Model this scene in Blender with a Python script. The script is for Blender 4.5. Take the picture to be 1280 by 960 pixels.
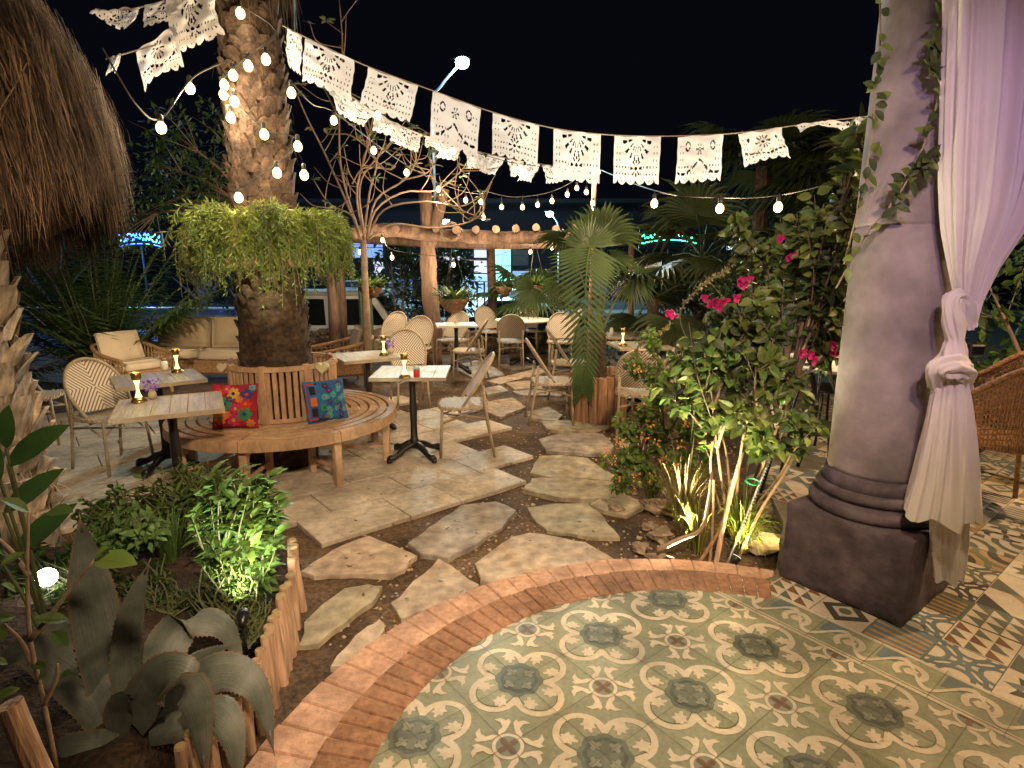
import bpy, math, random
from mathutils import Vector, Matrix, noise as mnoise
R = math.radians
PI = math.pi
rnd = random.Random(7)
for _o in list(bpy.data.objects):
    bpy.data.objects.remove(_o)
sc = bpy.context.scene
COL = sc.collection

# ------------------------------------------------------------------ camera, world, exposure
CAM_H, PITCH, FPX = 1.65, 11.46, 730.0
cd = bpy.data.cameras.new('camera')
cam = bpy.data.objects.new('camera', cd); COL.objects.link(cam)
cam.location = (0, 0, CAM_H); cam.rotation_euler = (R(90 - PITCH), 0, 0)
cd.sensor_width = 36.0; cd.lens = FPX / 1280 * 36; cd.clip_start = 0.05; cd.clip_end = 800
sc.camera = cam
w = bpy.data.worlds.new('World'); sc.world = w; w.use_nodes = True
_n = w.node_tree.nodes; _l = w.node_tree.links
_n.clear()
_out = _n.new('ShaderNodeOutputWorld'); _add = _n.new('ShaderNodeAddShader')
_b1 = _n.new('ShaderNodeBackground'); _b2 = _n.new('ShaderNodeBackground')
_sky = _n.new('ShaderNodeTexSky'); _sky.sky_type = 'NISHITA'; _sky.sun_disc = False
_sky.sun_elevation = R(-7); _sky.sun_rotation = R(200)
_l.new(_sky.outputs[0], _b1.inputs[0]); _b1.inputs[1].default_value = 0.05
_b2.inputs[0].default_value = (0.0016, 0.0018, 0.0033, 1); _b2.inputs[1].default_value = 1.0
_l.new(_b1.outputs[0], _add.inputs[0]); _l.new(_b2.outputs[0], _add.inputs[1]); _l.new(_add.outputs[0], _out.inputs[0])
sc.view_settings.view_transform = 'Standard'; sc.view_settings.look = 'None'
sc.view_settings.exposure = 0.3; sc.view_settings.gamma = 1.0; sc.view_settings.use_curve_mapping = False
sc.cycles.use_denoising = True
sc.cycles.max_bounces = 6; sc.cycles.diffuse_bounces = 3; sc.cycles.glossy_bounces = 2
sc.cycles.transparent_max_bounces = 8; sc.cycles.transmission_bounces = 4
sc.cycles.sample_clamp_indirect = 3.0; sc.cycles.sample_clamp_direct = 0.0
sc.cycles.caustics_reflective = False; sc.cycles.caustics_refractive = False
try: sc.cycles.use_light_tree = True
except Exception: pass

def lamp(name, kind, loc, energy, color, radius=0.05, target=None, spot=70, blend=0.6, parent=None):
    d = bpy.data.lights.new(name, kind); d.energy = energy; d.color = color
    if kind in ('POINT', 'SPOT'): d.shadow_soft_size = radius
    if kind == 'SPOT': d.spot_size = R(spot); d.spot_blend = blend
    o = bpy.data.objects.new(name, d); COL.objects.link(o); o.location = loc
    if target is not None:
        o.rotation_euler = (Vector(target) - Vector(loc)).to_track_quat('-Z', 'Y').to_euler()
    if parent is not None: o.parent = parent
    return o
WARM = (1.0, 0.74, 0.45); WARMW = (1.0, 0.78, 0.52); PURP = (0.86, 0.54, 1.0)
moon = lamp('moon', 'SUN', (0, 0, 30), 0.004, (0.6, 0.75, 1.0), target=(4, 20, 0)); moon.data.angle = R(0.5)
# out-of-frame lamps over the terrace, plus an added spot for the sofa
lamp('terrace_lamp_light', 'SPOT', (0.5, -0.6, 3.4), 760, (1.0, 0.72, 0.45), 0.10, (-0.6, 5.4, 0.0), 66, 0.7)
lamp('terrace_downlight', 'SPOT', (0.9, 0.9, 3.4), 185, (1.0, 0.72, 0.43), 0.08, (0.55, 1.6, 0.1), 66, 0.6)
lamp('banner_flood_light', 'SPOT', (-0.6, -0.3, 3.1), 55, (0.80, 0.87, 1.0), 0.06, (0.3, 4.4, 2.75), 56, 0.6)
lamp('dining_lamp_light', 'POINT', (3.9, 2.6, 2.9), 300, (1.0, 0.64, 0.32), 0.10)
lamp('sofa_fill_light', 'SPOT', (-3.9, 4.7, 1.55), 260, (1.0, 0.78, 0.5), 0.06, (-4.5, 8.6, 0.3), 62, 0.7)  # no fixture here: unseen spot added to brighten the sofa
lamp('purple_spot_light', 'SPOT', (0.2, -0.4, 3.0), 150, PURP, 0.05, (1.58, 2.45, 1.72), 33, 0.9)

# ------------------------------------------------------------------ picture helpers
_p = R(PITCH)
def ray(px, py):
    x = (px - 640) / FPX; y = (480 - py) / FPX
    return Vector((x, math.cos(_p) + y * math.sin(_p), -math.sin(_p) + y * math.cos(_p)))
def G(px, py, z=0.0):                 # point on the level z seen at that pixel of the photograph
    d = ray(px, py); return Vector((0, 0, CAM_H)) + d * ((z - CAM_H) / d.z)
def AT(px, py, Y):                    # point at distance Y
    d = ray(px, py); return Vector((0, 0, CAM_H)) + d * (Y / d.y)
V = Vector
def lerp(a, b, t): return a + (b - a) * t
def catmull(pts, n):
    pts = [V(p) for p in pts]; out = []
    k = len(pts) - 1
    for i in range(n + 1):
        s = i / n * k; j = min(int(s), k - 1); t = s - j
        p1, p2 = pts[j], pts[j + 1]; p0 = pts[j - 1] if j > 0 else p1 * 2 - p2; p3 = pts[j + 2] if j + 2 <= k else p2 * 2 - p1
        out.append(0.5 * ((2 * p1) + (p2 - p0) * t + (2 * p0 - 5 * p1 + 4 * p2 - p3) * t * t + (3 * p1 - p0 - 3 * p2 + p3) * t ** 3))
    return out

# ------------------------------------------------------------------ mesh helpers
class MB:
    def __init__(s): s.v = []; s.f = []; s.m = []
    def add(s, vs, fs, mi=0):
        b = len(s.v); s.v.extend(tuple(v) for v in vs)
        for f in fs: s.f.append(tuple(i + b for i in f)); s.m.append(mi)
    def poly(s, pts, mi=0): s.add(pts, [tuple(range(len(pts)))], mi)
    def box(s, c, size, rz=0.0, mi=0, M=None):
        hx, hy, hz = size[0] / 2, size[1] / 2, size[2] / 2
        m = M if M is not None else Matrix.Rotation(rz, 3, 'Z')
        vs = [V(c) + m @ V((x, y, z)) for x in (-hx, hx) for y in (-hy, hy) for z in (-hz, hz)]
        s.add(vs, [(0, 1, 3, 2), (4, 6, 7, 5), (0, 4, 5, 1), (2, 3, 7, 6), (0, 2, 6, 4), (1, 5, 7, 3)], mi)
    def cbox(s, c, size, ch=0.006, rz=0.0, mi=0, M=None):      # chamfered box
        m = M if M is not None else Matrix.Rotation(rz, 3, 'Z')
        h = [size[0] / 2, size[1] / 2, size[2] / 2]; ch = min(ch, min(h) * 0.9)
        idx = {}; vs = []
        for sx in (-1, 1):
            for sy in (-1, 1):
                for sz in (-1, 1):
                    sg = (sx, sy, sz)
                    for a in range(3):
                        p = [sg[k] * (h[k] - (0 if k == a else ch)) for k in range(3)]
                        idx[(sx, sy, sz, a)] = len(vs); vs.append(V(c) + m @ V(p))
        fs = []
        for a in range(3):
            b, cc = (a + 1) % 3, (a + 2) % 3
            for sa in (-1, 1):
                q = []
                for (sb, sd) in ((-1, -1), (1, -1), (1, 1), (-1, 1)):
                    k = [0, 0, 0]; k[a] = sa; k[b] = sb; k[cc] = sd; q.append(idx[(k[0], k[1], k[2], a)])
                fs.append(tuple(q if sa > 0 else q[::-1]))
            for sb in (-1, 1):
                for sd in (-1, 1):
                    q = []
                    for (sa, ax) in ((-1, b), (1, b), (1, cc), (-1, cc)):
                        k = [0, 0, 0]; k[a] = sa; k[b] = sb; k[cc] = sd; q.append(idx[(k[0], k[1], k[2], ax)])
                    fs.append(tuple(q))
        for sx in (-1, 1):
            for sy in (-1, 1):
                for sz in (-1, 1): fs.append(tuple(idx[(sx, sy, sz, a)] for a in range(3)))
        s.add(vs, fs, mi)
    def tube(s, pts, r, seg=8, mi=0, cap=True, jit=0.0):
        pts = [V(p) for p in pts]; n = len(pts)
        rr = r if isinstance(r, (list, tuple)) else [r] * n
        vs = []; up = V((0, 0, 1))
        prev = None
        for i, p in enumerate(pts):
            t = (pts[min(i + 1, n - 1)] - pts[max(i - 1, 0)])
            t = t.normalized() if t.length > 1e-9 else V((0, 0, 1))
            if prev is None:
                a = up if abs(t.z) < 0.9 else V((1, 0, 0)); u = t.cross(a).normalized()
            else:
                u = (prev - t * prev.dot(t)); u = u.normalized() if u.length > 1e-6 else t.orthogonal().normalized()
            prev = u; b = t.cross(u)
            for k in range(seg):
                an = 2 * PI * k / seg; q = rr[i] * (1 + (rnd.uniform(-jit, jit) if jit else 0))
                vs.append(p + (u * math.cos(an) + b * math.sin(an)) * q)
        fs = [(i * seg + k, i * seg + (k + 1) % seg, (i + 1) * seg + (k + 1) % seg, (i + 1) * seg + k) for i in range(n - 1) for k in range(seg)]
        if cap: fs += [tuple(range(seg))[::-1], tuple((n - 1) * seg + k for k in range(seg))]
        s.add(vs, fs, mi)
    def lathe(s, prof, c=(0, 0, 0), seg=24, mi=0, cap=True):
        vs = []; n = len(prof)
        for (r, z) in prof:
            for k in range(seg):
                a = 2 * PI * k / seg; vs.append((c[0] + r * math.cos(a), c[1] + r * math.sin(a), c[2] + z))
        fs = [(i * seg + k, i * seg + (k + 1) % seg, (i + 1) * seg + (k + 1) % seg, (i + 1) * seg + k) for i in range(n - 1) for k in range(seg)]
        if cap: fs += [tuple(range(seg))[::-1], tuple((n - 1) * seg + k for k in range(seg))]
        s.add(vs, fs, mi)
    def blob(s, c, r, mi=0, jit=0.2, seg=8, rings=5, sq=(1, 1, 1), seed=0):
        rr = random.Random(seed * 7919 + 13); vs = [V(c) + V((0, 0, r * sq[2]))]; fs = []
        off = V((rr.uniform(0, 99), rr.uniform(0, 99), rr.uniform(0, 99)))
        for i in range(1, rings):
            t = PI * i / rings
            for k in range(seg):
                a = 2 * PI * k / seg; d = V((math.sin(t) * math.cos(a), math.sin(t) * math.sin(a), math.cos(t)))
                q = r * (1 + jit * mnoise.noise(d * 1.7 + off))
                vs.append(V(c) + V((d.x * sq[0], d.y * sq[1], d.z * sq[2])) * q)
        vs.append(V(c) - V((0, 0, r * sq[2]))); L = len(vs) - 1
        for k in range(seg):
            fs.append((0, 1 + k, 1 + (k + 1) % seg)); fs.append((L, L - seg + (k + 1) % seg, L - seg + k))
        for i in range(rings - 2):
            for k in range(seg):
                a = 1 + i * seg + k; b = 1 + i * seg + (k + 1) % seg; fs.append((a, a + seg, b + seg, b))
        s.add(vs, fs, mi)
    def leaf(s, b, d, nrm, L, W, mi=0, fold=0.25, droop=0.3, ts=(0, .25, .55, .82, 1), ws=(.08, .8, 1, .6, .02)):
        d = V(d).normalized(); nrm = V(nrm); sd = d.cross(nrm)
        sd = sd.normalized() if sd.length > 1e-6 else d.orthogonal().normalized()
        nr = sd.cross(d).normalized(); vs = []
        for t, ww in zip(ts, ws):
            p = V(b) + d * (L * t) - nr * (droop * L * t * t)
            x = sd * (W * 0.5 * ww); vs += [p - x + nr * (fold * W * .5 * ww), p, p + x + nr * (fold * W * .5 * ww)]
        fs = []
        for i in range(len(ts) - 1): fs += [(3 * i, 3 * i + 1, 3 * i + 4, 3 * i + 3), (3 * i + 1, 3 * i + 2, 3 * i + 5, 3 * i + 4)]
        s.add(vs, fs, mi)
    def qleaf(s, b, d, nrm, L, W, mi=0):                         # small four-point leaf
        d = V(d).normalized(); sd = d.cross(V(nrm)); sd = sd.normalized() if sd.length > 1e-6 else d.orthogonal().normalized()
        m = V(b) + d * (L * .45); s.add([V(b), m + sd * W * .5, V(b) + d * L, m - sd * W * .5], [(0, 1, 2, 3)], mi)
    def strip(s, pts, ws, side, mi=0):                           # ribbon
        vs = []
        for p, ww in zip(pts, ws): vs += [V(p) - V(side) * (ww / 2), V(p) + V(side) * (ww / 2)]
        s.add(vs, [(2 * i, 2 * i + 1, 2 * i + 3, 2 * i + 2) for i in range(len(pts) - 1)], mi)
    def build(s, name, mats, parent=None, smooth=False, loc=None):
        me = bpy.data.meshes.new(name); me.from_pydata(s.v, [], s.f)
        if not isinstance(mats, (list, tuple)): mats = [mats]
        for m in mats: me.materials.append(m)
        if len(mats) > 1: me.polygons.foreach_set('material_index', s.m)
        if smooth: me.polygons.foreach_set('use_smooth', [True] * len(me.polygons))
        me.validate(); me.update()
        o = bpy.data.objects.new(name, me); COL.objects.link(o)
        if parent is not None: o.parent = parent
        if loc is not None: o.location = loc
        return o
def tag(o, label=None, cat=None, group=None, kind=None):
    if label: o['label'] = label
    if cat: o['category'] = cat
    if group: o['group'] = group
    if kind: o['kind'] = kind
    return o
def thing(name, label, cat, loc=(0, 0, 0), rz=0.0, group=None):
    o = bpy.data.objects.new(name, None); COL.objects.link(o); o.empty_display_size = 0.1
    o.location = loc; o.rotation_euler = (0, 0, rz); return tag(o, label, cat, group)
def dup(root, loc, rz, label, group=None):
    kids = {}
    for o in COL.objects:
        if o.parent is not None: kids.setdefault(o.parent.name, []).append(o)
    def cp(o, par):
        c = o.copy(); COL.objects.link(c)
        if par is not None: c.parent = par
        for k in kids.get(o.name, []): cp(k, c)
        return c
    r = cp(root, None); r.location = loc; r.rotation_euler = (0, 0, rz); r['label'] = label
    if group: r['group'] = group
    return r
def struct(o): o['kind'] = 'structure'; return o
def rv(a=1.0): return V((rnd.uniform(-a, a), rnd.uniform(-a, a), rnd.uniform(-a, a)))

# ------------------------------------------------------------------ materials
def mat(name, col, rough=0.6, var=0.25, scale=6.0, bump=0.0, bscale=30.0, metal=0.0, col2=None, emit=None, es=0.0, trans=0.0,
        stretch=(1, 1, 1), spec=0.4, tcol=None, fine=0.0, tile=False):
    m = bpy.data.materials.new(name); m.use_nodes = True; nt = m.node_tree; N = nt.nodes; L = nt.links
    b = N['Principled BSDF']; b.inputs['Roughness'].default_value = rough; b.inputs['Metallic'].default_value = metal
    b.inputs['Specular IOR Level'].default_value = spec
    tc = N.new('ShaderNodeTexCoord'); mp = N.new('ShaderNodeMapping'); mp.inputs['Scale'].default_value = stretch
    L.new(tc.outputs['Object'], mp.inputs[0])
    nz = N.new('ShaderNodeTexNoise'); nz.inputs['Scale'].default_value = scale; nz.inputs['Detail'].default_value = 5
    nz.inputs['Roughness'].default_value = 0.6
    L.new(mp.outputs[0], nz.inputs['Vector'])
    cr = N.new('ShaderNodeValToRGB'); a = tuple(max(0, c * (1 - var)) for c in col[:3]); c2 = tuple(min(1, c * (1 + var)) for c in (col2 or col)[:3])
    cr.color_ramp.elements[0].position = 0.32; cr.color_ramp.elements[1].position = 0.68
    cr.color_ramp.elements[0].color = a + (1,); cr.color_ramp.elements[1].color = c2 + (1,)
    L.new(nz.outputs['Fac'], cr.inputs[0]); cur = cr.outputs[0]
    if fine:
        n3 = N.new('ShaderNodeTexNoise'); n3.inputs['Scale'].default_value = bscale; n3.inputs['Detail'].default_value = 3
        L.new(mp.outputs[0], n3.inputs['Vector'])
        mr = N.new('ShaderNodeMapRange'); mr.inputs[1].default_value = .3; mr.inputs[2].default_value = .7; mr.inputs[3].default_value = 1 - fine; mr.inputs[4].default_value = 1 + fine
        L.new(n3.outputs['Fac'], mr.inputs[0])
        mx = N.new('ShaderNodeMix'); mx.data_type = 'RGBA'; mx.blend_type = 'MULTIPLY'; mx.inputs[0].default_value = 1
        L.new(cur, mx.inputs[6]); L.new(mr.outputs[0], mx.inputs[7]); cur = mx.outputs[2]
    if tile:                                                # each floor tile has its own tone, and the floor is worn in patches
        def dot(vx, vy, k):
            d = N.new('ShaderNodeVectorMath'); d.operation = 'DOT_PRODUCT'; d.inputs[1].default_value = (vx, vy, 0); L.new(tc.outputs['Object'], d.inputs[0])
            a_ = N.new('ShaderNodeMath'); a_.operation = 'ADD'; a_.inputs[1].default_value = k; L.new(d.outputs['Value'], a_.inputs[0])
            f = N.new('ShaderNodeMath'); f.operation = 'FLOOR'; L.new(a_.outputs[0], f.inputs[0]); return f.outputs[0]
        c_, s_, k_ = math.cos(.658), math.sin(.658), 2 / .4336
        cx = N.new('ShaderNodeCombineXYZ'); L.new(dot(c_ * k_, s_ * k_, -(.0264 * c_ + 1.897 * s_) * k_), cx.inputs[0]); L.new(dot(s_ * k_, -c_ * k_, -(.0264 * s_ - 1.897 * c_) * k_), cx.inputs[1])
        wn = N.new('ShaderNodeTexWhiteNoise'); wn.noise_dimensions = '2D'; L.new(cx.outputs[0], wn.inputs['Vector'])
        m1 = N.new('ShaderNodeMapRange'); m1.inputs[3].default_value = .84; m1.inputs[4].default_value = 1.10; L.new(wn.outputs['Value'], m1.inputs[0])
        gn = N.new('ShaderNodeTexNoise'); gn.inputs['Scale'].default_value = 2.3; gn.inputs['Detail'].default_value = 8; gn.inputs['Roughness'].default_value = .7; L.new(tc.outputs['Object'], gn.inputs['Vector'])
        m2 = N.new('ShaderNodeMapRange'); m2.inputs[1].default_value = .35; m2.inputs[2].default_value = .6; m2.inputs[3].default_value = .72; m2.inputs[4].default_value = 1.04; L.new(gn.outputs['Fac'], m2.inputs[0])
        mm = N.new('ShaderNodeMath'); mm.operation = 'MULTIPLY'; L.new(m1.outputs[0], mm.inputs[0]); L.new(m2.outputs[0], mm.inputs[1])
        my = N.new('ShaderNodeMix'); my.data_type = 'RGBA'; my.blend_type = 'MULTIPLY'; my.inputs[0].default_value = 1; L.new(cur, my.inputs[6]); L.new(mm.outputs[0], my.inputs[7]); cur = my.outputs[2]
        mr2 = N.new('ShaderNodeMapRange'); mr2.inputs[1].default_value = .35; mr2.inputs[2].default_value = .65; mr2.inputs[3].default_value = .65; mr2.inputs[4].default_value = .38; L.new(gn.outputs['Fac'], mr2.inputs[0]); L.new(mr2.outputs[0], b.inputs['Roughness'])
    L.new(cur, b.inputs['Base Color'])
    if bump:
        n2 = N.new('ShaderNodeTexNoise'); n2.inputs['Scale'].default_value = bscale; n2.inputs['Detail'].default_value = 6
        L.new(mp.outputs[0], n2.inputs['Vector'])
        bp = N.new('ShaderNodeBump'); bp.inputs['Strength'].default_value = bump; bp.inputs['Distance'].default_value = 0.02
        L.new(n2.outputs['Fac'], bp.inputs['Height']); L.new(bp.outputs[0], b.inputs['Normal'])
    if emit: b.inputs['Emission Color'].default_value = tuple(emit) + (1,); b.inputs['Emission Strength'].default_value = es
    if trans:
        tr = N.new('ShaderNodeBsdfTranslucent'); ms = N.new('ShaderNodeMixShader'); ms.inputs[0].default_value = trans
        if tcol: tr.inputs[0].default_value = tuple(tcol) + (1,)
        else: L.new(cur, tr.inputs[0])
        out = N['Material Output']
        L.new(b.outputs[0], ms.inputs[1]); L.new(tr.outputs[0], ms.inputs[2]); L.new(ms.outputs[0], out.inputs[0])
    return m
def emis(name, col, st):
    m = bpy.data.materials.new(name); m.use_nodes = True; b = m.node_tree.nodes['Principled BSDF']
    b.inputs['Base Color'].default_value = tuple(c * .6 for c in col) + (1,)
    b.inputs['Emission Color'].default_value = tuple(col) + (1,); b.inputs['Emission Strength'].default_value = st; return m
def glass(name, col, rough=0.05):
    m = bpy.data.materials.new(name); m.use_nodes = True; b = m.node_tree.nodes['Principled BSDF']
    b.inputs['Base Color'].default_value = tuple(col) + (1,); b.inputs['Roughness'].default_value = rough
    b.inputs['Specular IOR Level'].default_value = 0.8; return m

m_dirt = mat('garden_dirt', (0.07, 0.042, 0.023), .95, .5, 2.2, 1.0, 45, col2=(.105, .066, .038), fine=.5)
m_soil = mat('dark_soil', (0.045, 0.028, 0.018), .95, .5, 5, 1.0, 50, fine=.5)
m_asph = mat('asphalt', (0.06, 0.062, 0.068), .7, .25, .6, .3, 60)
m_conc = mat('concrete', (0.3, 0.3, 0.29), .85, .15, 2, .2, 30)
m_trav = mat('travertine', (0.43, 0.365, 0.29), .78, .22, 3.5, .25, 26, col2=(.50, .43, .35), fine=.2)
m_flag = [mat('flagstone_buff', (0.41, .33, .255), .95, .24, 5.5, 1.0, 14, fine=.32), mat('flagstone_grey', (0.31, .27, .235), .92, .3, 4, .9, 14, fine=.3),
          mat('flagstone_green', (0.33, .285, .20), .95, .26, 5.2, 1.0, 13, fine=.32)]
m_brick = mat('terracotta_brick', (0.235, .12, .068), .8, .32, 4.5, .6, 40, col2=(.29, .155, .092), fine=.25)
m_brick2 = mat('pale_terracotta_brick', (0.45, .26, .18), .8, .3, 4.5, .5, 40, col2=(.5, .31, .22), fine=.2)
m_mort = mat('mortar', (0.36, .23, .15), .9, .3, 10, .6, 60)
m_rock = mat('garden_rock', (0.26, .20, .14), .85, .4, 4, .9, 16, fine=.25)
m_bark = mat('palm_bark', (0.055, .035, .023), .9, .6, 9, 1.0, 28, fine=.5)
m_boot = mat('palm_boot', (0.56, .46, .36), .8, .55, 6, .8, 25, stretch=(1, 1, .35), fine=.35)
m_log = mat('split_log', (0.30, .165, .09), .8, .45, 9, .7, 25, stretch=(1.5, 1.5, .18), fine=.3)
m_logl = mat('pale_log', (0.46, .30, .20), .8, .4, 9, .7, 25, stretch=(1.5, 1.5, .18), fine=.3)
m_logend = mat('log_end', (0.34, .24, .13), .85, .35, 20, .3, 40)
m_trunkw = mat('peeled_trunk', (0.16, .10, .072), .8, .45, 5, .7, 18, stretch=(1.4, 1.4, .3), fine=.3)
m_branch = mat('bare_branch', (0.27, .19, .13), .8, .3, 8, .4, 30)
m_teak = mat('teak', (0.45, .285, .17), .5, .28, 7, .3, 40, stretch=(1, 1, .5), fine=.15)
m_tabletop = mat('grey_plank_top', (0.37, .325, .26), .45, .3, 4, .3, 20, stretch=(8, .8, 1), fine=.15)
m_tabwhite = mat('white_top', (0.7, .68, .64), .4, .1, 5)
m_iron = mat('black_iron', (0.012, .011, .011), .4, .2, 10, .15, 50, spec=.5)
m_bamboo = mat('chair_frame', (0.40, .32, .22), .45, .25, 14, .2, 30)
m_rattan = mat('brown_rattan', (0.22, .105, .042), .5, .35, 30, .6, 90, fine=.3)
m_wick = mat('honey_wicker', (0.30, .17, .08), .6, .4, 40, .8, 110, fine=.4)
m_cush = mat('sand_cushion', (0.40, .31, .20), .9, .12, 4, .3, 120)
m_cushl = mat('light_cushion', (0.5, .41, .30), .9, .12, 4, .3, 120)
m_paper = mat('white_paper', (0.76, .77, .82), .85, .10, 9, .3, 30, trans=.3, tcol=(.72, .72, .76))
m_cord = mat('black_cord', (0.015, .014, .013), .6, .1)
m_cordl = mat('pale_cord', (0.35, .3, .24), .8, .1)
m_wall = mat('column_plaster', (0.215, .182, .188), .85, .38, 2.2, .8, 7, fine=.2)
m_plinth = mat('plinth_paint', (0.078, .060, .074), .75, .45, 4.5, .9, 9, fine=.25)
m_cloth = mat('curtain_cloth', (0.84, .79, .76), .85, .05, 3, .12, 300, trans=.25, tcol=(.75, .62, .55))
m_thatch = mat('palapa_straw', (0.10, .062, .038), .9, .55, 3, 0, col2=(.18, .115, .072))
m_thatchd = mat('palapa_underlay', (0.05, .028, .016), .95, .4, 6, .9, 30)
m_agave = mat('agave_leaf', (0.11, .12, .10), .45, .3, 3.0, .25, 24, col2=(.17, .18, .155), stretch=(1, 1, .6), fine=.12)
def leafm(n, c, t=.3, rough=.5, var=.35, sc_=3.0): return mat(n, c, rough, var, sc_, 0, trans=t)
m_lf_dark = leafm('dark_leaf', (.030, .055, .016)); m_lf_mid = leafm('mid_leaf', (.065, .115, .025)); m_lf_lite = leafm('light_leaf', (.12, .19, .035))
m_lf_lime = leafm('lime_leaf', (.15, .24, .06)); m_fern = leafm('fern_leaf', (.17, .22, .035), .4); m_palm = leafm('palm_leaf', (.06, .095, .03), .25, .45)
m_palmd = leafm('dark_palm_leaf', (.035, .05, .018), .2); m_boug = leafm('bougainvillea_leaf', (.125, .155, .04), .4, .38)
m_lf_gloss = leafm('rubber_leaf', (.035, .075, .02), .15, .28); m_grass = leafm('green_grass', (.08, .14, .03)); m_dry = leafm('dry_grass', (.24, .19, .085), .3)
m_ygrass = leafm('yellow_grass', (.3, .33, .045), .35); m_dryleaf = leafm('dry_palm_leaf', (.17, .12, .06), .2)
m_mag = leafm('magenta_bract', (.38, .015, .11), .4); m_orange = leafm('orange_flower', (.80, .36, .10), .3); m_vio = leafm('violet_flower', (.25, .10, .6), .2)
m_darkstem = mat('woody_stem', (.13, .09, .055), .8, .35, 10, .4, 30); m_stemg = mat('green_stem', (.09, .10, .04), .7, .3); m_cactus = mat('cactus_skin', (.07, .12, .07), .6, .3, 10, .4, 40)
m_terra = mat('terracotta', (0.30, .12, .06), .8, .3, 8, .3, 30); m_coco = mat('coco_basket', (0.16, .085, .045), .95, .5, 30, 1.0, 60, fine=.4)
m_brass = mat('aged_brass', (0.35, .25, .09), .3, .2, 8, metal=.9); m_bulb = emis('bulb_glow', (1.0, .70, .30), 3.4); m_lampglow = emis('lamp_glow', (1.0, .80, .30), 1.9)
m_sock = mat('bulb_socket', (.02, .02, .02), .5, .1); m_spotdim = emis('spot_lens_dim', (1.0, .9, .6), 1.2); m_spot = emis('garden_spot_lens', (1.0, .95, .85), 60.0)
m_white = mat('white_paint', (.7, .7, .69), .35, .06, 3); m_glassd = glass('dark_glass', (.01, .012, .014)); m_tyre = mat('tyre', (.02, .02, .02), .8, .2)
m_blackp = mat('black_paint', (.012, .012, .014), .3, .1); m_steel = mat('steel', (.35, .36, .37), .4, .1, metal=.8)
m_litter = leafm('leaf_litter', (.14, .085, .04), .1)
# ================================================================== the setting: ground, street, terrace
def grid_sheet(name, x0, x1, y0, y1, step, fz, m):
    nx = int((x1 - x0) / step) + 1; ny = int((y1 - y0) / step) + 1; mb = MB()
    for j in range(ny):
        for i in range(nx):
            x = x0 + i * step; y = y0 + j * step; mb.v.append((x, y, fz(x, y)))
    for j in range(ny - 1):
        for i in range(nx - 1):
            a = j * nx + i; mb.f.append((a, a + 1, a + nx + 1, a + nx)); mb.m.append(0)
    return struct(mb.build(name, m, smooth=True))
CX, CY, RT, RI, RO, TZ = 0.752, 1.30, 1.205, 1.385, 1.625, 0.15
def gz(x, y):
    return 0.012 * mnoise.noise((x * 1.6, y * 1.6, 0)) + 0.006 * mnoise.noise((x * 6, y * 6, 3)) - 0.013
grid_sheet('ground', -16, 16, -4, 12.0, 0.125, gz, m_dirt)
mb = MB(); mb.poly([(-400, 11.9, -.8), (400, 11.9, -.8), (400, 600, -.8), (-400, 600, -.8)])
struct(mb.build('street', m_asph))
mb = MB(); mb.box((0, 12.05, -.42), (60, .12, .78)); mb.box((0, 14.2, -.73), (60, 1.0, .14)); mb.box((0, 30, -.72), (90, 2.2, .16)); struct(mb.build('kerb', m_conc))
mb = MB()
for i in range(14): mb.poly([(-40 + i * 6, 22, -.796), (-37 + i * 6, 22, -.796), (-37 + i * 6, 22.15, -.796), (-40 + i * 6, 22.15, -.796)])
struct(mb.build('road_marking', m_white))

# --- terrace: a rounded floor of patterned cement tiles with a brick edge
TH = 0.658; SP = 0.4336; TX, TY = 0.0264, 1.897
cth, sth = math.cos(TH), math.sin(TH)
def L2W(u, v): return (SP * (cth * u + sth * v) + TX, SP * (sth * u - cth * v) + TY)
def W2L(x, y): return (((x - TX) * cth + (y - TY) * sth) / SP, ((x - TX) * sth - (y - TY) * cth) / SP)
clipW = [(CX + (RT + .002) * math.cos(PI * k / 48), CY + (RT + .002) * math.sin(PI * k / 48)) for k in range(49)] + [(CX - RT, -1.5), (CX + RT, -1.5)]
CLIP = [W2L(*p) for p in clipW]
def area(P): return sum(P[i][0] * P[(i + 1) % len(P)][1] - P[(i + 1) % len(P)][0] * P[i][1] for i in range(len(P)))
def clip_hp(P, a, b):                       # keep the left side of a->b
    out = []
    f = lambda p: (b[0] - a[0]) * (p[1] - a[1]) - (b[1] - a[1]) * (p[0] - a[0])
    for i in range(len(P)):
        p, q = P[i], P[(i + 1) % len(P)]; fp, fq = f(p), f(q)
        if fp >= 0: out.append(p)
        if (fp >= 0) != (fq >= 0):
            t = fp / (fp - fq); out.append((p[0] + (q[0] - p[0]) * t, p[1] + (q[1] - p[1]) * t))
    return out
if area(CLIP) < 0: CLIP = CLIP[::-1]
UB0, UB1 = 2.5, 3.0
def clip_field(P):
    ins = all(p[0] < UB0 for p in P)
    if not ins: P = clip_hp(P, (UB0, -99), (UB0, 99))
    for i in range(len(CLIP)):
        if len(P) < 3: return []
        P = clip_hp(P, CLIP[i], CLIP[(i + 1) % len(CLIP)])
    return P if len(P) >= 3 and abs(area(P)) > 1e-5 else []
def tmat(*a, **k): return mat(*a, tile=True, **k)
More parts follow.
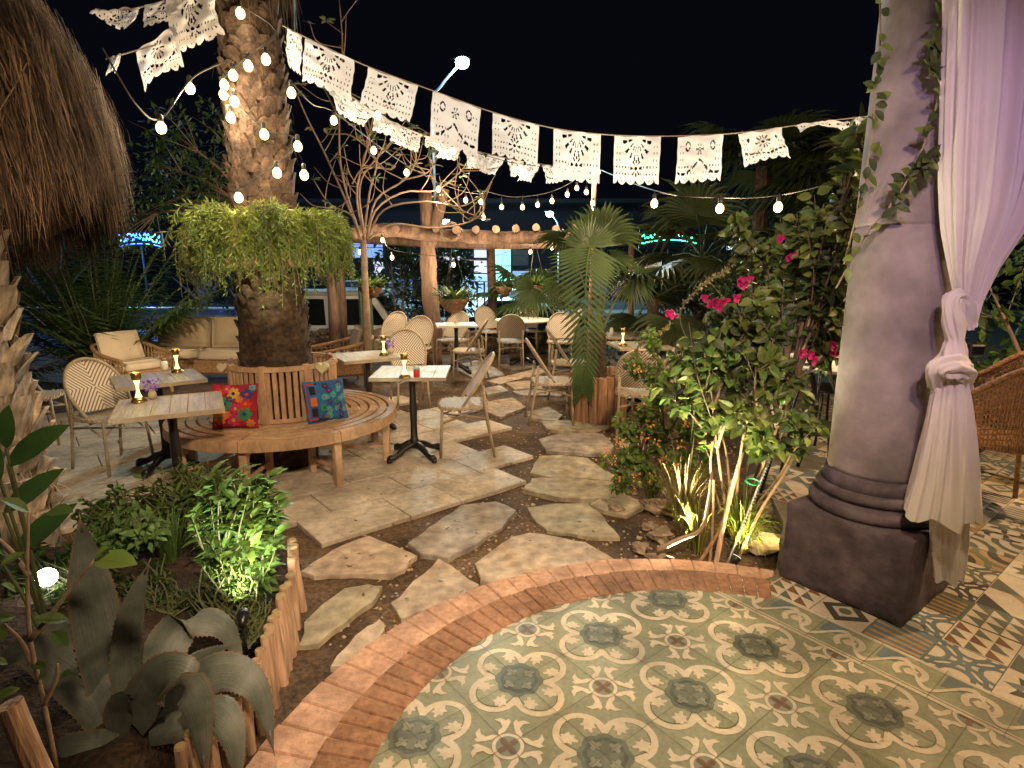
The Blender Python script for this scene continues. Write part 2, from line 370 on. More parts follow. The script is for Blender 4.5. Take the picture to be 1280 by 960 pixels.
floor_m = [tmat('tile_sage', (0.225, .235, .155), .5, .22, 2.6, .10, 60, fine=.12, col2=(.25, .26, .175)), tmat('tile_cream', (0.54, .47, .36), .5, .18, 3, .06, 60, fine=.08),
           tmat('tile_slate', (0.12, .135, .105), .42, .2, 6, .06, 60, fine=.1), tmat('tile_pale_slate', (0.20, .215, .165), .42, .15, 6, 0, fine=.1),
           tmat('tile_red', (0.17, .10, .06), .45, .2, 6, 0, fine=.1), tmat('tile_olive', (0.155, .16, .09), .42, .15, 5, 0, fine=.1),
           tmat('tile_grout', (0.13, .115, .075), .8, .2, 8), tmat('tile_blue_grey', (0.13, .17, .175), .42, .15, 5, 0, fine=.1),
           tmat('tile_black', (0.065, .06, .052), .4, .2, 6), tmat('tile_ochre', (0.34, .225, .115), .45, .2, 6), tmat('tile_brown', (0.17, .09, .05), .45, .2, 6), tmat('tile_deep_slate', (0.075, .09, .072), .45, .2, 6, fine=.1)]
fl = MB()
def put(P, mi, z, field=True):
    if field:
        P = clip_field(P)
        if not P: return
    fl.poly([L2W(u, v) + (TZ + z,) for u, v in P], mi)
# slab under everything
slab = [(CX + 1.37 * math.cos(a), CY + 1.37 * math.sin(a)) for a in [R(71 + k * (109 / 24)) for k in range(25)]]
slab = [(1.30, 2.64)] + slab + [(CX - 1.37, -4), (12, -4), (12, 8.5), (2.6, 8.5), (2.35, 6.4), (1.86, 4.2), (1.62, 3.25)]
n = len(slab)
fl.add([(x, y, TZ - .003) for x, y in slab] + [(x, y, -.05) for x, y in slab], [tuple(range(n))] + [(i, i + n, (i + 1) % n + n, (i + 1) % n) for i in range(n)], 6)
def inreg(u, v):
    x, y = L2W(u, v); return math.hypot(x - CX, max(0, y - CY)) < RT + .35 and y > -1.6
def quat(d, rho, n=14):
    out = []
    for q in range(4):
        for k in range(n):
            t = -PI / 4 + (PI / 2) * k / n
            r = d * math.cos(t) + math.sqrt(max(0, rho * rho - (d * math.sin(t)) ** 2)); out.append((r * math.cos(t + q * PI / 2), r * math.sin(t + q * PI / 2)))
    return out
def circ(r, n=28, sc_=0, k=8): return [((r + sc_ * abs(math.cos(k * PI * i / n))) * math.cos(2 * PI * i / n), (r + sc_ * abs(math.cos(k * PI * i / n))) * math.sin(2 * PI * i / n)) for i in range(n)]
def ring(r0, r1, n=28):
    return [[(r0 * math.cos(a), r0 * math.sin(a)), (r1 * math.cos(a), r1 * math.sin(a)), (r1 * math.cos(b), r1 * math.sin(b)), (r0 * math.cos(b), r0 * math.sin(b))]
            for a, b in [(2 * PI * i / n, 2 * PI * (i + 1) / n) for i in range(n)]]
def xf(P, u, v, rot=0, s=1, fl_=1):
    c, q = math.cos(rot), math.sin(rot); return [(u + s * (c * x - q * y * fl_), v + s * (q * x + c * y * fl_)) for x, y in P]
LEAF = [(-.075, -.012), (-.03, -.02), (-.035, -.055), (.005, -.045), (.03, -.075), (.048, -.04), (.09, -.018), (.07, .0), (.09, .018), (.048, .04), (.03, .075), (.005, .045), (-.035, .055), (-.03, .02), (-.075, .012)]
CURL = [(.0, .0), (.035, .03), (.05, .085), (.10, .10), (.155, .075), (.135, .13), (.085, .15), (.09, .18), (.05, .17), (.02, .12), (-.005, .065)]
TREF = [(-.045, 0), (-.01, -.012), (-.012, -.035), (.012, -.04), (.02, -.018), (.048, -.014), (.048, .014), (.02, .018), (.012, .04), (-.012, .035), (-.01, .012)]
BAR = [(-.10, -.024), (-.06, -.030), (0, -.018), (.06, -.030), (.10, -.024), (.10, .024), (.06, .030), (0, .018), (-.06, .030), (-.10, .024)]
put([(-9, -9), (UB0, -9), (UB0, 12), (-9, 12)], 0, 0)
Qo, Qi, Qo2 = quat(.255, .213), quat(.255, .160), quat(.255, .150)
for u in range(-5, 4):
    for v in range(-4, 9):
        if inreg(u, v):
            put(xf(Qo, u, v), 1, .0010); put(xf(Qi, u, v), 5, .0018); put(xf(Qo2, u, v), 0, .0026)
            put(xf(circ(.185, 48, .022, 8), u, v), 2, .0034); put(xf(circ(.150, 48, .014, 8), u, v), 11, .0042)
            for k in range(4):
                put(xf(BAR, u, v, PI / 4 + k * PI / 2, 1.3), 2, .0048 + k * .0004) if k < 2 else None; put(xf(TREF, u + .095 * math.cos(k * PI / 2), v + .095 * math.sin(k * PI / 2), k * PI / 2, 1.25), 3, .0056)
            for k in range(8):
                a = PI / 8 + k * PI / 4; off = .12 if k % 2 == 0 else -.12
                put(xf(LEAF, u + .288 * math.cos(a - off * .25), v + .288 * math.sin(a - off * .25), a + off, .88), 1, .0036)
        uu, vv = u + .5, v + .5
        if inreg(uu, vv):
            put(xf(circ(.118), uu, vv), 1, .0010); put(xf(circ(.092), uu, vv), 3, .0018)
            for k in range(2): put(xf(BAR, uu, vv, k * PI / 2, .80), 4, .0026 + k * .0008)
            for k in range(4):
                a = k * PI / 2
                for f_ in (1, -1): put(xf(CURL, uu + .125 * math.cos(a) , vv + .125 * math.sin(a), a - .0, .92, f_), 1, .0012 + .0005 * (f_ > 0))
GW = .0022
for k in range(-12, 6):
    put([(k / 2 - GW, -9), (k / 2 + GW, -9), (k / 2 + GW, 12), (k / 2 - GW, 12)], 6, .0062)
for k in range(-14, 24):
    put([(-9, k / 2 - GW), (UB0, k / 2 - GW), (UB0, k / 2 + GW), (-9, k / 2 + GW)], 6, .0062)
# scroll border strip between the green field and the patchwork
BV0, BV1 = 0.2, 8.0
put([(UB0, BV0), (UB1, BV0), (UB1, BV1), (UB0, BV1)], 0, 0.0002, False)
for (ua, ub) in ((UB0, UB0 + .035), (UB0 + .055, UB0 + .07), (UB1 - .04, UB1)):
    put([(ua, BV0), (ub, BV0), (ub, BV1), (ua, BV1)], 1, .0012, False)
for k in range(1, 16):
    v0 = BV0 + (k - 1) * .5
    put([(UB0 + .25, v0 + .02), (UB1 - .05, v0 + .02), (UB1 - .05, v0 + .2), (UB0 + .30, v0 + .17)], 7, .001, False)
    cc = (UB0 + .25, v0 + .30); sp = []
    for (r0, r1, a0, a1) in ((.135, .080, -2.6, 2.2),):
        o = [(cc[0] + r0 * math.cos(a0 + (a1 - a0) * i / 18), cc[1] + r0 * math.sin(a0 + (a1 - a0) * i / 18)) for i in range(19)]
        q = [(cc[0] + r1 * math.cos(a0 + (a1 - a0) * i / 18), cc[1] + r1 * math.sin(a0 + (a1 - a0) * i / 18)) for i in range(19)]
        for i in range(18): put([o[i], o[i + 1], q[i + 1], q[i]], 1, .0016, False)
    put([(cc[0] - .055, cc[1] - .02), (cc[0] - .01, cc[1] - .055), (cc[0] + .05, cc[1] - .03), (cc[0] + .03, cc[1] + .01), (cc[0] + .05, cc[1] + .05), (cc[0] - .03, cc[1] + .045)], 1, .0016, False)
    for i in range(14):                                     # wave that links the scrolls
        t0, t1 = i / 14, (i + 1) / 14; fw = lambda t: UB0 + .25 - .14 * math.cos(2 * PI * t + .5)
        put([(fw(t0) - .028, v0 + t0 * .5), (fw(t1) - .028, v0 + t1 * .5), (fw(t1) + .028, v0 + t1 * .5), (fw(t0) + .028, v0 + t0 * .5)], 1, .0020, False)
    put([(UB0, v0 - GW), (UB1, v0 - GW), (UB1, v0 + GW), (UB0, v0 + GW)], 6, .0062, False)
# patchwork of odd tiles
rt = random.Random(21)
def sq(u, v, x0, y0, x1, y1): return [(u + x0, v + y0), (u + x1, v + y0), (u + x1, v + y1), (u + x0, v + y1)]
for i in range(0, 34):
    for j in range(-24, 16):
        u, v = UB1 + i * .5, BV0 + j * .5 - .2
        x, y = L2W(u + .25, v + .25)
        if y < -.3 or x > 7.5 or y > 7.4: continue
        if y > 2.6 and x < (1.80 if y < 4.2 else 2.4): continue
        base = rt.choice([1, 1, 1, 1, 7, 9, 2]); put(sq(u, v, .004, .004, .496, .496), base, 0, False)
        ink = rt.choice([2, 8, 7, 10, 8, 5] if base in (1, 9) else [1, 1, 9]); ink2 = rt.choice([9, 7, 10, 2, 3] if base == 1 else [1, 8])
        k = rt.randrange(8)
        if k == 0:
            for q in range(5): put([(u + .02 + q * .1, v + .02), (u + .06 + q * .1, v + .02), (u + .06 + q * .08, v + .48), (u + .02 + q * .08, v + .48)], ink, .001, False)
        elif k == 1:
            for cxx, cyy, a0 in ((0, 0, 0), (.5, .5, PI)):
                for r0, r1, ii in ((.40, .33, ink), (.25, .15, ink2)):
                    for q in range(9):
                        aa, bb = a0 + PI / 2 * q / 9, a0 + PI / 2 * (q + 1) / 9
                        put([(u + cxx + r * math.cos(a), v + cyy + r * math.sin(a)) for r, a in ((r0, aa), (r0, bb), (r1, bb), (r1, aa))], ii, .001 + (.0006 if cxx else 0), False)
        elif k == 2:
            put([(u + .25, v + .02), (u + .48, v + .25), (u + .25, v + .48), (u + .02, v + .25)], ink, .001, False)
            put([(u + .25, v + .12), (u + .38, v + .25), (u + .25, v + .38), (u + .12, v + .25)], base, .0018, False)
            put(xf(circ(.06, 12), u + .25, v + .25), ink2, .0026, False)
        elif k == 3:
            for q in range(8): put(xf([(.05, 0), (.12, -.05), (.22, 0), (.12, .05)], u + .25, v + .25, q * PI / 4), ink if q % 2 else ink2, .001, False)
            put(xf(circ(.05, 12), u + .25, v + .25), ink, .0016, False)
        elif k == 4:
            for a in range(3):
                for b in range(3):
                    put([(u + .02 + a * .155, v + .02 + b * .155), (u + .165 + a * .155, v + .02 + b * .155), (u + .02 + a * .155, v + .165 + b * .155)], (ink, ink2)[(a + b) % 2], .001, False)
        elif k == 5:
            for q in range(4):
                put(xf(CURL, u + .25, v + .25, q * PI / 2, 1.35), ink, .001, False)
                put(xf(LEAF, u + .25 + .17 * math.cos(q * PI / 2 - .3), v + .25 + .17 * math.sin(q * PI / 2 - .3), q * PI / 2, .8), ink2, .0018, False)
        elif k == 6:
            for q in range(4):
                for r0, r1 in ((.24, .20), (.15, .11)):
                    for z in range(6):
                        aa, bb = z * PI / 6, (z + 1) * PI / 6
                        put(xf([(r * math.cos(a), r * math.sin(a)) for r, a in ((r0, aa), (r0, bb), (r1, bb), (r1, aa))], u + .25 + .25 * math.cos(q * PI / 2), v + .25 + .25 * math.sin(q * PI / 2), q * PI / 2 + PI / 2), ink, .001 + .0004 * q, False)
        else:
            put([(u + .01, v + .01), (u + .3, v + .01), (u + .01, v + .3)], ink, .001, False); put([(u + .49, v + .49), (u + .2, v + .49), (u + .49, v + .2)], ink2, .001, False)
struct(fl.build('terrace_floor', floor_m))
# brick edge: upper ring flush with the tiles, lower ring a step below
br = MB(); rb = random.Random(3)
def brick(r0, r1, a0, a1, zt, zb, mi):
    g = .0022; ins = .005; dz = rb.uniform(-.002, .002)
    def P(r, a, z): return (CX + r * math.cos(a), CY + r * math.sin(a), z)
    ga0, ga1 = a0 + g / r1, a1 - g / r1; j0 = rb.uniform(-.003, .003); j1 = rb.uniform(-.006, .006)
    r0 += j0; r1 += j1; ms = (ga0 + ga1) / 2
    top = [P(r0 + ins, ga0 + ins / r1, zt + dz), P(r1 - ins, ga0 + ins / r1, zt + dz), P(r1 - ins, ga1 - ins / r1, zt + dz), P(r0 + ins, ga1 - ins / r1, zt + dz)]
    mid = [P(r0, ga0, zt - ins + dz), P(r1, ga0, zt - ins + dz), P(r1, ga1, zt - ins + dz), P(r0, ga1, zt - ins + dz)]
    bot = [(x, y, zb) for x, y, z in mid]
    br.add(top + mid + bot, [(0, 1, 2, 3)] + [(i, i + 4, (i + 1) % 4 + 4, (i + 1) % 4) for i in range(4)] + [(i + 4, i + 8, (i + 1) % 4 + 8, (i + 1) % 4 + 4) for i in range(4)], mi)
NB = 45
for i in range(NB):
    a0, a1 = R(66) + R(122) * i / NB, R(66) + R(122) * (i + 1) / NB
    if i > 0: brick(RT, RI, a0, a1, TZ + .007, .02, 0)
    if i % 3 < 2: brick(RI + .012, RO, R(66) + R(122) * (i // 3 * 2 + i % 3) / 30, R(66) + R(122) * (i // 3 * 2 + i % 3 + 1) / 30, TZ - .06, -.03, 1)
for q in range(50):                                       # mortar bed under the bricks
    a, b = R(64) + R(126) * q / 50, R(64) + R(126) * (q + 1) / 50
    for r0, r1, z in ((RT - .01, RI + .003, TZ - .001), (RI + .0032, RO - .01, TZ - .066)):
        c = [(CX + r * math.cos(t), CY + r * math.sin(t)) for r, t in ((r0, a), (r1, a), (r1, b), (r0, b))]
        br.add([(x, y, z) for x, y in c] + [(x, y, -.04) for x, y in c], [(0, 1, 2, 3), (1, 5, 6, 2)], 2)
for sx in (-1,):
    x0 = CX - RT
    for q in range(20):
        y0 = CY - .19 - q * .085
        br.cbox((CX - (RT + RI) / 2, y0, .08), (RI - RT - .004, .078, .154), .006, 0, 0); br.cbox((CX - (RI + RO) / 2, y0, .03), (RO - RI - .006, .078, .11), .006, 0, 1)
for q in range(120):                                      # pale ragged mortar line along the step
    a, b = R(66) + R(122) * q / 120, R(66) + R(122) * (q + 1) / 120; e = rb.uniform(0, .010)
    c = [(CX + r * math.cos(t), CY + r * math.sin(t)) for r, t in ((RI - .004, a), (RI + .010 + e, a), (RI + .010 + e, b), (RI - .004, b))]
    br.add([(x, y, TZ - .012 - (.035 if i_ in (1, 2) else 0)) for i_, (x, y) in enumerate(c)], [(0, 1, 2, 3)], 3)
struct(br.build('brick_kerb', [m_brick, m_brick2, m_mort, mat('pale_mortar', (.55, .47, .38), .9, .3, 14)]))

# --- paving
E1 = V((math.cos(R(39.9)), math.sin(R(39.9)), 0)); E2 = V((-E1.y, E1.x, 0)); O = V((-1.28, 3.12, 0)); ROW = .415
pv = MB(); rp = random.Random(5)
ends = [1.82, 2.27, 1.98, 2.72, 2.45, 2.9, 2.2, 2.6, 2.1, 1.7, 1.2, .9]
for j, e in enumerate(ends):
    s = e; t0 = j * ROW
    while s > -5:
        L_ = rp.choice([.615, .41, .615]); c = O + E1 * (s - L_ / 2) + E2 * (t0 + ROW / 2)
        if not (c.y < 3.2 and c.x < -1.25) and c.y < 8.6:
            pv.cbox((c.x, c.y, -.019 + rp.uniform(-.002, .002)), (L_ - .007, ROW - .007, .07), .004, R(39.9))
        s -= L_
struct(pv.build('stone_paving', m_trav))
Z8 = lambda L_: [(400 + x / 2.6667, 600 + y / 2.6667) for x, y in L_]
Z5 = lambda L_: [(400 + x / 2.6667, 300 + y / 2.6667) for x, y in L_]
Z7 = lambda L_: [(x / 2.6667, 600 + y / 2.6667) for x, y in L_]
slabs = [([(379, 716), (392, 706), (430, 684), (461, 673), (498, 688), (518, 697), (503, 712), (488, 720), (430, 720), (395, 722)], 0),
    (Z8([(300, 215), (345, 185), (390, 150), (470, 92), (580, 80), (645, 108), (600, 165), (520, 215), (430, 262), (340, 248)]), 1),
    (Z8([(235, 418), (310, 345), (395, 268), (470, 315), (530, 355), (450, 400), (270, 472)]), 0),
    (Z8([(515, 285), (575, 240), (640, 195), (700, 180), (790, 195), (885, 212), (950, 250), (1010, 290), (920, 297), (760, 308), (600, 345), (535, 340)]), 0),
    (Z8([(698, 97), (790, 85), (890, 86), (945, 135), (992, 192), (900, 192), (760, 172), (715, 130)]), 2),
    (Z8([(903, 88), (950, 65), (1000, 50), (1055, 72), (1076, 92), (1020, 121), (950, 106)]), 2),
    (Z7([(1003, 552), (1020, 480), (1075, 425), (1150, 370), (1225, 357), (1268, 362), (1240, 412), (1150, 480), (1065, 548)]), 2),
    (Z7([(1102, 632), (1160, 560), (1225, 495), (1265, 470), (1282, 505), (1230, 560), (1160, 625)]), 0),
    (Z5([(705, 780), (735, 725), (800, 722), (890, 732), (975, 790), (965, 806), (850, 796), (770, 792)]), 2),
    (Z5([(685, 835), (712, 800), (800, 797), (960, 810), (1000, 832), (980, 860), (870, 866), (790, 860)]), 2),
    (Z5([(735, 668), (800, 650), (940, 650), (975, 690), (965, 712), (900, 716), (760, 705)]), 1),
    (Z5([(1000, 692), (1012, 655), (1090, 660), (1092, 718), (1030, 732)]), 0), (Z5([(690, 575), (760, 560), (805, 585), (790, 605), (700, 597)]), 2),
    (Z5([(620, 478), (720, 470), (740, 494), (650, 500)]), 0), (Z5([(645, 507), (735, 498), (822, 512), (800, 520), (680, 520)]), 1), (Z5([(545, 545), (640, 528), (685, 560), (600, 592), (560, 575)]), 0),
    (Z5([(545, 497), (600, 488), (627, 505), (560, 518)]), 1), (Z5([(440, 424), (540, 400), (612, 450), (520, 466)]), 1), (Z5([(560, 470), (730, 430), (755, 442), (600, 482)]), 0),
    (Z5([(600, 418), (700, 408), (735, 420), (640, 432)]), 1), (Z5([(830, 560), (860, 545), (960, 548), (950, 570)]), 0), (Z5([(740, 610), (900, 600), (960, 625), (900, 640), (770, 636)]), 2)]
stone_vis = []
slabs = [([(sum(q[0] for q in P) / len(P) + (x - sum(q[0] for q in P) / len(P)) * 1.05, sum(q[1] for q in P) / len(P) + (y - sum(q[1] for q in P) / len(P)) * 1.05) for x, y in P] if k not in (2, 3, 7) else P, mi) for k, (P, mi) in enumerate(slabs)]
for k, (P, mi) in enumerate(slabs):
    c = [G(x, y, .004) for x, y in P]; ctr = sum(c, V()) / len(c)
    rk = random.Random(k + 50); pts = []
    for i in range(len(c)):                                # rougher outline
        a, b = c[i], c[(i + 1) % len(c)]; nseg = max(2, int((b - a).length / .07))
        for q in range(nseg): pts.append(a.lerp(b, q / nseg) + (V((rk.uniform(-.012, .012), rk.uniform(-.012, .012), 0)) if q else V()))
    n = len(pts); top = [ctr + (p - ctr) * .991 + V((0, 0, .012 + rk.uniform(-.002, .002))) for p in pts]; inn = [ctr + (p - ctr) * .72 + V((0, 0, .013 + rk.uniform(-.004, .004))) for p in pts]
    mid = [V((p.x, p.y, .010)) for p in pts]; bot = [V((p.x, p.y, -.03)) for p in pts]
    mb = MB(); vs = inn + top + mid + bot
    fs = [tuple(range(n))]
    for lv in range(3): fs += [(lv * n + i, (lv + 1) * n + i, (lv + 1) * n + (i + 1) % n, lv * n + (i + 1) % n) for i in range(n)]
    mb.add(vs, fs); struct(mb.build('flagstone', m_flag[mi])); stone_vis.append(pts)
# pebbles pressed into the dirt
gv = MB(); rg = random.Random(11)
for k in range(2600):
    y = 2.3 + rg.random() ** 1.4 * 6; x = rg.uniform(-1.0, 1.9) * (.55 + y * .12)
    r = rg.uniform(.004, .012) * (1 if rg.random() > .06 else 1.9)
    if math.hypot(x - CX, y - CY) < RO + .02: continue
    gv.blob((x, y, gz(x, y) + r * .15), r, 0, .5, 6, 4, (1, 1, .6), k)
o = gv.build('gravel', mat('pale_gravel', (.36, .28, .18), .85, .45, 30), smooth=True); tag(o, kind='stuff', label='small pale pebbles pressed into the brown dirt between flagstones')

lf = MB()
for k in range(420):
    y = 2.6 + rg.random() ** 1.3 * 5.5; x = rg.uniform(-1.0, 1.7) * (.55 + y * .13)
    if math.hypot(x - CX, y - CY) < RO + .03: continue
    a = rg.uniform(0, 6.28); lf.qleaf((x, y, gz(x, y) + .024 + rg.uniform(0, .01)), (math.cos(a), math.sin(a), rg.uniform(-.2, .3)), (0, 0, 1), rg.uniform(.02, .05), rg.uniform(.008, .02))
tag(lf.build('leaf_litter', m_litter), kind='stuff', label='scattered dry brown leaves on the dirt and flagstones')
# --- raised bed of soil on the left, with a log edge
EDGE = catmull([(-1.12, 2.78, 0), (-1.03, 2.5, 0), (-.97, 2.2, 0), (-.93, 1.95, 0), (-.93, 1.7, 0), (-1.0, 1.5, 0)], 60)
def bed_z(x, y):
    ex = -1.06 - .10 * max(0, y - 2.2)
    d = min(1, max(0, (ex - x) / .10)); b = min(1, max(0, (3.15 - y) / .3)); f = min(1, max(0, (x + 4.2) / .4))
    return lerp(-.06, .20 + .035 * mnoise.noise((x * 2.5, y * 2.5, 5)) + .012 * mnoise.noise((x * 11, y * 11, 5)), d * b * f)
grid_sheet('soil', -4.2, -.98, .3, 3.2, .05, bed_z, m_soil)
# ================================================================== terrace column, curtain
def rotz(p, a): return V((p[0] * math.cos(a) - p[1] * math.sin(a), p[0] * math.sin(a) + p[1] * math.cos(a), p[2]))
PCX, PCY = 1.69, 2.575; PR = R(-53)
col = thing('terrace_column', 'thick grey plaster column on a dark painted square plinth at the terrace edge', 'column', (PCX, PCY, TZ))
mb = MB(); s = .268; g = []
NS = 7
def pface():
    vs = []; rows = 9
    prof = [(1.0, 0.0), (1.0, .33), (1.0, .372), (.985, .386)]
    return prof
def worn_box(mb, sz, zc, rz, n=30, chip=.010):
    """plastered block with slightly wavy faces and chipped arrises"""
    M = Matrix.Rotation(rz, 3, 'Z')
    for ax in range(3):
        for sg in (-1, 1):
            vs = []
            for j in range(n + 1):
                for i in range(n + 1):
                    q = [0, 0, 0]; q[ax] = sg; q[(ax + 1) % 3] = i / n * 2 - 1; q[(ax + 2) % 3] = j / n * 2 - 1
                    p = V([q[k] * sz[k] / 2 for k in range(3)]); near = sorted(sz[k] / 2 * (1 - abs(q[k])) for k in range(3))[1]
                    e = max(0, 1 - near / .03); c = chip * e ** 1.5 * (.5 + .9 * max(0, mnoise.noise(p * 14 + V((3, 0, 0))) + .25))
                    p -= V(q).normalized() * c; p += V([abs(q[k]) ** 8 * q[k] for k in range(3)]) * (.0035 * mnoise.noise(p * 7)); vs.append(M @ p + V((0, 0, zc)))
            fs = [(j * (n + 1) + i, j * (n + 1) + i + 1, (j + 1) * (n + 1) + i + 1, (j + 1) * (n + 1) + i) for j in range(n) for i in range(n)]; mb.add(vs, fs if sg > 0 else [f[::-1] for f in fs])
worn_box(mb, (.536, .536, .394), .197, PR); mb.build('plinth', m_plinth, col, smooth=True)
mb = MB(); prof = []
for (r0, zc, hh) in ((.262, .425, .032), (.238, .49, .026)):
    for k in range(9):
        a = -PI / 2 + PI * k / 8; prof.append((r0 - .02 + .028 * math.cos(a), zc + hh * math.sin(a)))
prof = [(.25, .392)] + prof + [(.222, .52), (.218, .545), (.206, .58)]
mb.lathe(prof, seg=48); mb.build('base_moulding', m_plinth, col, smooth=True)
mb = MB(); nz = 90; prof = [(.205 - .012 * (k / nz), .575 + (3.05 - .575) * k / nz) for k in range(nz + 1)]; prof = sorted(prof + [(.1975, 1.655), (.1935, 1.660), (.1935, 1.663), (.1975, 1.668)], key=lambda q: q[1])
mb.lathe(prof, seg=56)
for i, v in enumerate(mb.v):
    q = 1 + .014 * mnoise.noise((v[0] * 6, v[1] * 6, v[2] * 2.2)) + .006 * mnoise.noise((v[0] * 17, v[1] * 17, v[2] * 9)); mb.v[i] = (v[0] * q, v[1] * q, v[2])
mb.build('shaft', m_wall, col, smooth=True)
mb = MB(); mb.lathe([(.195, 3.05), (.24, 3.08), (.24, 3.12), (.2, 3.14), (.27, 3.2)], seg=40); mb.cbox((0, 0, 3.25), (.6, .6, .1), .01, PR); mb.build('capital', m_wall, col)
mb = MB(); mb.cbox((1.2, 1.58, .0), (4.2, .3, .3), .02, R(53)); o = mb.build('roof_beam', m_wall, loc=(1.69, 1.99, TZ + 3.46)); tag(o, 'plastered beam carried by the terrace column', 'beam')
o['kind'] = 'structure'

# curtain: gathered white cloth tied in a knot beside the column
def cloth(rows, Yf, nfold, amp, seg=120, dep=.10, seed=1, hem=0.0, nr=60):
    """rows: (left px, right px, py); closed, folded loft"""
    rr = random.Random(seed); ph = [rr.uniform(0, 6.28) for _ in range(6)]; mb = MB(); keys = rows
    for i in range(nr + 1):
        t = i / nr * (len(keys) - 1); j = min(int(t), len(keys) - 2); f = t - j; f2 = f
        l = lerp(keys[j][0], keys[j + 1][0], f2); r = lerp(keys[j][1], keys[j + 1][1], f2); y = lerp(keys[j][2], keys[j + 1][2], f2)
        a = AT(l, y, Yf); b = AT(r, y, Yf); c = (a + b) / 2; hw = (b - a).length / 2; ax = (b - a).normalized()
        dp = min(dep, hw * .75); am = amp * min(1, hw / .12)
        for k in range(seg):
            an = 2 * PI * k / seg; q = math.cos(an)
            fo = am * (math.sin(an * nfold + ph[0] + 1.5 * math.sin(i / nr * 3 + ph[3])) + .6 * math.sin(an * (nfold * 1.7) + ph[1] + i / nr * 2.5) + .35 * math.sin(an * nfold * 3.1 + ph[2]))
            p = c + ax * (hw * q + fo * .35 * q) + V((0, 1, 0)) * (math.sin(an) * dp + fo * abs(math.sin(an)) * (1 if math.sin(an) >= 0 else -1))
            if hem and i > nr * .86: p.z += hem * (i / nr - .86) / .14 * math.sin(an * 5 + ph[4])
            mb.v.append(tuple(p))
    for i in range(nr):
        for k in range(seg): mb.f.append((i * seg + k, i * seg + (k + 1) % seg, (i + 1) * seg + (k + 1) % seg, (i + 1) * seg + k)); mb.m.append(0)
    return mb
cur = thing('gathered_curtain', 'sheer white curtain gathered and knotted beside the terrace column', 'curtain', AT(1190, 725, 2.3))
def under(o, par):
    o.parent = par; o.location = o.location - par.location; return o
M1 = cloth([(1248, 1405, -410), (1215, 1370, -240), (1188, 1335, -70), (1187, 1328, 20), (1183, 1318, 130), (1181, 1300, 220), (1184, 1270, 285), (1190, 1242, 335), (1196, 1226, 375), (1199, 1219, 405), (1202, 1216, 412)], 2.28, 11, .020, 200, .11, 3, nr=90)
under(M1.build('drape', m_cloth, None, True), cur)
def ropecloth(pts, rads, seed, tw=5):
    rr = random.Random(seed); mb = MB(); P = catmull(pts, 40); seg = 56; ph = rr.uniform(0, 6); nr = len(P)
    prev = None
    for i, p in enumerate(P):
        t = (P[min(i + 1, nr - 1)] - P[max(i - 1, 0)]).normalized(); u = t.cross(V((0, 1, 0))).normalized(); b = t.cross(u)
        f = i / (nr - 1) * (len(rads) - 1); j = min(int(f), len(rads) - 2); r = lerp(rads[j], rads[j + 1], f - j)
        for k in range(seg):
            an = 2 * PI * k / seg; q = r * (1 + .16 * math.sin(tw * an + ph + 4 * i / nr) + .10 * math.sin(an * 8 + i * .35 + 2 * math.sin(i * .21)) + .14 * mnoise.noise((math.cos(an) * 2.5, math.sin(an) * 2.5, i * .22)) + .07 * math.sin(an * 11 + i * .5) + .05 * math.sin(i * .9 + an * 2))
            mb.v.append(tuple(p + u * math.cos(an) * q + b * math.sin(an) * q))
    for i in range(nr - 1):
        for k in range(seg): mb.f.append((i * seg + k, i * seg + (k + 1) % seg, (i + 1) * seg + (k + 1) % seg, (i + 1) * seg + k)); mb.m.append(0)
    mb.f.append(tuple(range(seg))); mb.m.append(0); mb.f.append(tuple((nr - 1) * seg + k for k in range(seg))[::-1]); mb.m.append(0)
    return mb
kn = ropecloth([AT(1212, 408, 2.27), AT(1204, 378, 2.25), AT(1192, 374, 2.24), AT(1192, 400, 2.24), AT(1194, 425, 2.24), AT(1189, 452, 2.24), AT(1186, 470, 2.24)], [.025, .03, .031, .034, .026, .05, .058], 5)
k2 = ropecloth([AT(1168, 484, 2.25), AT(1172, 462, 2.2), AT(1187, 458, 2.18), AT(1203, 464, 2.2), AT(1208, 484, 2.25)], [.02, .035, .04, .037, .02], 6)
kn.add(k2.v, k2.f); under(kn.build('knot', m_cloth, None, True), cur)
M2 = cloth([(1172, 1205, 468), (1166, 1209, 500), (1158, 1213, 545), (1147, 1217, 600), (1135, 1221, 645)], 2.24, 8, .016, 150, .10, 8, .018, 50)
under(M2.build('tail', m_cloth, None, True), cur)
M3 = cloth([(1172, 1207, 600), (1163, 1208, 650), (1164, 1205, 690), (1168, 1201, 724)], 2.26, 5, .012, 90, .05, 9, .012, 30)
under(M3.build('lower_tail', m_cloth, None, True), cur)
mb = MB(); mb.cbox(AT(1217, 437, 2.33), (.06, .05, .045), .006); under(mb.build('tieback_bracket', m_blackp, None), cur)

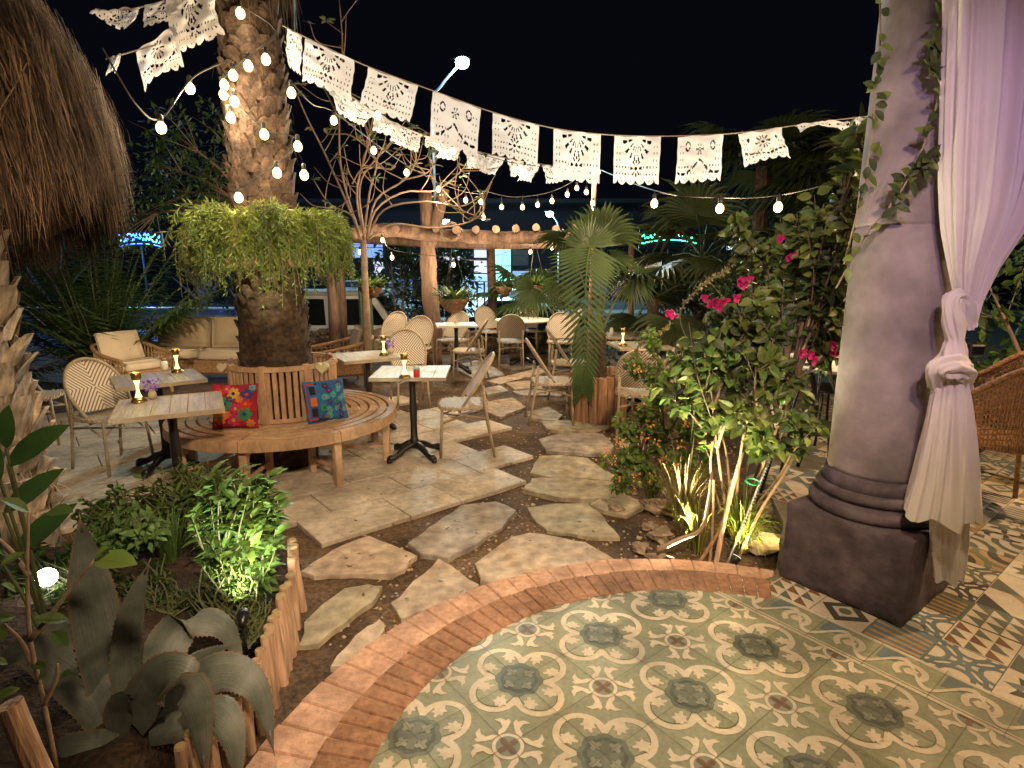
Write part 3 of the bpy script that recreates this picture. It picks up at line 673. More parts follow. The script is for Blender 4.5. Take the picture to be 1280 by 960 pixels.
# ================================================================== thatched palapa, corner top left
PX, PY_ = -3.22, 2.55
pal = thing('palapa', 'shaggy brown thatched palapa roof hanging into the upper left corner', 'palapa', (PX, PY_, 0))
th = MB(); rs = random.Random(17)
prof = [(.62, 3.6), (.95, 3.1), (1.18, 2.72), (1.30, 2.45), (1.33, 2.2), (1.28, 1.98)]     # radius, height
def pr_at(t):
    f = t * (len(prof) - 1); j = min(int(f), len(prof) - 2); return lerp(prof[j][0], prof[j + 1][0], f - j), lerp(prof[j][1], prof[j + 1][1], f - j)
for k in range(15000):
    a = rs.uniform(-PI * .62, PI * .62) if k % 8 else rs.uniform(0, 2 * PI)
    t = rs.random() ** .75; r, z = pr_at(t * .97); cl_ = mnoise.noise((a * 11, t * 5, 2)); L_ = rs.uniform(.2, .46) * (1 + .45 * cl_); r += rs.uniform(-.05, .03) + .035 * cl_
    hem = .16 * math.sin(a * 2.3 + 1) + .06 * mnoise.noise((a * 3, 0, 0))
    pts = []; ws = []
    sw = rs.uniform(-.08, .08) + .28 * mnoise.noise((a * 9, t * 4, 8)) + (rs.uniform(-.5, .5) if rs.random() < .06 else 0)
    for i in range(4):
        f = i / 3; rr_ = r + .14 * f * (1 - t) + rs.uniform(-.006, .012) + f * rs.uniform(0, .03); aa = a + sw * f * .35
        zz = z - L_ * f * (.95 if t > .3 else .85) ; pts.append(V((rr_ * math.cos(aa), rr_ * math.sin(aa), zz + hem * t))); ws.append((.006, .0055, .004, .001)[i])
    th.strip(pts, ws, V((-math.sin(a), math.cos(a), rs.uniform(-.3, .3))), (0 if cl_ + rs.uniform(-.3, .3) < .12 else 2) if rs.random() > .08 + .12 * t else 1)
th.build('thatch', [m_thatch, mat('pale_straw', (.34, .22, .12), .9, .4, 3), mat('weathered_straw', (.055, .032, .02), .95, .5, 3)], pal)
mb = MB(); seg = 48; P2 = [(r - .07, z - .05) for r, z in prof]
mb.lathe([(.05, 3.95)] + P2 + [(1.0, 2.15), (.2, 2.9)], seg=seg, cap=False)
for i, v in enumerate(mb.v):
    a = math.atan2(v[1], v[0]); q = 1 + .02 * mnoise.noise((v[0] * 7, v[1] * 7, v[2] * 7)); mb.v[i] = (v[0] * q, v[1] * q, v[2] + (.16 * math.sin(a * 2.3 + 1) * (1 if v[2] < 2.3 else 0)))
mb.build('underlay', m_thatchd, pal, True)
mb = MB(); mb.tube([(0, 0, -.02), (.02, .01, 1.5), (0, 0, 3.9)], [.07, .065, .06], 12, jit=.06); mb.build('pole', m_trunkw, pal, True)
# ================================================================== trees, palms, planting
def boots(mb, cx, cy, z0, z1, r0, r1, n, L_, W_, out, mi=0, seed=1, shag=0.0):
    """overlapping cut leaf bases spiralling round a palm trunk"""
    rr = random.Random(seed)
    for k in range(n):
        f = k / n; z = lerp(z0, z1, f); r = lerp(r0, r1, f); a = k * 2.39996 + rr.uniform(-.12, .12)
        d = V((math.cos(a), math.sin(a), 0)); sd = V((-d.y, d.x, 0)); l = L_ * rr.uniform(.75, 1.25); w_ = W_ * rr.uniform(.8, 1.2); o_ = out * rr.uniform(.5, 1.5)
        b = V((cx, cy, z)) + d * (r * .93); tilt = rr.uniform(-.25, .25)
        u = (V((0, 0, 1)) + sd * tilt).normalized()
        rows = [(0, 1.0, 0), (.45, .95, .35), (.8, .7, .75), (1.0, .42, 1.0)]
        vs = []
        for t, ww, oo in rows:
            c = b + u * (l * t) + d * (o_ * oo); th_ = .022 * (1 - .3 * t)
            vs += [c - sd * w_ * ww / 2, c + d * th_, c + sd * w_ * ww / 2, c - d * th_ * .8]
        fs = []
        for i in range(3):
            for q in range(4): fs.append((i * 4 + q, i * 4 + (q + 1) % 4, i * 4 + 4 + (q + 1) % 4, i * 4 + 4 + q))
        fs.append((12, 13, 14, 15)); mb.add(vs, fs, mi)
        if shag and rr.random() < shag:
            for q in range(3):
                p = b + d * .02 + sd * rr.uniform(-.06, .06); e = p + V((rr.uniform(-.08, .08), rr.uniform(-.08, .08), -rr.uniform(.05, .2))) + d * .06
                mb.strip([p, (p + e) / 2 + d * .02, e], [.006, .004, .001], sd, mi)
def frond(mb, base, d, up, L_, n, lw, ll, droop, mi=0, rach=0, rr=rnd):
    """pinnate palm frond"""
    d = V(d).normalized(); up = V(up); P = []
    for i in range(n + 1):
        t = i / n; P.append(V(base) + d * (L_ * t) + up * (L_ * .35 * t) - V((0, 0, 1)) * (droop * L_ * t * t))
    mb.tube(P, [.012 * (1 - .8 * i / n) for i in range(n + 1)], 5, rach)
    for i in range(2, n):
        t = i / n; tg = (P[i + 1] - P[i - 1]).normalized(); sd = tg.cross(V((0, 0, 1))).normalized(); l = ll * math.sin(PI * min(1, t * .9 + .12)) ** .7
        for s in (-1, 1):
            dd = (sd * s + tg * .75 + V((0, 0, rr.uniform(-.35, .05)))).normalized()
            mb.leaf(P[i], dd, V((0, 0, 1)), l * rr.uniform(.85, 1.1), lw, mi, .3, .35, (0, .4, 1), (.5, 1, .03))
def fan(mb, hub, d, nrm, L_, n, spread, mi=0, droop=.25, rr=rnd, W_=.055):
    """fan palm blade"""
    d = V(d).normalized(); nrm = V(nrm).normalized(); sd = d.cross(nrm).normalized(); nrm = sd.cross(d)
    for k in range(n):
        a = -spread + 2 * spread * k / (n - 1) + rr.uniform(-.03, .03); dd = d * math.cos(a) + sd * math.sin(a)
        l = L_ * (.72 + .28 * math.cos(a * .55)) * rr.uniform(.9, 1.06); pts = []; dr = droop * rr.uniform(.7, 1.5)
        x = dd.cross(nrm).normalized(); vs = []
        for t, ww in ((0.03, .12), (.3, .8), (.55, 1), (.78, .6), (1, .04)):
            p = V(hub) + dd * (l * t) - V((0, 0, 1)) * (dr * l * max(0, t - .35) ** 2) + nrm * (.06 * l * t)
            w_ = W_ * ww * (L_ / .6) / 2; vs += [p - x * w_ + nrm * w_ * .5, p, p + x * w_ + nrm * w_ * .5]
        mb.add(vs, [q for i in range(4) for q in ((3 * i, 3 * i + 1, 3 * i + 4, 3 * i + 3), (3 * i + 1, 3 * i + 2, 3 * i + 5, 3 * i + 4))], mi)

# --- big palm in the middle of the round bench
BC = V((-1.90, 4.78, 0))
palm = thing('palm_tree', 'stout palm trunk wrapped in bulb lights rising through the round bench', 'tree', BC)
mb = MB(); prof = [(.285, -.05), (.285, .4), (.28, .8), (.255, 1.4), (.215, 2.0), (.19, 2.8), (.19, 4.6)]
mb.lathe(prof, (-.05, 0, 0), 40)
for i, v in enumerate(mb.v):
    q = 1 + .05 * mnoise.noise((v[0] * 7, v[1] * 7, v[2] * 9)); mb.v[i] = (v[0] * q, v[1] * q, v[2])
boots(mb, -.05, 0, 0.0, 4.5, .272, .175, 560, .13, .15, .035, 0, 4, .35)
mb.build('trunk', m_bark, palm)
mb = MB(); rr = random.Random(31)
for k in range(26):
    a = k * 2.4; e = rr.uniform(.0, .9); d = V((math.cos(a), math.sin(a), 0))
    b = V((-.05, 0, 4.55)) + d * .1; hub = b + d * (.9 * math.cos(e)) + V((0, 0, .9 * math.sin(e) + .2)); mb.tube([b, (b + hub) / 2 + V((0, 0, .08)), hub], .014, 5, 0)
    fan(mb, hub, d + V((0, 0, e * .5)), V((0, 0, 1)) - d * .3, .85, 26, 1.9, 0, .6, rr)
mb.build('crown', m_palm, palm)
mb = MB()
for k in range(420):
    a = rr.uniform(0, 2 * PI); d = V((math.cos(a), math.sin(a), 0)); p = V((-.05, 0, rr.uniform(4.0, 4.6))) + d * .26; l = rr.uniform(.3, .85)
    mb.strip([p, p + d * .08 - V((0, 0, l * .5)), p + d * rr.uniform(.05, .14) - V((0, 0, l))], [.02, .014, .003], V((-d.y, d.x, 0)), 0)
mb.build('dry_skirt', m_dryleaf, palm)
# fern ring
fr = thing('hanging_fern_ring', 'thick ring of drooping bright green ferns hung round the palm trunk', 'plant', (BC.x - .03, BC.y, 1.80))
mb = MB(); rr = random.Random(8)
for k in range(820):
    a = rr.uniform(0, 2 * PI); d = V((math.cos(a), math.sin(a), 0)); r0 = rr.uniform(.27, .46); clump = mnoise.noise((a * 2.6, 0, 7))
    b = d * r0 + V((0, 0, .12 + rr.uniform(-.08, .10))); l = rr.uniform(.22, .50) * (1 + .6 * clump); ri = rr.uniform(.02, .14) * (1 + .5 * clump); ou = rr.uniform(.08, .24) * (1 + .35 * clump); pts = []
    sw = V((-d.y, d.x, 0)) * rr.uniform(-.14, .14)
    for i in range(9):
        t = i / 8; pts.append(b + d * (ou * math.sin(t * PI * .55)) + sw * t + V((0, 0, ri * math.sin(min(1, t * 2.2) * PI * .5) - l * 1.0 * t * t)))
    mb.tube(pts, .0025, 3, 1, False)
    mi = (0 if rr.random() > .35 else (2 if rr.random() > .4 else 3)) if rr.random() > .05 else 4
    for i in range(1, 9):
        tg = (pts[i] - pts[i - 1]).normalized(); wl = .055 * math.sin(PI * (i + .6) / 10.2) + .012
        for q in range(4):
            p = pts[i - 1].lerp(pts[i], q / 4); sd = rv().cross(tg).normalized()
            mb.qleaf(p, sd + tg * .9, rv(), wl * rr.uniform(.7, 1.3), .012, mi)
mb.build('fronds', [m_fern, m_stemg, m_lf_lime, m_lf_mid, m_dryleaf], fr)
mb = MB(); mb.lathe([(.26, -.1), (.36, -.16), (.45, -.08), (.46, .08), (.4, .12), (.26, .1)], seg=36, cap=False); mb.build('coir_planter', m_coco, fr, True)

# --- shaggy palm trunk at the far left
LT = G(18, 668); LT = V((-2.97, 3.15, 0))
lp = thing('shaggy_palm_trunk', 'palm trunk with big pale peeling leaf bases at the left edge', 'tree', LT)
mb = MB(); mb.lathe([(.24, -.1), (.22, .5), (.18, 1.2), (.16, 3.3)], seg=24); boots(mb, 0, 0, .1, 2.1, .22, .17, 110, .20, .20, .085, 0, 9, .9)
boots(mb, 0, 0, .02, .6, .26, .24, 30, .16, .18, .09, 0, 19, .9)
mb.build('trunk', m_boot, lp)
mb = MB(); rr = random.Random(12)
for k in range(12):
    a = k * 2.4; d = V((math.cos(a), math.sin(a), 0)); b = V((0, 0, 3.25)); hub = b + d * .5 + V((0, 0, .45)); mb.tube([b, hub], .014, 5, 0); fan(mb, hub, d + V((0, 0, .3)), V((0, 0, 1)) - d * .3, .6, 18, 1.8, 0, .5, rr)
mb.build('crown', m_palmd, lp)

# --- pinnate palms and dark shrubs behind
def areca(name, label, base, n, L_, seed, m, cat='plant', lift=.8, ll=.32, lw=.035):
    rr = random.Random(seed); t = thing(name, label, cat, base); mb = MB()
    for k in range(n):
        a = rr.uniform(0, 2 * PI); el = rr.uniform(.75, 1.48) if lift == 1 else rr.uniform(.35, 1.35); d = V((math.cos(a) * math.cos(el), math.sin(a) * math.cos(el), math.sin(el)))
        b = V((rr.uniform(-.12, .12), rr.uniform(-.12, .12), .05)); frond(mb, b, d, V((0, 0, .1)), L_ * rr.uniform(.7, 1.1), 22, lw, ll, rr.uniform(.25, .6) * (.6 if lift == 1 else 1), 0, 1, rr)
    mb.build('fronds', [m, m_stemg], t)
    return t
areca('areca_palm', 'dark bushy areca palm behind the left sofa chair', V((-5.75, 8.1, 0)), 84, 2.7, 3, m_lf_mid, lift=1, ll=.4, lw=.05)
areca('areca_palm', 'dark low palm at the left edge behind the pale palm trunk', V((-6.4, 7.0, 0)), 26, 1.5, 5, m_palmd)
def fanpalm(label, base, h, n, L_, seed, m, trunk_r=.09, el=(-.3, 1.1), spread=1.9, name='fan_palm', group=None, pet=.6):
    rr = random.Random(seed); t = thing(name, label, 'palm', base, 0, group); mb = MB()
    mb.tube([(0, 0, -.05), (.02, 0, h * .5), (0, 0, h)], [trunk_r * 1.2, trunk_r, trunk_r * .9], 12, jit=.12); mb.build('trunk', m_bark, t)
    mb = MB()
    for k in range(n):
        a = k * 2.4 + rr.uniform(-.3, .3); e = rr.uniform(*el); d = V((math.cos(a) * math.cos(e), math.sin(a) * math.cos(e), math.sin(e)))
        b = V((0, 0, h)); hub = b + d * (pet * rr.uniform(.7, 1.2)); mb.tube([b, (b + hub) / 2 + V((0, 0, .05)), hub], [.014, .01, .008], 5, 0)
        fan(mb, hub, d - V((0, 0, .25)), V((0, 0, 1)) * math.cos(e) - V((d.x, d.y, 0)) * math.sin(e) + V((0, 0, .2)), L_ * rr.uniform(.8, 1.15), 26, spread, 0, .7, rr)
    mb.build('crown', m, t); return t
fanpalm('dark fan palm behind the bougainvillea under the right bulbs', V((2.55, 8.0, 0)), 1.75, 12, .75, 41, m_palmd, group='dark fan palms at the back right')
fanpalm('olive drooping fan palm just right of the log planter palm', V((1.75, 7.3, 0)), 1.25, 9, .6, 42, m_palmd, .08, (-.6, .7), group='dark fan palms at the back right')
fanpalm('dim tall fan palm against the night sky beside the column', V((4.3, 10.5, 0)), 3.3, 15, 1.0, 43, m_palmd, .14, group='dark fan palms at the back right')
fanpalm('second dim fan palm against the night sky close to the column', V((5.3, 9.5, 0)), 2.9, 15, 1.0, 44, m_palmd, .14, group='dark fan palms at the back right')
fanpalm('small fan palm at the rear under the pergola beam', V((.35, 11.2, 0)), .9, 12, .6, 45, m_palm, .07, (-.2, 1.0))
# --- the fan palm in the log planter
FP = G(750, 530); FP = V((FP.x, FP.y + .22, 0))
fp = thing('potted_fan_palm', 'green fan palm with one long drooping leaf in the log planter', 'palm', (FP.x, FP.y, .40)); FZ = .40
def rel(p): return V(p) - V((FP.x, FP.y, FZ))
mb = MB(); mb.tube([(0, 0, -.05), (.01, 0, .25), (0, 0, .55)], [.10, .08, .06], 12, jit=.15); mb.build('trunk', m_bark, fp)
rr = random.Random(77)
hubs = [((737, 308), FP.y - .35, (.05, -.3, -1), .0), ((705, 298), FP.y + .3, (-1, 0, .05), .36), ((752, 300), FP.y + .15, (.15, .2, 1), .5), ((765, 322), FP.y + .1, (1, -.1, -.2), .33),
        ((668, 360), FP.y + .7, (-.7, 0, -.6), .30), ((700, 355), FP.y + .5, (-.3, 0, -1), .26), ((790, 350), FP.y + .5, (1, 0, -.6), .33)]
for i, ((px, py), Y, d, L_) in enumerate(hubs):
    hub = rel(AT(px, py, Y)); b = V((0, 0, .5)); mb = MB()
    mb.tube(catmull([b, b.lerp(hub, .5) + V((0, 0, .1)), hub], 8), [.014] * 4 + [.009] * 5, 6, 1)
    if i == 0:                                             # long costapalmate leaf hanging down towards the viewer
        P = catmull([hub, rel(AT(733, 340, Y - .08)), rel(AT(731, 400, Y - .10)), rel(AT(730, 455, Y - .06)), rel(AT(729, 492, Y - .02))], 34)
        mb.tube(P, [.010 * (1 - .7 * k / 34) for k in range(35)], 5, 1)
        for k in range(34):
            t = k / 34; tg = (P[k + 1] - P[k]).normalized(); sd = tg.cross(V((0, -1, 0))).normalized()
            l = lerp(.40, .20, t); sp = lerp(1.05, .65, min(1, t * 1.4))
            for s in (-1, 1):
                dd = (sd * s * sp + tg * lerp(.25, 1, t) + V((0, -.12, -.10))).normalized()
                mb.leaf(P[k], dd, V((0, -1, 0)) + sd * s * .5, l * rr.uniform(.9, 1.08), .032, 0, .35, .22 if t < .3 else .1, (0, .35, .7, 1), (.5, 1, .75, .03))
        for k in range(26):                                # upper blades fanning from the hub
            a = -1.5 + 3.0 * k / 25; dd = V((math.sin(a), -.12, math.cos(a) * .9))
            mb.leaf(hub, dd, V((0, -1, 0)), .34 * rr.uniform(.7, 1.05), .034, 0, .3, .16, (0, .3, .65, 1), (.2, 1, .8, .03))
    else:
        nrm = V((0, -1, .5)) if abs(d[2]) > .5 else V((0, -.5, 1)); fan(mb, hub, V(d), nrm, L_, 30, 1.5 if i == 2 else 1.8, 0, .5, rr)
    mb.build('leaf', [m_palm, m_lf_lite] if i == 0 else [m_palm, m_stemg], fp)
lgp = thing('log_planter', 'round planter of upright rough split logs holding the fan palm', 'planter', (FP.x, FP.y, 0))
rr = random.Random(15)
for k in range(19):
    a = 2 * PI * k / 19 + .1; h = .46 + rr.uniform(-.02, .09); r = .048 * rr.uniform(.9, 1.15); mb = MB()
    x, y = .265 * math.cos(a), .265 * math.sin(a); mb.tube([(x, y, -.03), (x * 1.01, y, h * .5), (x * .99, y, h)], [r, r * .95, r * .9], 10, jit=.1); mb.build('log', m_log, lgp)
mb = MB(); mb.lathe([(.0, .40), (.12, .41), (.235, .39)], seg=20, cap=False); mb.build('soil_fill', m_soil, lgp)

# --- bare frangipani tree behind and leafy tree behind the palm
bt = thing('bare_frangipani_tree', 'leafless pale branched frangipani tree behind the fern ring', 'tree', AT(452, 300, 8.0) * 1 - V((0, 0, AT(452, 300, 8.0).z)))
base = V(bt.location); mb = MB(); tips = []; rr = random.Random(23)
paths = [[(452, 300), (432, 250), (405, 190), (385, 150), (372, 120)], [(452, 300), (428, 220), (424, 150), (428, 60), (424, 0)], [(456, 300), (446, 240), (462, 170), (455, 130)], [(456, 300), (450, 230), (478, 190), (500, 165)],
         [(458, 300), (470, 250), (505, 225), (520, 200), (515, 175)], [(458, 300), (480, 262), (530, 252), (575, 258), (600, 246)], [(458, 300), (470, 262), (505, 240), (545, 238), (575, 215), (585, 200)], [(450, 300), (440, 270), (412, 255), (392, 225)],
         [(458, 300), (490, 280), (540, 285), (585, 278), (605, 262), (603, 240)], [(454, 300), (462, 240), (470, 200), (440, 170), (410, 168)], [(440, 230), (455, 210), (490, 212)], [(424, 150), (410, 120), (398, 100)], [(462, 170), (474, 150), (470, 128)], [(505, 225), (535, 215), (550, 190)], [(560, 256), (590, 268), (612, 275)]]
for i, pth in enumerate(paths):
    P = catmull([AT(x, y, 8.0 + .25 * math.sin(i * 1.7 + k * .8)) - base for k, (x, y) in enumerate(pth)], 16)
    r0 = .016 if i < 10 else .009
    mb.tube(P, [lerp(r0, .007, k / 16) for k in range(17)], 7); tips.append(P[-1]); tips.append(P[11])
    for z in range(5):
        q0 = P[rr.randrange(4, 15)]; e = q0 + V((rr.uniform(-.45, .45), rr.uniform(-.4, .3), rr.uniform(.1, .55))); mb.tube(catmull([q0, q0.lerp(e, .5) + V((rr.uniform(-.12, .12), 0, -.06)), e], 7), [.007, .0065, .006, .0055, .005, .0045, .004, .003], 5)
        if rr.random() < .6: tips.append(e)
mb.tube([(0, 0, -.05), (0, .05, 1.0), AT(454, 300, 8.0) - base], [.06, .05, .04], 10, jit=.08); mb.build('trunk', m_branch, bt, True)
mb = MB()
for tp in tips:
    for k in range(rr.randrange(2, 8)):
        dd = rv(); dd.z = abs(dd.z) * .6; mb.leaf(tp, dd, V((0, 0, 1)) + rv(.5), rr.uniform(.08, .15), .045, rr.randrange(2), .2, .3)
mb.build('leaves', [m_lf_mid, m_dryleaf], bt)
def leafy_tree(name, label, base, crown, nl, ls, seed, mats, trunk_r=.06, twigs=18, cat='tree', up=True, parts=('trunk', 'crown'), fork=0.0):
    """crown: list of (point, radius) clumps in world space"""
    rr = random.Random(seed); t = thing(name, label, cat, base); b0 = V(base); tb = MB(); cb = MB()
    if fork: tb.tube([(0, 0, -.05), (.03, 0, fork * .5), (0, 0, fork)], [trunk_r, trunk_r * .8, trunk_r * .6], 9, jit=.08)
    for (c, r) in crown:
        c = V(c) - b0; s0 = V((rr.uniform(-.04, .04), rr.uniform(-.04, .04), fork)); P = catmull([s0, s0.lerp(c, .4) + V((rr.uniform(-.1, .1), rr.uniform(-.1, .1), .12)), c], 9)
        tb.tube(P, [lerp(trunk_r * .5, .006, k / 9) for k in range(10)], 6)
        for k in range(max(3, twigs // len(crown))):
            e = c + rv(r); tb.tube([P[7], P[7].lerp(e, .5) + rv(.03), e], [.006, .004, .002], 4)
    tot = sum(r ** 2 for _, r in crown)
    for (c, r) in crown:
        c = V(c) - b0; nn = int(nl * r * r / tot)
        for k in range(nn):
            d = V((rr.gauss(0, 1), rr.gauss(0, 1), rr.gauss(0, 1))).normalized(); p = c + d * (r * rr.random() ** .45)
            if mnoise.noise(p * (1.1 / r) + V((seed, 0, 0))) < -.18: continue
            dd = d * .6 + rv(.7) + V((0, 0, .15 if up else -.4)); n_ = V((0, 0, 1)) + rv(.6); l = ls * rr.uniform(.65, 1.25)
            if ls > .05: cb.leaf(p, dd, n_, l, l * .48, rr.randrange(len(mats)), .25, .3, (0, .3, .7, 1), (.1, .9, .8, .02))
            else: cb.qleaf(p, dd, n_, l, l * .5, rr.randrange(len(mats)))
    tb.build(parts[0], m_branch, t, True); cb.build(parts[1], mats, t); return t
Y = 7.4
leafy_tree('leafy_tree', 'small leaved dim tree left of the big palm trunk', V((-3.1, Y, 0)), [(AT(x, y, Y + q), r) for x, y, q, r in ((215, 165, 0, .32), (240, 210, .2, .4), (262, 235, 0, .35), (205, 235, .3, .4), (232, 255, 0, .3), (285, 205, .1, .3), (190, 200, .2, .3), (270, 150, .3, .25), (160, 270, .5, .5))], 2600, .075, 61, [m_lf_dark, m_lf_mid], .08, 60, fork=2.15)
Y = 14.0
for i, (lx, px, py, sp) in enumerate((('dark round shrub across the street left of the forked post', 500, 345, .9), ('dark shrub across the street right of the forked post', 560, 350, .7), ('broad dark tree crown behind the parked off-road car', 320, 350, 1.4))):
    c = AT(px, py, Y + i * .8); leafy_tree('street_shrub', lx, V((c.x, c.y, -.8)), [(c + V((q * sp * .6, 0, z * sp)), sp * .55) for q, z in ((-1, 0), (0, .3), (1, 0), (-.4, .8), (.5, .7), (0, -.7), (-.9, -.8), (.9, -.8))], 1800, .16, 70 + i, [m_lf_dark, m_palmd], .12, 20, 'shrub')
# ================================================================== foreground planting
# log edging
le = thing('log_edging', 'row of short sawn logs edging the raised bed by the terrace', 'edging', (EDGE[30].x, EDGE[30].y, 0))
rr = random.Random(2); acc = 0; last = EDGE[0]; k = 0
for i in range(1, len(EDGE)):
    if (EDGE[i] - last).length < .038: continue
    p = EDGE[i]; last = p; h = .27 + rr.uniform(-.03, .03); r = .0185 * rr.uniform(.9, 1.25); mb = MB(); q = p - V(le.location) + V((rr.uniform(-.008, .008), 0, 0))
    ln = rr.uniform(-.015, .03)
    mb.tube([q + V((ln, 0, -.06)), q + V((ln * .5, 0, h * .5)), q + V((0, 0, h - .006))], [r * 1.05, r, r], 12, 0, True, .07); mb.tube([q + V((0, 0, h - .006)), q + V((0, 0, h))], [r, r * .86], 12, 1)
    mb.build('log', [m_logl, m_logend], le)
# agave
AB = G(152, 925, .22); AB.y += .10
ag = thing('agave', 'large grey green agave with broad arching leaves in the near left bed', 'agave', AB)
def agleaf(pts, Wd, side_hint, seed, thick=.012, gut=.26, fc=.6):
    rr = random.Random(seed); P = catmull([V(p) - AB for p in pts], 26); mb = MB(); vs = []; n = len(P)
    sides = []
    for i, p in enumerate(P):
        t = i / (n - 1); tg = (P[min(i + 1, n - 1)] - P[max(0, i - 1)]).normalized(); vw = (p + AB - V((0, 0, CAM_H + .5))).normalized(); h0 = V(side_hint) - tg * tg.dot(V(side_hint)); h1 = tg.cross(vw); h1 = -h1 if h1.dot(h0) < 0 else h1; sd = (h0.normalized() * (1 - fc) + h1.normalized() * fc).normalized()
        if sides: sd = (sd + sides[-1] * 1.5).normalized()
        sides.append(sd)
    top = []; bot = []; at_ = []
    for i, p in enumerate(P):
        t = i / (n - 1); tg = (P[min(i + 1, n - 1)] - P[max(0, i - 1)]).normalized(); sd = sides[i]; sd = (sd - tg * tg.dot(sd)).normalized(); nr = sd.cross(tg)
        w_ = 1.0 * Wd * (.72 + .28 * math.sin(PI * min(1, t * 1.35))) * (1 - max(0, (t - .66) / .34) ** 1.5 * .97) / 2
        th_ = thick * (1 - .8 * t); wav = .005 * math.sin(t * 15 + seed) * math.sin(PI * t)
        for q in (-1, -.8, -.5, -.2, 0, .2, .5, .8, 1):
            at_.append((q, t))
            c = p + sd * (w_ * q) + nr * (abs(q) ** 1.3 * w_ * gut + (wav * q if abs(q) == 1 else 0)); top.append(c); bot.append(c - nr * (th_ * (1 - abs(q) ** 3 * .85)))
    m = 9; vs = top
    fs = [(i * m + k, i * m + k + 1, (i + 1) * m + k + 1, (i + 1) * m + k) for i in range(n - 1) for k in range(m - 1)]
    mb.add(top, fs); mb.add(bot, [f[::-1] for f in fs])
    for k in range(3, n - 3):                              # small marginal teeth
        for q in (0, 8):
            a = vs[k * m + q]; b = vs[(k + 1) * m + q]; o_ = (a - vs[k * m + 4]).normalized() * .005; mb.add([a, b.lerp(a, .6), a.lerp(b, .3) + o_], [(0, 1, 2)])
    mb.tube([P[-3], P[-1] + (P[-1] - P[-3]).normalized() * .02], [.004, .0008], 5)
    o = mb.build('leaf', m_agave, ag, True); nv = len(o.data.vertices)
    for nm, ix in (('across', 0), ('along', 1)):
        l_ = [q[ix] for q in at_] * 2; l_ += [(1.0, .98)[ix]] * (nv - len(l_)); o.data.attributes.new(nm, 'FLOAT', 'POINT').data.foreach_set('value', l_[:nv])
    return o
def agave_mat():
    m = bpy.data.materials.new('agave_skin'); m.use_nodes = True; nt = m.node_tree; N = nt.nodes; L = nt.links; b = N['Principled BSDF']
    ac, al, tc = N.new('ShaderNodeAttribute'), N.new('ShaderNodeAttribute'), N.new('ShaderNodeTexCoord'); ac.attribute_name = 'across'; al.attribute_name = 'along'
    cx = N.new('ShaderNodeCombineXYZ'); L.new(ac.outputs['Fac'], cx.inputs[0]); L.new(al.outputs['Fac'], cx.inputs[1])
    mp = N.new('ShaderNodeMapping'); mp.inputs['Scale'].default_value = (26, 3.0, 1); L.new(cx.outputs[0], mp.inputs[0]); ve = N.new('ShaderNodeVectorMath'); ve.operation = 'ADD'; L.new(mp.outputs[0], ve.inputs[0]); L.new(tc.outputs['Object'], ve.inputs[1])
    n1 = N.new('ShaderNodeTexNoise'); n1.inputs['Scale'].default_value = 1.0; n1.inputs['Detail'].default_value = 4; L.new(ve.outputs[0], n1.inputs['Vector'])     # fine length-wise fibres
    n2 = N.new('ShaderNodeTexNoise'); n2.inputs['Scale'].default_value = 7.0; n2.inputs['Detail'].default_value = 7; n2.inputs['Roughness'].default_value = .65; L.new(tc.outputs['Object'], n2.inputs['Vector'])   # waxy bloom
    r1 = N.new('ShaderNodeValToRGB'); r1.color_ramp.elements[0].position = .36; r1.color_ramp.elements[1].position = .66; r1.color_ramp.elements[0].color = (.072, .088, .070, 1); r1.color_ramp.elements[1].color = (.17, .185, .16, 1); L.new(n2.outputs['Fac'], r1.inputs[0])
    r2 = N.new('ShaderNodeMapRange'); r2.inputs[1].default_value = .3; r2.inputs[2].default_value = .7; r2.inputs[3].default_value = .78; r2.inputs[4].default_value = 1.18; L.new(n1.outputs['Fac'], r2.inputs[0])
    mx = N.new('ShaderNodeMix'); mx.data_type = 'RGBA'; mx.blend_type = 'MULTIPLY'; mx.inputs[0].default_value = 1; L.new(r1.outputs[0], mx.inputs[6]); L.new(r2.outputs[0], mx.inputs[7])
    ab = N.new('ShaderNodeMath'); ab.operation = 'ABSOLUTE'; L.new(ac.outputs['Fac'], ab.inputs[0]); e = N.new('ShaderNodeMapRange'); e.inputs[1].default_value = .86; e.inputs[2].default_value = 1; L.new(ab.outputs[0], e.inputs[0])
    tp_ = N.new('ShaderNodeMapRange'); tp_.inputs[1].default_value = .93; tp_.inputs[2].default_value = 1; L.new(al.outputs['Fac'], tp_.inputs[0]); mxx = N.new('ShaderNodeMath'); mxx.operation = 'MAXIMUM'; L.new(e.outputs[0], mxx.inputs[0]); L.new(tp_.outputs[0], mxx.inputs[1])
    m3 = N.new('ShaderNodeMix'); m3.data_type = 'RGBA'; L.new(mxx.outputs[0], m3.inputs[0]); L.new(mx.outputs[2], m3.inputs[6]); m3.inputs[7].default_value = (.16, .115, .075, 1); L.new(m3.outputs[2], b.inputs['Base Color'])
    bp = N.new('ShaderNodeBump'); bp.inputs['Strength'].default_value = .5; bp.inputs['Distance'].default_value = .004; L.new(n1.outputs['Fac'], bp.inputs['Height']); L.new(bp.outputs[0], b.inputs['Normal'])
    b.inputs['Roughness'].default_value = .48; return m
m_agave = agave_mat()
Ya = AB.y
A = lambda x, y, d: AT(x, y, Ya + d)
agleaf([A(150, 915, .02), A(128, 800, .10), A(112, 720, .12), A(100, 648, .12)], .145, (1, .3, 0), 1, fc=.5)
agleaf([A(160, 910, 0), A(158, 820, .02), A(166, 760, .02), A(186, 704, .02)], .085, (1, .2, .1), 2)
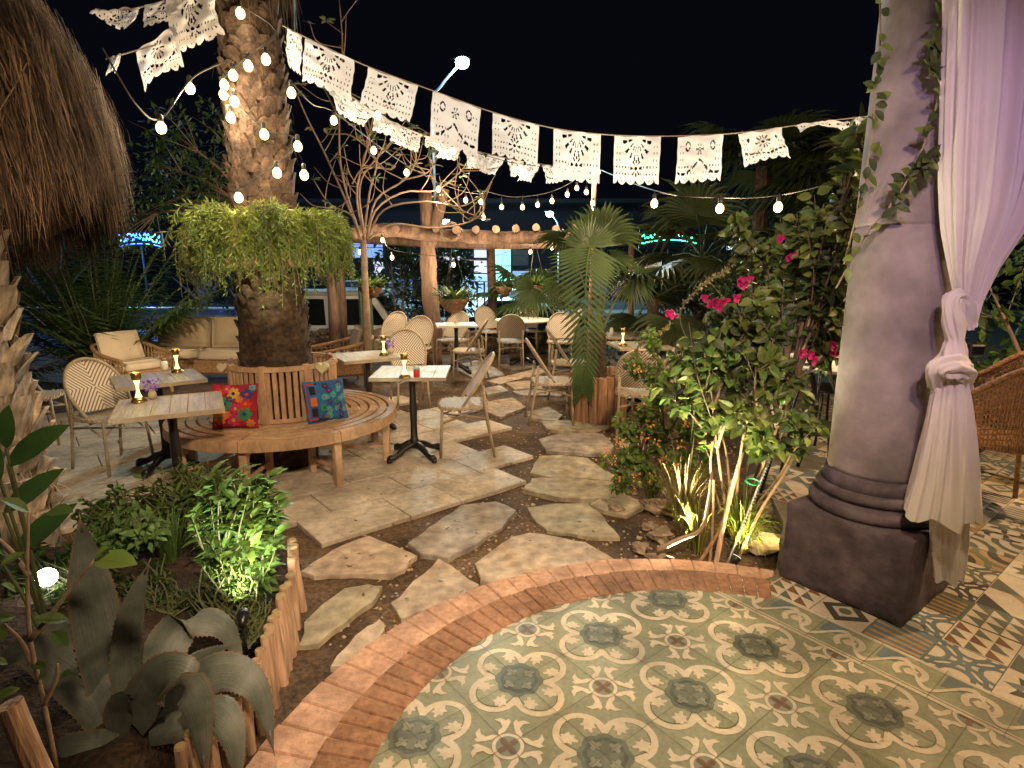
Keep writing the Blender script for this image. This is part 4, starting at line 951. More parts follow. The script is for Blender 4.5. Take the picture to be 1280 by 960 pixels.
agleaf([A(172, 905, .04), A(195, 830, .12), A(232, 778, .22), A(278, 782, .24), A(305, 830, .22)], .135, (.5, .9, .2), 3)
agleaf([A(182, 905, .0), A(232, 862, .02), A(280, 838, .04), A(322, 862, .02), A(342, 938, -.02)], .125, (.35, 1, .25), 4, fc=.85, gut=.2)
agleaf([A(165, 905, -.05), A(190, 862, -.08), A(217, 848, -.12), A(245, 880, -.16), A(258, 975, -.18)], .145, (.75, -.55, .3), 5, fc=.85, gut=.2)
agleaf([A(150, 920, -.05), A(148, 890, -.07), A(155, 872, -.09), A(162, 868, -.1)], .075, (1, 0, 0), 6)
agleaf([A(190, 915, -.05), A(245, 900, -.06), A(275, 892, -.06), A(293, 925, -.10), A(300, 985, -.14)], .11, (.4, .9, .3), 7, fc=.85, gut=.2)
agleaf([A(140, 915, 0), A(112, 870, .02), A(75, 835, .05), A(30, 812, .02), A(-15, 850, .0)], .135, (.3, 1, .5), 8)
agleaf([A(150, 925, -.06), A(120, 940, -.12), A(80, 942, -.14), A(30, 965, -.16)], .12, (.3, 1, .3), 9)
agleaf([A(168, 900, .04), A(205, 860, .10), A(245, 825, .13), A(290, 806, .12)], .085, (.3, 1, .4), 10)
agleaf([A(145, 905, .05), A(110, 850, .14), A(80, 800, .18), A(48, 770, .16)], .125, (.8, .7, 0), 11)
agleaf([A(155, 900, .06), A(170, 840, .22), A(195, 800, .34), A(215, 790, .42)], .11, (1, .2, 0), 12)

def shrub(name, label, base, clumps, n, ls, mats, seed, cat='shrub', asp=.42, rosette=7, stem=None, up=.5):
    """leafy shrub: stems from the base to points in clumps, each ending in a rosette of leaves"""
    rr = random.Random(seed); b0 = V(base); t = thing(name, label, cat, b0); sb = MB(); lb = MB()
    for k in range(n):
        c, r = clumps[k % len(clumps)]; d = V((rr.gauss(0, 1), rr.gauss(0, 1), rr.gauss(0, 1))).normalized(); e = V(c) - b0 + d * r * rr.random() ** .5
        s0 = V((rr.uniform(-.05, .05), rr.uniform(-.05, .05), 0)); P = catmull([s0, s0.lerp(e, .5) + rv(.05), e], 6)
        sb.tube(P, [.005, .005, .0045, .004, .0035, .003, .002], 4, 0, False); tg = (P[6] - P[4]).normalized(); tg = (tg + V((0, 0, up)) + d * .4).normalized()
        for q in range(rosette):
            a = q * 2.4 + rr.uniform(-.3, .3); o_ = tg.orthogonal().normalized(); o2 = tg.cross(o_); rd = o_ * math.cos(a) + o2 * math.sin(a); ee = lerp(.9, .15, q / rosette)
            bp = P[6] - tg * (.02 * (rosette - q) * ls / .07); l = ls * rr.uniform(.7, 1.2) * (1 if q > 2 else .85)
            lb.leaf(bp, rd + tg * (1 - ee) * 1.1, tg, l, l * asp, rr.randrange(len(mats)), .25, .35, (0, .3, .65, 1), (.12, .9, .85, .02))
    sb.build('stems', stem or m_stemg, t); lb.build('leaves', mats, t); return t
Y = 2.62
def CL(L_, Y0): return [(AT(x, y, Y0 + d), r) for x, y, d, r in L_]
m_lf_shrub = leafm('bright_shrub_leaf', (.13, .24, .06), .35, .4)
B0 = G(300, 738, .2)
shrub('glossy_shrub', 'bright green lit shrub with oval leaves in the raised bed', B0, CL([(300, 612, 0, .11), (262, 632, .05, .11), (332, 632, 0, .10), (300, 655, -.08, .13), (332, 602, .05, .07), (268, 604, .05, .08), (325, 672, -.08, .10), (278, 680, -.05, .10), (310, 700, -.1, .08)], 2.5), 170, .085, [m_lf_shrub, m_lf_shrub, m_lf_lite], 5, rosette=9)
shrub('feathery_shrub', 'darker green shrub behind the bright lit one in the raised bed', G(235, 690, .2) + V((0, .25, 0)), CL([(250, 600, .3, .14), (215, 625, .2, .12), (280, 600, .35, .10), (195, 610, .4, .14), (170, 630, .45, .12), (230, 590, .5, .12)], 2.7), 150, .07, [m_lf_mid, m_lf_lite], 6, rosette=9, asp=.3)
shrub('low_shrub', 'low mid green shrub left of the grass tuft in the raised bed', G(165, 690, .2) + V((0, .1, 0)), CL([(160, 650, .1, .12), (130, 665, .1, .10), (185, 660, 0, .08), (110, 640, .2, .1), (145, 625, .3, .12)], 2.6), 130, .065, [m_lf_mid, m_lf_shrub], 7, rosette=8)
shrub('trailing_herb', 'pale trailing herb under the bright shrub on the soil', G(300, 770, .2), CL([(300, 735, -.1, .08), (285, 715, -.05, .07), (318, 770, -.1, .06), (268, 715, 0, .08)], 2.3), 60, .03, [m_lf_lite, m_lf_mid], 8, rosette=8, up=-.2)
shrub('rosemary_bush', 'dull dark rosemary mound behind the log edging', G(305, 800, .2), CL([(305, 785, 0, .07), (290, 770, .1, .08), (325, 760, .1, .07), (255, 745, .2, .09)], 2.1), 130, .03, [m_lf_dark, m_lf_mid], 9, rosette=12, asp=.2)
def grass(name, label, base, n, h, spread, m, seed, wd=.006, droop=.6, lean=(0, 0), cat='grass tuft'):
    rr = random.Random(seed); mb = MB(); t = thing(name, label, cat, base)
    for k in range(n):
        a = rr.uniform(0, 2 * PI); s0 = V((math.cos(a), math.sin(a), 0)) * rr.uniform(0, .05); o_ = rr.uniform(.1, 1) * spread; l = h * rr.uniform(.55, 1.15); dr = rr.uniform(.3, 1) * droop; pts = []
        for i in range(7):
            f = i / 6; pts.append(s0 + V((math.cos(a) * o_ + lean[0], math.sin(a) * o_ + lean[1], 0)) * f ** 1.3 + V((0, 0, l * (f - dr * f ** 2.6))))
        mb.strip(pts, [wd * x for x in (.7, 1, 1, .9, .7, .45, .1)], V((-math.sin(a), math.cos(a), .2)), rr.randrange(2))
    mb.build('blades', m, t); return t
shrub('ground_cover_plant', 'dark leafy ground cover behind the agave by the garden spotlight', G(110, 740, .2), CL([(90, 745, .0, .12), (130, 735, .1, .10), (60, 760, .0, .1), (30, 740, .1, .12), (95, 700, .35, .12), (40, 700, .3, .12)], 2.35), 150, .05, [m_lf_dark, m_lf_mid], 10, rosette=8, up=.1)
shrub('ground_cover_plant', 'low dull green herbs on the soil between agave and shrubs', G(220, 760, .2), CL([(210, 740, .0, .12), (240, 760, -.05, .08), (190, 720, .15, .12), (170, 740, .1, .1)], 2.35), 110, .035, [m_lf_dark, m_lf_mid], 11, rosette=8, up=.1)
grass('grass_tuft', 'upright tuft of green strap grass left of the bright shrub', G(215, 700, .2), 90, .32, .16, [m_grass, m_lf_mid], 4, .009, .5)
# rubber plant at the left edge, near the camera
rpb = V((-1.72, 1.95, .16))
rp_ = thing('rubber_plant', 'dark broad glossy leaved plant at the left edge before the pale palm trunk', 'plant', rpb)
mb = MB(); lb = MB(); rr = random.Random(3); Yr = 2.0
for (x0, y0, x1, y1, wd) in ((10, 580, 82, 523, .15), (5, 640, 78, 578, .13), (20, 690, 92, 622, .14), (0, 600, -30, 520, .13), (8, 560, 5, 500, .12), (0, 700, -20, 640, .12)):
    a = AT(x0, y0, Yr) - rpb; e = AT(x1, y1, Yr - .05 + rr.uniform(-.1, .1)) - rpb
    mb.tube([V((0, 0, 0)), a * .6 + V((0, 0, .05)), a], .006, 5); lb.leaf(a, e - a, V((.15, -1.0, .55)), (e - a).length * .86, wd * .60, 0, .2, .12, (0, .12, .3, .5, .7, .88, 1), (.1, .55, .9, 1, .85, .45, .02))
mb.build('stems', m_stemg, rp_); lb.build('leaves', m_lf_gloss, rp_, True)
# thin branching sapling in the near left corner
sp0 = V((-1.14, 1.22, .12)); sp_ = thing('twiggy_sapling', 'thin pale stemmed sapling with sparse leaves in the lower left corner', 'plant', sp0)
mb = MB(); lb = MB(); rr = random.Random(9)
for pth in ([(70, 960), (55, 880), (38, 800), (34, 720), (36, 640)], [(38, 800), (62, 770), (85, 740), (118, 700)], [(40, 830), (25, 800), (5, 780)], [(36, 720), (15, 690), (-5, 670)], [(55, 880), (70, 850), (72, 830)]):
    P = catmull([AT(x, y, 1.32) - sp0 for x, y in pth], 12); mb.tube(P, [lerp(.007, .003, k / 12) for k in range(13)], 6)
for (x, y, dx, dy, l) in ((85, 775, -40, -5, .07), (65, 790, 20, 15, .07), (20, 770, -30, 5, .06), (5, 800, -20, -30, .06), (118, 700, 60, -3, .12), (118, 698, 30, -40, .06), (60, 640, 40, -8, .08), (36, 640, -30, -20, .07), (30, 690, -26, 12, .05), (40, 830, 30, 5, .05), (20, 740, -20, -20, .05), (75, 845, 25, -12, .05), (25, 860, -30, 10, .06), (10, 830, -25, -10, .05), (14, 700, -20, -20, .06), (45, 850, 22, -18, .05)):
    a = AT(x, y, 1.32); e = AT(x + dx, y + dy, 1.28); lb.leaf(a - sp0, e - a, V((.2, -.5, 1)), l, l * .5, rr.randrange(2), .3, .2)
mb.build('stems', m_branch, sp_, True); lb.build('leaves', [m_lf_lite, m_lf_mid], sp_)
# sawn post and stake at the lower left
mb = MB(); p0 = V((-1.02, 1.02, 0)); mb.tube([AT(70, 1010, 1.15) - p0, AT(36, 935, 1.15) - p0, AT(12, 880, 1.15) - p0], .026, 12, jit=.06)
po = mb.build('leaning_stake', m_logl, loc=p0); tag(po, 'short sawn wooden stake leaning in the lower left corner', 'stake')
# garden spotlight
def spotlight(label, p, target, e, col_, ang=80, lens=None):
    p = V(p); d = (V(target) - p).normalized(); t = thing('garden_spotlight', label, 'spotlight', p, 0, 'spike spotlights in the beds'); mb = MB()
    mb.tube([-d * .06, -d * .015, d * .0], [.012, .024, .026], 14, cap=True); mb.tube([V((0, 0, min(-.12, .18 - p.z) if p.z > .3 else -.12)), -d * .05], .006, 6); mb.build('housing', m_blackp, t, True)
    mb = MB(); u = d.orthogonal().normalized(); b = d.cross(u); mb.poly([d * .004 + (u * math.cos(2 * PI * k / 16) + b * math.sin(2 * PI * k / 16)) * (.042 if lens else .023) for k in range(16)]); mb.build('lens', lens or m_spotdim, t)
    lamp('spot_beam', 'SPOT', d * .02, e, col_, .03, d * 2, ang, .6, t); return t
spotlight('glaring white garden spotlight behind the agave', G(58, 722, .30), V((-1.2, 1.5, 1.5)), 22, (1, .95, .88), 110, m_spot)
spotlight('small spotlight on the log edging aimed at the bright green shrub', V((-.985, 1.93, .40)), V((-1.24, 2.6, .52)), 75, (1.0, .96, .70), 60)
spotlight('spotlight on the paving behind the shrubs shining up into the ferns', V((-1.72, 3.46, .06)), V((BC.x + .1, BC.y - .45, 1.85)), 240, (1, .88, .5), 38)
spotlight('yellow spotlight low in the grass beside the column plinth', V((1.22, 2.92, .10)), V((1.5, 3.1, .45)), 42, (1.0, .80, .32), 130)
spotlight('spotlight shining up into the bougainvillea from the bed front', V((.88, 2.99, .06)), V((1.12, 3.2, 1.02)), 350, (1.0, .91, .55), 82)
# ================================================================== bougainvillea and the bed right of centre
def bougain(name, label, base, targets, seed, lpt, ls, mats, Y0):
    rr = random.Random(seed); b0 = V(base); t = thing(name, label, 'shrub', b0); sb = MB(); lb = MB(); mains = []
    for ti, (x, y, d, r) in enumerate(targets):
        e = AT(x, y, Y0 + d) - b0; nsub = 4
        if ti % 4 == 0:
            mid = e * .45 + V((rr.uniform(-.12, .12), rr.uniform(-.1, .1), .12)); P = catmull([V((rr.uniform(-.05, .05), rr.uniform(-.05, .05), 0)), mid, e], 12); mains.append(P)
        else:
            q0 = min(mains, key=lambda Q: (Q[7] - e).length)[rr.randrange(5, 8)]; P = catmull([q0, q0.lerp(e, .5) + rv(.05), e], 12)
        sb.tube(P, [lerp(.011, .004, k / 12) for k in range(13)], 6)
        for q in range(nsub):
            s0 = P[rr.randrange(6, 12)]; e2 = e + rv(r) * 1.15; Q = catmull([s0, s0.lerp(e2, .5) + rv(.04), e2], 8); sb.tube(Q, [.0045, .004, .004, .0035, .003, .003, .0025, .002, .002], 4)
            for z in range(lpt):
                f = rr.uniform(.1, 1); j = min(7, int(f * 8)); p = Q[j].lerp(Q[j + 1], f * 8 - j); tg = (Q[j + 1] - Q[j]).normalized(); dd = (rv().cross(tg)).normalized() + tg * .4 + V((0, 0, -.15)); l = ls * rr.uniform(.55, 1.2)
                lb.leaf(p + dd * .012, dd, V((0, -.75, .75)) + rv(.85), l, l * .62, rr.randrange(len(mats)), .28, .3, (0, .25, .55, .82, 1), (.1, .9, 1, .5, .02))
    sb.build('stems', m_darkstem, t, True); lb.build('leaves', mats, t); return t, b0
BB = G(925, 700, 0) + V((.05, .3, 0))
m_bl2 = leafm('bougainvillea_old_leaf', (.045, .065, .022), .25, .5)
tg = [(882, 392, 0, .10), (905, 385, .1, .12), (930, 410, 0, .13), (895, 440, 0, .13), (870, 470, .05, .11), (855, 455, .2, .1), (960, 430, .05, .13), (1000, 380, .05, .14), (1012, 335, .1, .14), (1040, 290, .1, .12), (1066, 240, .1, .10), (990, 305, .2, .14), (955, 360, .2, .14), (985, 470, 0, .13), (1015, 430, .1, .13), (925, 500, -.05, .12),
      (960, 515, -.1, .11), (945, 300, .3, .12), (1035, 370, .1, .12), (1040, 440, .1, .11), (900, 520, .05, .10), (1075, 205, .15, .07), (1030, 255, .2, .10), (930, 265, .4, .10), (975, 400, -.1, .14), (945, 455, -.15, .13), (1055, 330, .05, .10), (840, 500, .2, .09), (1000, 520, -.1, .09), (1072, 180, .0, .09), (1082, 150, -.1, .07), (1052, 300, -.1, .12), (1070, 268, -.1, .10), (1080, 232, -.1, .09), (1058, 345, -.1, .10), (1020, 300, 0, .12)]
bg, b0 = bougain('bougainvillea', 'tall rambling bougainvillea with magenta flowers left of the column', BB, tg, 4, 19, .078, [m_boug, m_bl2, m_boug, m_lf_mid], 3.15)
mb = MB(); rr = random.Random(44)
for (x, y, n, d) in ((884, 378, 5, -.08), (902, 380, 4, -.08), (928, 356, 5, -.02), (918, 372, 3, -.05), (1008, 442, 4, -.05), (1045, 437, 4, -.05), (972, 298, 2, .1), (986, 322, 2, .1), (838, 392, 3, .25), (1018, 450, 2, -.05)):
    c = AT(x, y, 3.0 + d) - b0
    mb = MB()
    for k in range(n):
        p = c + rv(.006 * n)
        for q in range(3):
            a = q * 2.1 + rr.uniform(0, 1); mb.leaf(p, V((math.cos(a), -.4, math.sin(a))), V((0, -1, .3)) + rv(.4), .027, .024, 0, .4, -.2, (0, .4, .8, 1), (.3, 1, .7, .05))
    mb.build('flower_cluster', m_mag, bg)
# leaning prunings, a cane and a metal rod tied with a green tie
st = thing('tied_stakes', 'leaning bundle of wooden stakes and rod tied with green string', 'stakes', BB + V((0, -.1, 0))); s0 = V(st.location)
for (pts, r, m_) in (([(893, 712), (908, 640), (928, 565)], .014, m_logl), ([(868, 712), (900, 660), (915, 600)], .011, m_log), ([(915, 716), (950, 640), (1000, 555), (1012, 480)], .010, m_branch), ([(886, 712), (890, 670), (892, 600)], .009, m_branch), ([(905, 716), (935, 640), (968, 560)], .009, m_steel)):
    mb = MB(); P = catmull([AT(x, y, 3.0 + .12 * i) - s0 for i, (x, y) in enumerate(pts)], 14); mb.tube(P, [r * (1 - .25 * k / 14) for k in range(15)], 8, jit=.12)
    if m_ is m_steel:
        for k in range(40):
            p = P[0].lerp(P[-1], k / 40); mb.tube([p, p + (P[-1] - P[0]).normalized() * .006], .0115, 8)
    mb.build('stake', m_, st)
mb = MB(); c = AT(941, 602, 3.06) - s0; mb.tube([c + V((.035 * math.cos(a), .035 * math.sin(a), .006 * math.sin(a))) for a in [k * PI / 8 for k in range(17)]], .004, 5); mb.build('green_tie', mat('green_tie', (.01, .25, .08), .4), st)
mb = MB(); P = catmull([AT(822, 688, 3.0), AT(850, 674, 2.98), AT(876, 662, 2.98), AT(885, 630, 3.0), AT(890, 590, 3.02)], 16); rt0 = V(P[0]); mb.tube([p - rt0 for p in P], [lerp(.016, .007, k / 16) for k in range(17)], 8, jit=.1)
tag(mb.build('fallen_branch', m_branch, None, True, rt0), 'bent grey fallen branch on the dirt by the brick edge', 'branch')
grass('yellow_grass_clump', 'bright yellow lit grass clump beside the column plinth', G(935, 705, 0) + V((.02, .16, 0)), 230, .52, .22, [m_ygrass, m_grass], 14, .007, .95)
grass('dry_grass_clump', 'tall straw coloured grass clump left of the stakes', G(868, 690, 0) + V((0, .25, 0)), 150, .72, .28, [m_dry, m_dry], 15, .006, .55)
grass('dry_grass_clump', 'short straw coloured grass at the foot of the lantana', G(890, 700, 0) + V((-.05, .1, 0)), 110, .5, .25, [m_dry, m_ygrass], 17, .005, .8)
grass('wispy_grass_clump', 'wispy dry grass behind the rocks and orange flowers', G(830, 660, 0) + V((0, .35, 0)), 90, .55, .26, [m_dry, m_grass], 16, .005, .6)
# lantana
lt, lb0 = bougain('lantana', 'sprawling lantana dotted with small orange flowers by the stepping path', G(835, 640, 0) + V((0, .45, 0)), [(790, 555, 0, .10), (810, 520, .1, .12), (840, 540, .1, .12), (775, 590, -.1, .09), (800, 590, -.05, .10), (850, 590, 0, .12), (825, 480, .2, .12), (845, 440, .3, .12), (870, 540, 0, .11), (820, 430, .4, .1), (800, 460, .35, .09), (860, 500, .1, .12), (880, 580, -.05, .1), (785, 530, .15, .07)], 12, 34, .050, [m_lf_mid, m_lf_lite, m_lf_lite], 3.75)
mb = MB(); rr = random.Random(5)
for (x, y, d) in ((773, 550, 0), (779, 556, -.02), (765, 575, -.1), (800, 508, .1), (812, 530, 0), (822, 553, 0), (850, 555, -.05), (838, 500, .15), (795, 597, -.1), (770, 600, -.1), (788, 610, -.12), (830, 575, -.05), (860, 530, .0), (797, 460, .25), (805, 545, 0), (845, 585, -.05), (758, 565, -.05), (815, 598, -.08), (875, 555, 0), (862, 604, -.1), (808, 502, .1)):
    c = AT(x, y, 3.68 + d) - lb0
    mb = MB()
    for k in range(14):
        o_ = rv(.020); mb.qleaf(c + o_, o_ + rv(.005), rv(), .017, .016)
    mb.build('flower_cluster', m_orange, lt)
# flower spike and yellow leaf
for i, (pth, lb_) in enumerate(((((850, 395), (880, 355), (905, 340), (925, 318)), 'pale flower spike arching up beside the magenta bougainvillea'), (((795, 440), (820, 420), (838, 405)), 'pale flower spike low behind the lantana'))):
    P = [AT(x, y, 3.6 + .5 * i) for x, y in pth]; q0 = AT(pth[0][0], 660, 3.6 + .5 * i); q0.z = 0; mb = MB(); PP = catmull([V((0, 0, 0)), (P[0] - q0) * .7 + V((.1, 0, 0))] + [p - q0 for p in P], 30); mb.tube(PP, .004, 5, 1)
    rr = random.Random(i)
    for k in range(12, 31):
        for z in range(9): mb.qleaf(PP[k], rv(), rv(), .03, .012, 0)
    tag(mb.build('flower_spike', [m_dry, m_stemg], loc=q0), lb_, 'flower')
# rocks
rr = random.Random(6)
for (x, y, r, lb_) in ((822, 640, .085, 'upright grey rock among the grasses at the bed edge'), (812, 662, .045, 'small pale rock left of the fallen branch'), (828, 675, .07, 'flat grey rock behind the fallen branch tip'), (802, 690, .05, 'reddish stone lowest left in the bed'), (822, 705, .055, 'pale yellow stone touching the brick edge'), (845, 645, .06, 'dark rock behind the dry grass'), (950, 690, .13, 'yellow lit boulder against the plinth'), (968, 650, .12, 'tilted yellow lit slab rock at the plinth corner'), (770, 640, .05, 'small stone at the lantana foot')):
    mb = MB(); p = G(x, y, .02) + V((0, r * .6, 0)); r *= .8; mb.blob((0, 0, r * .35), r, 0, .75, 14, 9, (1.25, .9, .72), int(x)); tag(mb.build('rock', m_rock, None, False, p), lb_, 'rock')
# vine on the column
vb = thing('climbing_vine', 'leafy vine climbing across the column from the bougainvillea', 'vine', AT(1050, 360, 2.62)); v0 = V(vb.location); mb = MB(); lb = MB(); rr = random.Random(13)
Yv = 2.33
for pth in ([(1045, 360, 2.55), (1085, 290, 2.42), (1110, 262, 2.37), (1140, 215, Yv), (1162, 160, Yv), (1176, 105, Yv), (1178, 40, 2.36), (1172, -20, 2.4)], [(1055, 330, 2.6), (1075, 250, 2.5), (1090, 170, 2.5), (1094, 110, 2.5), (1100, 50, 2.5), (1100, -10, 2.5)], [(1110, 262, 2.37), (1130, 225, 2.35), (1150, 205, Yv), (1165, 190, Yv)], [(1176, 105, Yv), (1165, 70, Yv), (1172, 30, Yv)]):
    P = catmull([AT(*q) - v0 for q in pth], 40); mb.tube(P, .0035, 5)
    for k in range(2, 40):
        for z in range(1 if rr.random() < .7 else 0):
            dd = rv(); dd.y = -abs(dd.y) * .6; dd.z -= .2; lb.leaf(P[k] + V((0, -.008, 0)), dd, V((0, -1, .4)) + rv(.4), rr.uniform(.035, .075), .032, rr.randrange(2), .25, .25)
mb.build('stems', m_branch, vb); lb.build('leaves', [m_boug, m_bl2], vb)
for x, y, r in ((1072, 210, .05), (1080, 170, .05), (1068, 265, .06), (1092, 120, .03), (1085, 230, .06)):
    pass
# hedge beyond the dining corner and foliage behind the column
leafy_tree('hedge_shrub', 'glossy lit hedge shrub behind the rattan chairs', V((4.6, 5.0, TZ)), [(V((4.6 + a, 5.0 + b, z)), .42) for a, b, z in ((0, 0, 1.0), (.5, .3, 1.4), (-.5, .1, 1.5), (.1, .1, 1.9), (.9, 0, 1.0), (-.4, .2, .8), (.9, .3, 1.9), (1.4, .3, 1.5))], 2400, .10, 91, [m_lf_mid, m_lf_lite, m_lf_dark], .07, 24, 'shrub')
leafy_tree('hedge_shrub', 'dim leafy shrub between bougainvillea and column', V((2.9, 6.2, 0)), [(V((2.9 + a, 6.2 + b, z)), .4) for a, b, z in ((0, 0, 1.0), (.4, .3, 1.3), (-.5, .1, 1.3), (.1, .1, 1.7), (.6, 0, .8), (-.4, .2, .7))], 2000, .08, 92, [m_lf_mid, m_lf_dark], .06, 24, 'shrub')
leafy_tree('hedge_shrub', 'dark shrub under the drooping fan palm behind the right table', V((1.9, 8.6, 0)), [(V((1.9 + a, 8.6 + b, z)), .4) for a, b, z in ((0, 0, .6), (.5, .3, .9), (-.4, .1, .5), (.9, .1, .5))], 1500, .08, 93, [m_lf_dark, m_lf_mid], .05, 20, 'shrub')
# ================================================================== furniture
def chevron():
    m = bpy.data.materials.new('chevron_weave'); m.use_nodes = True; nt = m.node_tree; N = nt.nodes; L = nt.links; b = N['Principled BSDF']; b.inputs['Roughness'].default_value = .55
    tc = N.new('ShaderNodeTexCoord'); sx = N.new('ShaderNodeSeparateXYZ'); L.new(tc.outputs['Object'], sx.inputs[0])
    def mt(op, a, c=None, d=None):
        n = N.new('ShaderNodeMath'); n.operation = op
        for i, q in enumerate((a, c, d)):
            if q is None: continue
            if isinstance(q, (int, float)): n.inputs[i].default_value = q
            else: L.new(q, n.inputs[i])
        return n.outputs[0]
    ay = mt('ABSOLUTE', sx.outputs[1]); az = mt('ABSOLUTE', mt('SUBTRACT', sx.outputs[2], .66)); k = mt('MULTIPLY', mt('SUBTRACT', mt('MULTIPLY', az, .95), ay), 33)
    f = mt('FRACT', mt('ADD', k, 100)); st_ = mt('GREATER_THAN', f, .42)
    mx = N.new('ShaderNodeMix'); mx.data_type = 'RGBA'; L.new(st_, mx.inputs[0]); mx.inputs[6].default_value = (.20, .13, .085, 1); mx.inputs[7].default_value = (.75, .67, .56, 1)
    L.new(mx.outputs[2], b.inputs['Base Color']); wv = mt('SINE', mt('MULTIPLY', mt('ADD', ay, sx.outputs[2]), 700)); bp = N.new('ShaderNodeBump'); bp.inputs['Strength'].default_value = .35; bp.inputs['Distance'].default_value = .003
    L.new(mt('ADD', wv, mt('MULTIPLY', f, 2)), bp.inputs['Height']); L.new(bp.outputs[0], b.inputs['Normal']); return m
m_chev = chevron()
m_seatw = mat('seat_weave', (.52, .43, .31), .55, .25, 40, .7, 120, fine=.3)
CHG = 'woven oval back bistro chairs in the garden'
def make_chair(label, loc, rz):
    t = thing('bistro_chair', label, 'chair', loc, rz, CHG)
    A0, A1 = V((.04, 0, .40)), V((-.27, 0, .88)); ax = (A1 - A0); nr = V((ax.z, 0, -ax.x)).normalized()
    def hw(u): return .17 + .05 * min(1, u / .45) if u < .45 else .22 * math.sqrt(max(0, 1 - ((u - .45) / .55) ** 2.3))
    us = [k / 30 for k in range(31)]; us = [1 - (1 - u) ** 1.6 for u in us]
    left = [A0 + ax * u + V((0, hw(u), 0)) for u in us]; right = [A0 + ax * u - V((0, hw(u), 0)) for u in reversed(us[:-1])]
    mb = MB(); mb.tube(left + right, .0135, 8); mb.build('back_frame', m_bamboo, t, True)
    mb = MB(); pu = [.20 + .79 * k / 16 for k in range(17)]; vs = []
    for u in pu:
        for q in range(9):
            y = (q / 4 - 1) * (hw(u) - .008); vs.append(A0 + ax * u + V((0, y, 0)) - nr * (.018 * (1 - (q / 4 - 1) ** 2)))
    n = len(vs); vs += [v - nr * .007 for v in vs]; fs = []
    for i in range(16):
        for q in range(8):
            a = i * 9 + q; fs += [(a, a + 1, a + 10, a + 9), (n + a, n + a + 9, n + a + 10, n + a + 1)]
    mb.add(vs, fs); mb.build('backrest', m_chev, t, True)
    mb = MB(); out = []
    for k in range(32):
        a = 2 * PI * k / 32; c, s = math.cos(a), math.sin(a); e = .55 if c > 0 else .8; out.append((.0 + .215 * (abs(c) ** e) * (1 if c > 0 else -1), .215 * (abs(s) ** .6) * (1 if s > 0 else -1)))
    vs = [V((x * .86, y * .86, .455)) for x, y in out] + [V((x, y, .448)) for x, y in out] + [V((x, y, .425)) for x, y in out] + [V((x * .9, y * .9, .42)) for x, y in out]
    m_ = 32; fs = [tuple(range(m_)), tuple(range(3 * m_, 4 * m_))[::-1]] + [(l * m_ + i, (l + 1) * m_ + i, (l + 1) * m_ + (i + 1) % m_, l * m_ + (i + 1) % m_) for l in range(3) for i in range(m_)]
    mb.add(vs, fs); sob = mb.build('seat', m_seatw, t)
    mb = MB()                                              # twisted wrapping along the rim
    for k in range(32):
        x, y = out[k]; x2, y2 = out[(k + 1) % 32]; mb.tube([(x * 1.0, y * 1.0, .425), ((x + x2) / 2 * 1.03, (y + y2) / 2 * 1.03, .438), (x2 * .98, y2 * .98, .455)], .008, 5)
    mb.build('rim_wrap', m_seatw, sob)
    for s in (1, -1):
        mb = MB(); mb.tube([(.185, s * .165, .43), (.195, s * .175, .2), (.205, s * .185, 0)], .0125, 8); mb.build('leg', m_bamboo, t, True)
        mb = MB(); mb.tube([(-.262, s * .195, 0), (-.215, s * .19, .25), (-.185, s * .185, .44), (-.165, s * .19, .63)], .0125, 8); lg = mb.build('leg', m_bamboo, t, True)
        mb = MB()
        for k in range(9): mb.tube([(-.185 + .02 * (k / 9), s * .187, .43 + .02 * k), (-.183 + .02 * (k / 9), s * .187, .446 + .02 * k)], [.015, .017], 8)
        mb.build('wrap', m_seatw, lg)
        mb = MB(); mb.tube([(.19, s * .17, .30), (0, s * .175, .375), (-.20, s * .185, .34)], .009, 6); mb.build('stretcher', m_bamboo, t, True)
    mb = MB(); mb.tube([(.19, -.17, .31), (-.2, .18, .33)], .008, 6); mb.tube([(.19, .17, .31), (-.2, -.18, .345)], .008, 6); mb.build('cross_brace', m_bamboo, t, True)
    return t
chairs = [   # label, ground point, facing angle in degrees (0 = to the right)
 ('woven chair standing alone facing left at the small near table', V((-.43, 5.02, 0)), 186),
 ('woven chair drawn up behind the two tables left of the bench', V((-3.28, 4.62, 0)), -25),
 ('woven chair half hidden behind the shaggy palm trunk at left', AT(42, 500, 5.3), 20),
 ('woven chair facing right in front of the log planter', V((.42, 6.05, 0)), 4),
 ('second chair facing right just behind the one by the log planter', V((.70, 7.25, 0)), 2),
 ('chair with white chevron back directly behind the near small table', V((-1.20, 6.75, 0)), -70),
 ('chair with plain pale back facing away in front of the parked off-road car', V((-1.98, 9.5, 0)), -110),
 ('chair with shaded chevron back half hidden left of the forked post', V((-1.42, 8.6, 0)), -100),
 ('chair with tilted white back at the white table right of the forked post', V((-.98, 9.5, 0)), -120),
 ('side on chair facing left just right of the forked post', V((-.62, 8.3, 0)), 176),
 ('chair seen from behind at the round table in the middle distance', V((-.02, 9.4, 0)), 92),
 ('chair facing the viewer across the round table in the middle distance', V((.28, 10.9, 0)), -88),
 ('chair facing left at the right side of the round table', V((.95, 10.3, 0)), 200),
 ('pale backed chair between forked post and round table at the rear', V((-.42, 10.8, 0)), -60),
 ('chair at the rear behind the drooping palm leaf, back towards viewer', V((.78, 9.3, 0)), -95),
 ('chair half hidden behind the lantana facing the right table', V((1.55, 6.15, 0)), 150),
 ('chair tucked behind the lantana beside the log planter', V((1.22, 5.5, 0)), 80),
 ('chair with chevron back tucked between sofa and palm trunk', V((-3.1, 7.0, 0)), -110),
]
proto = None
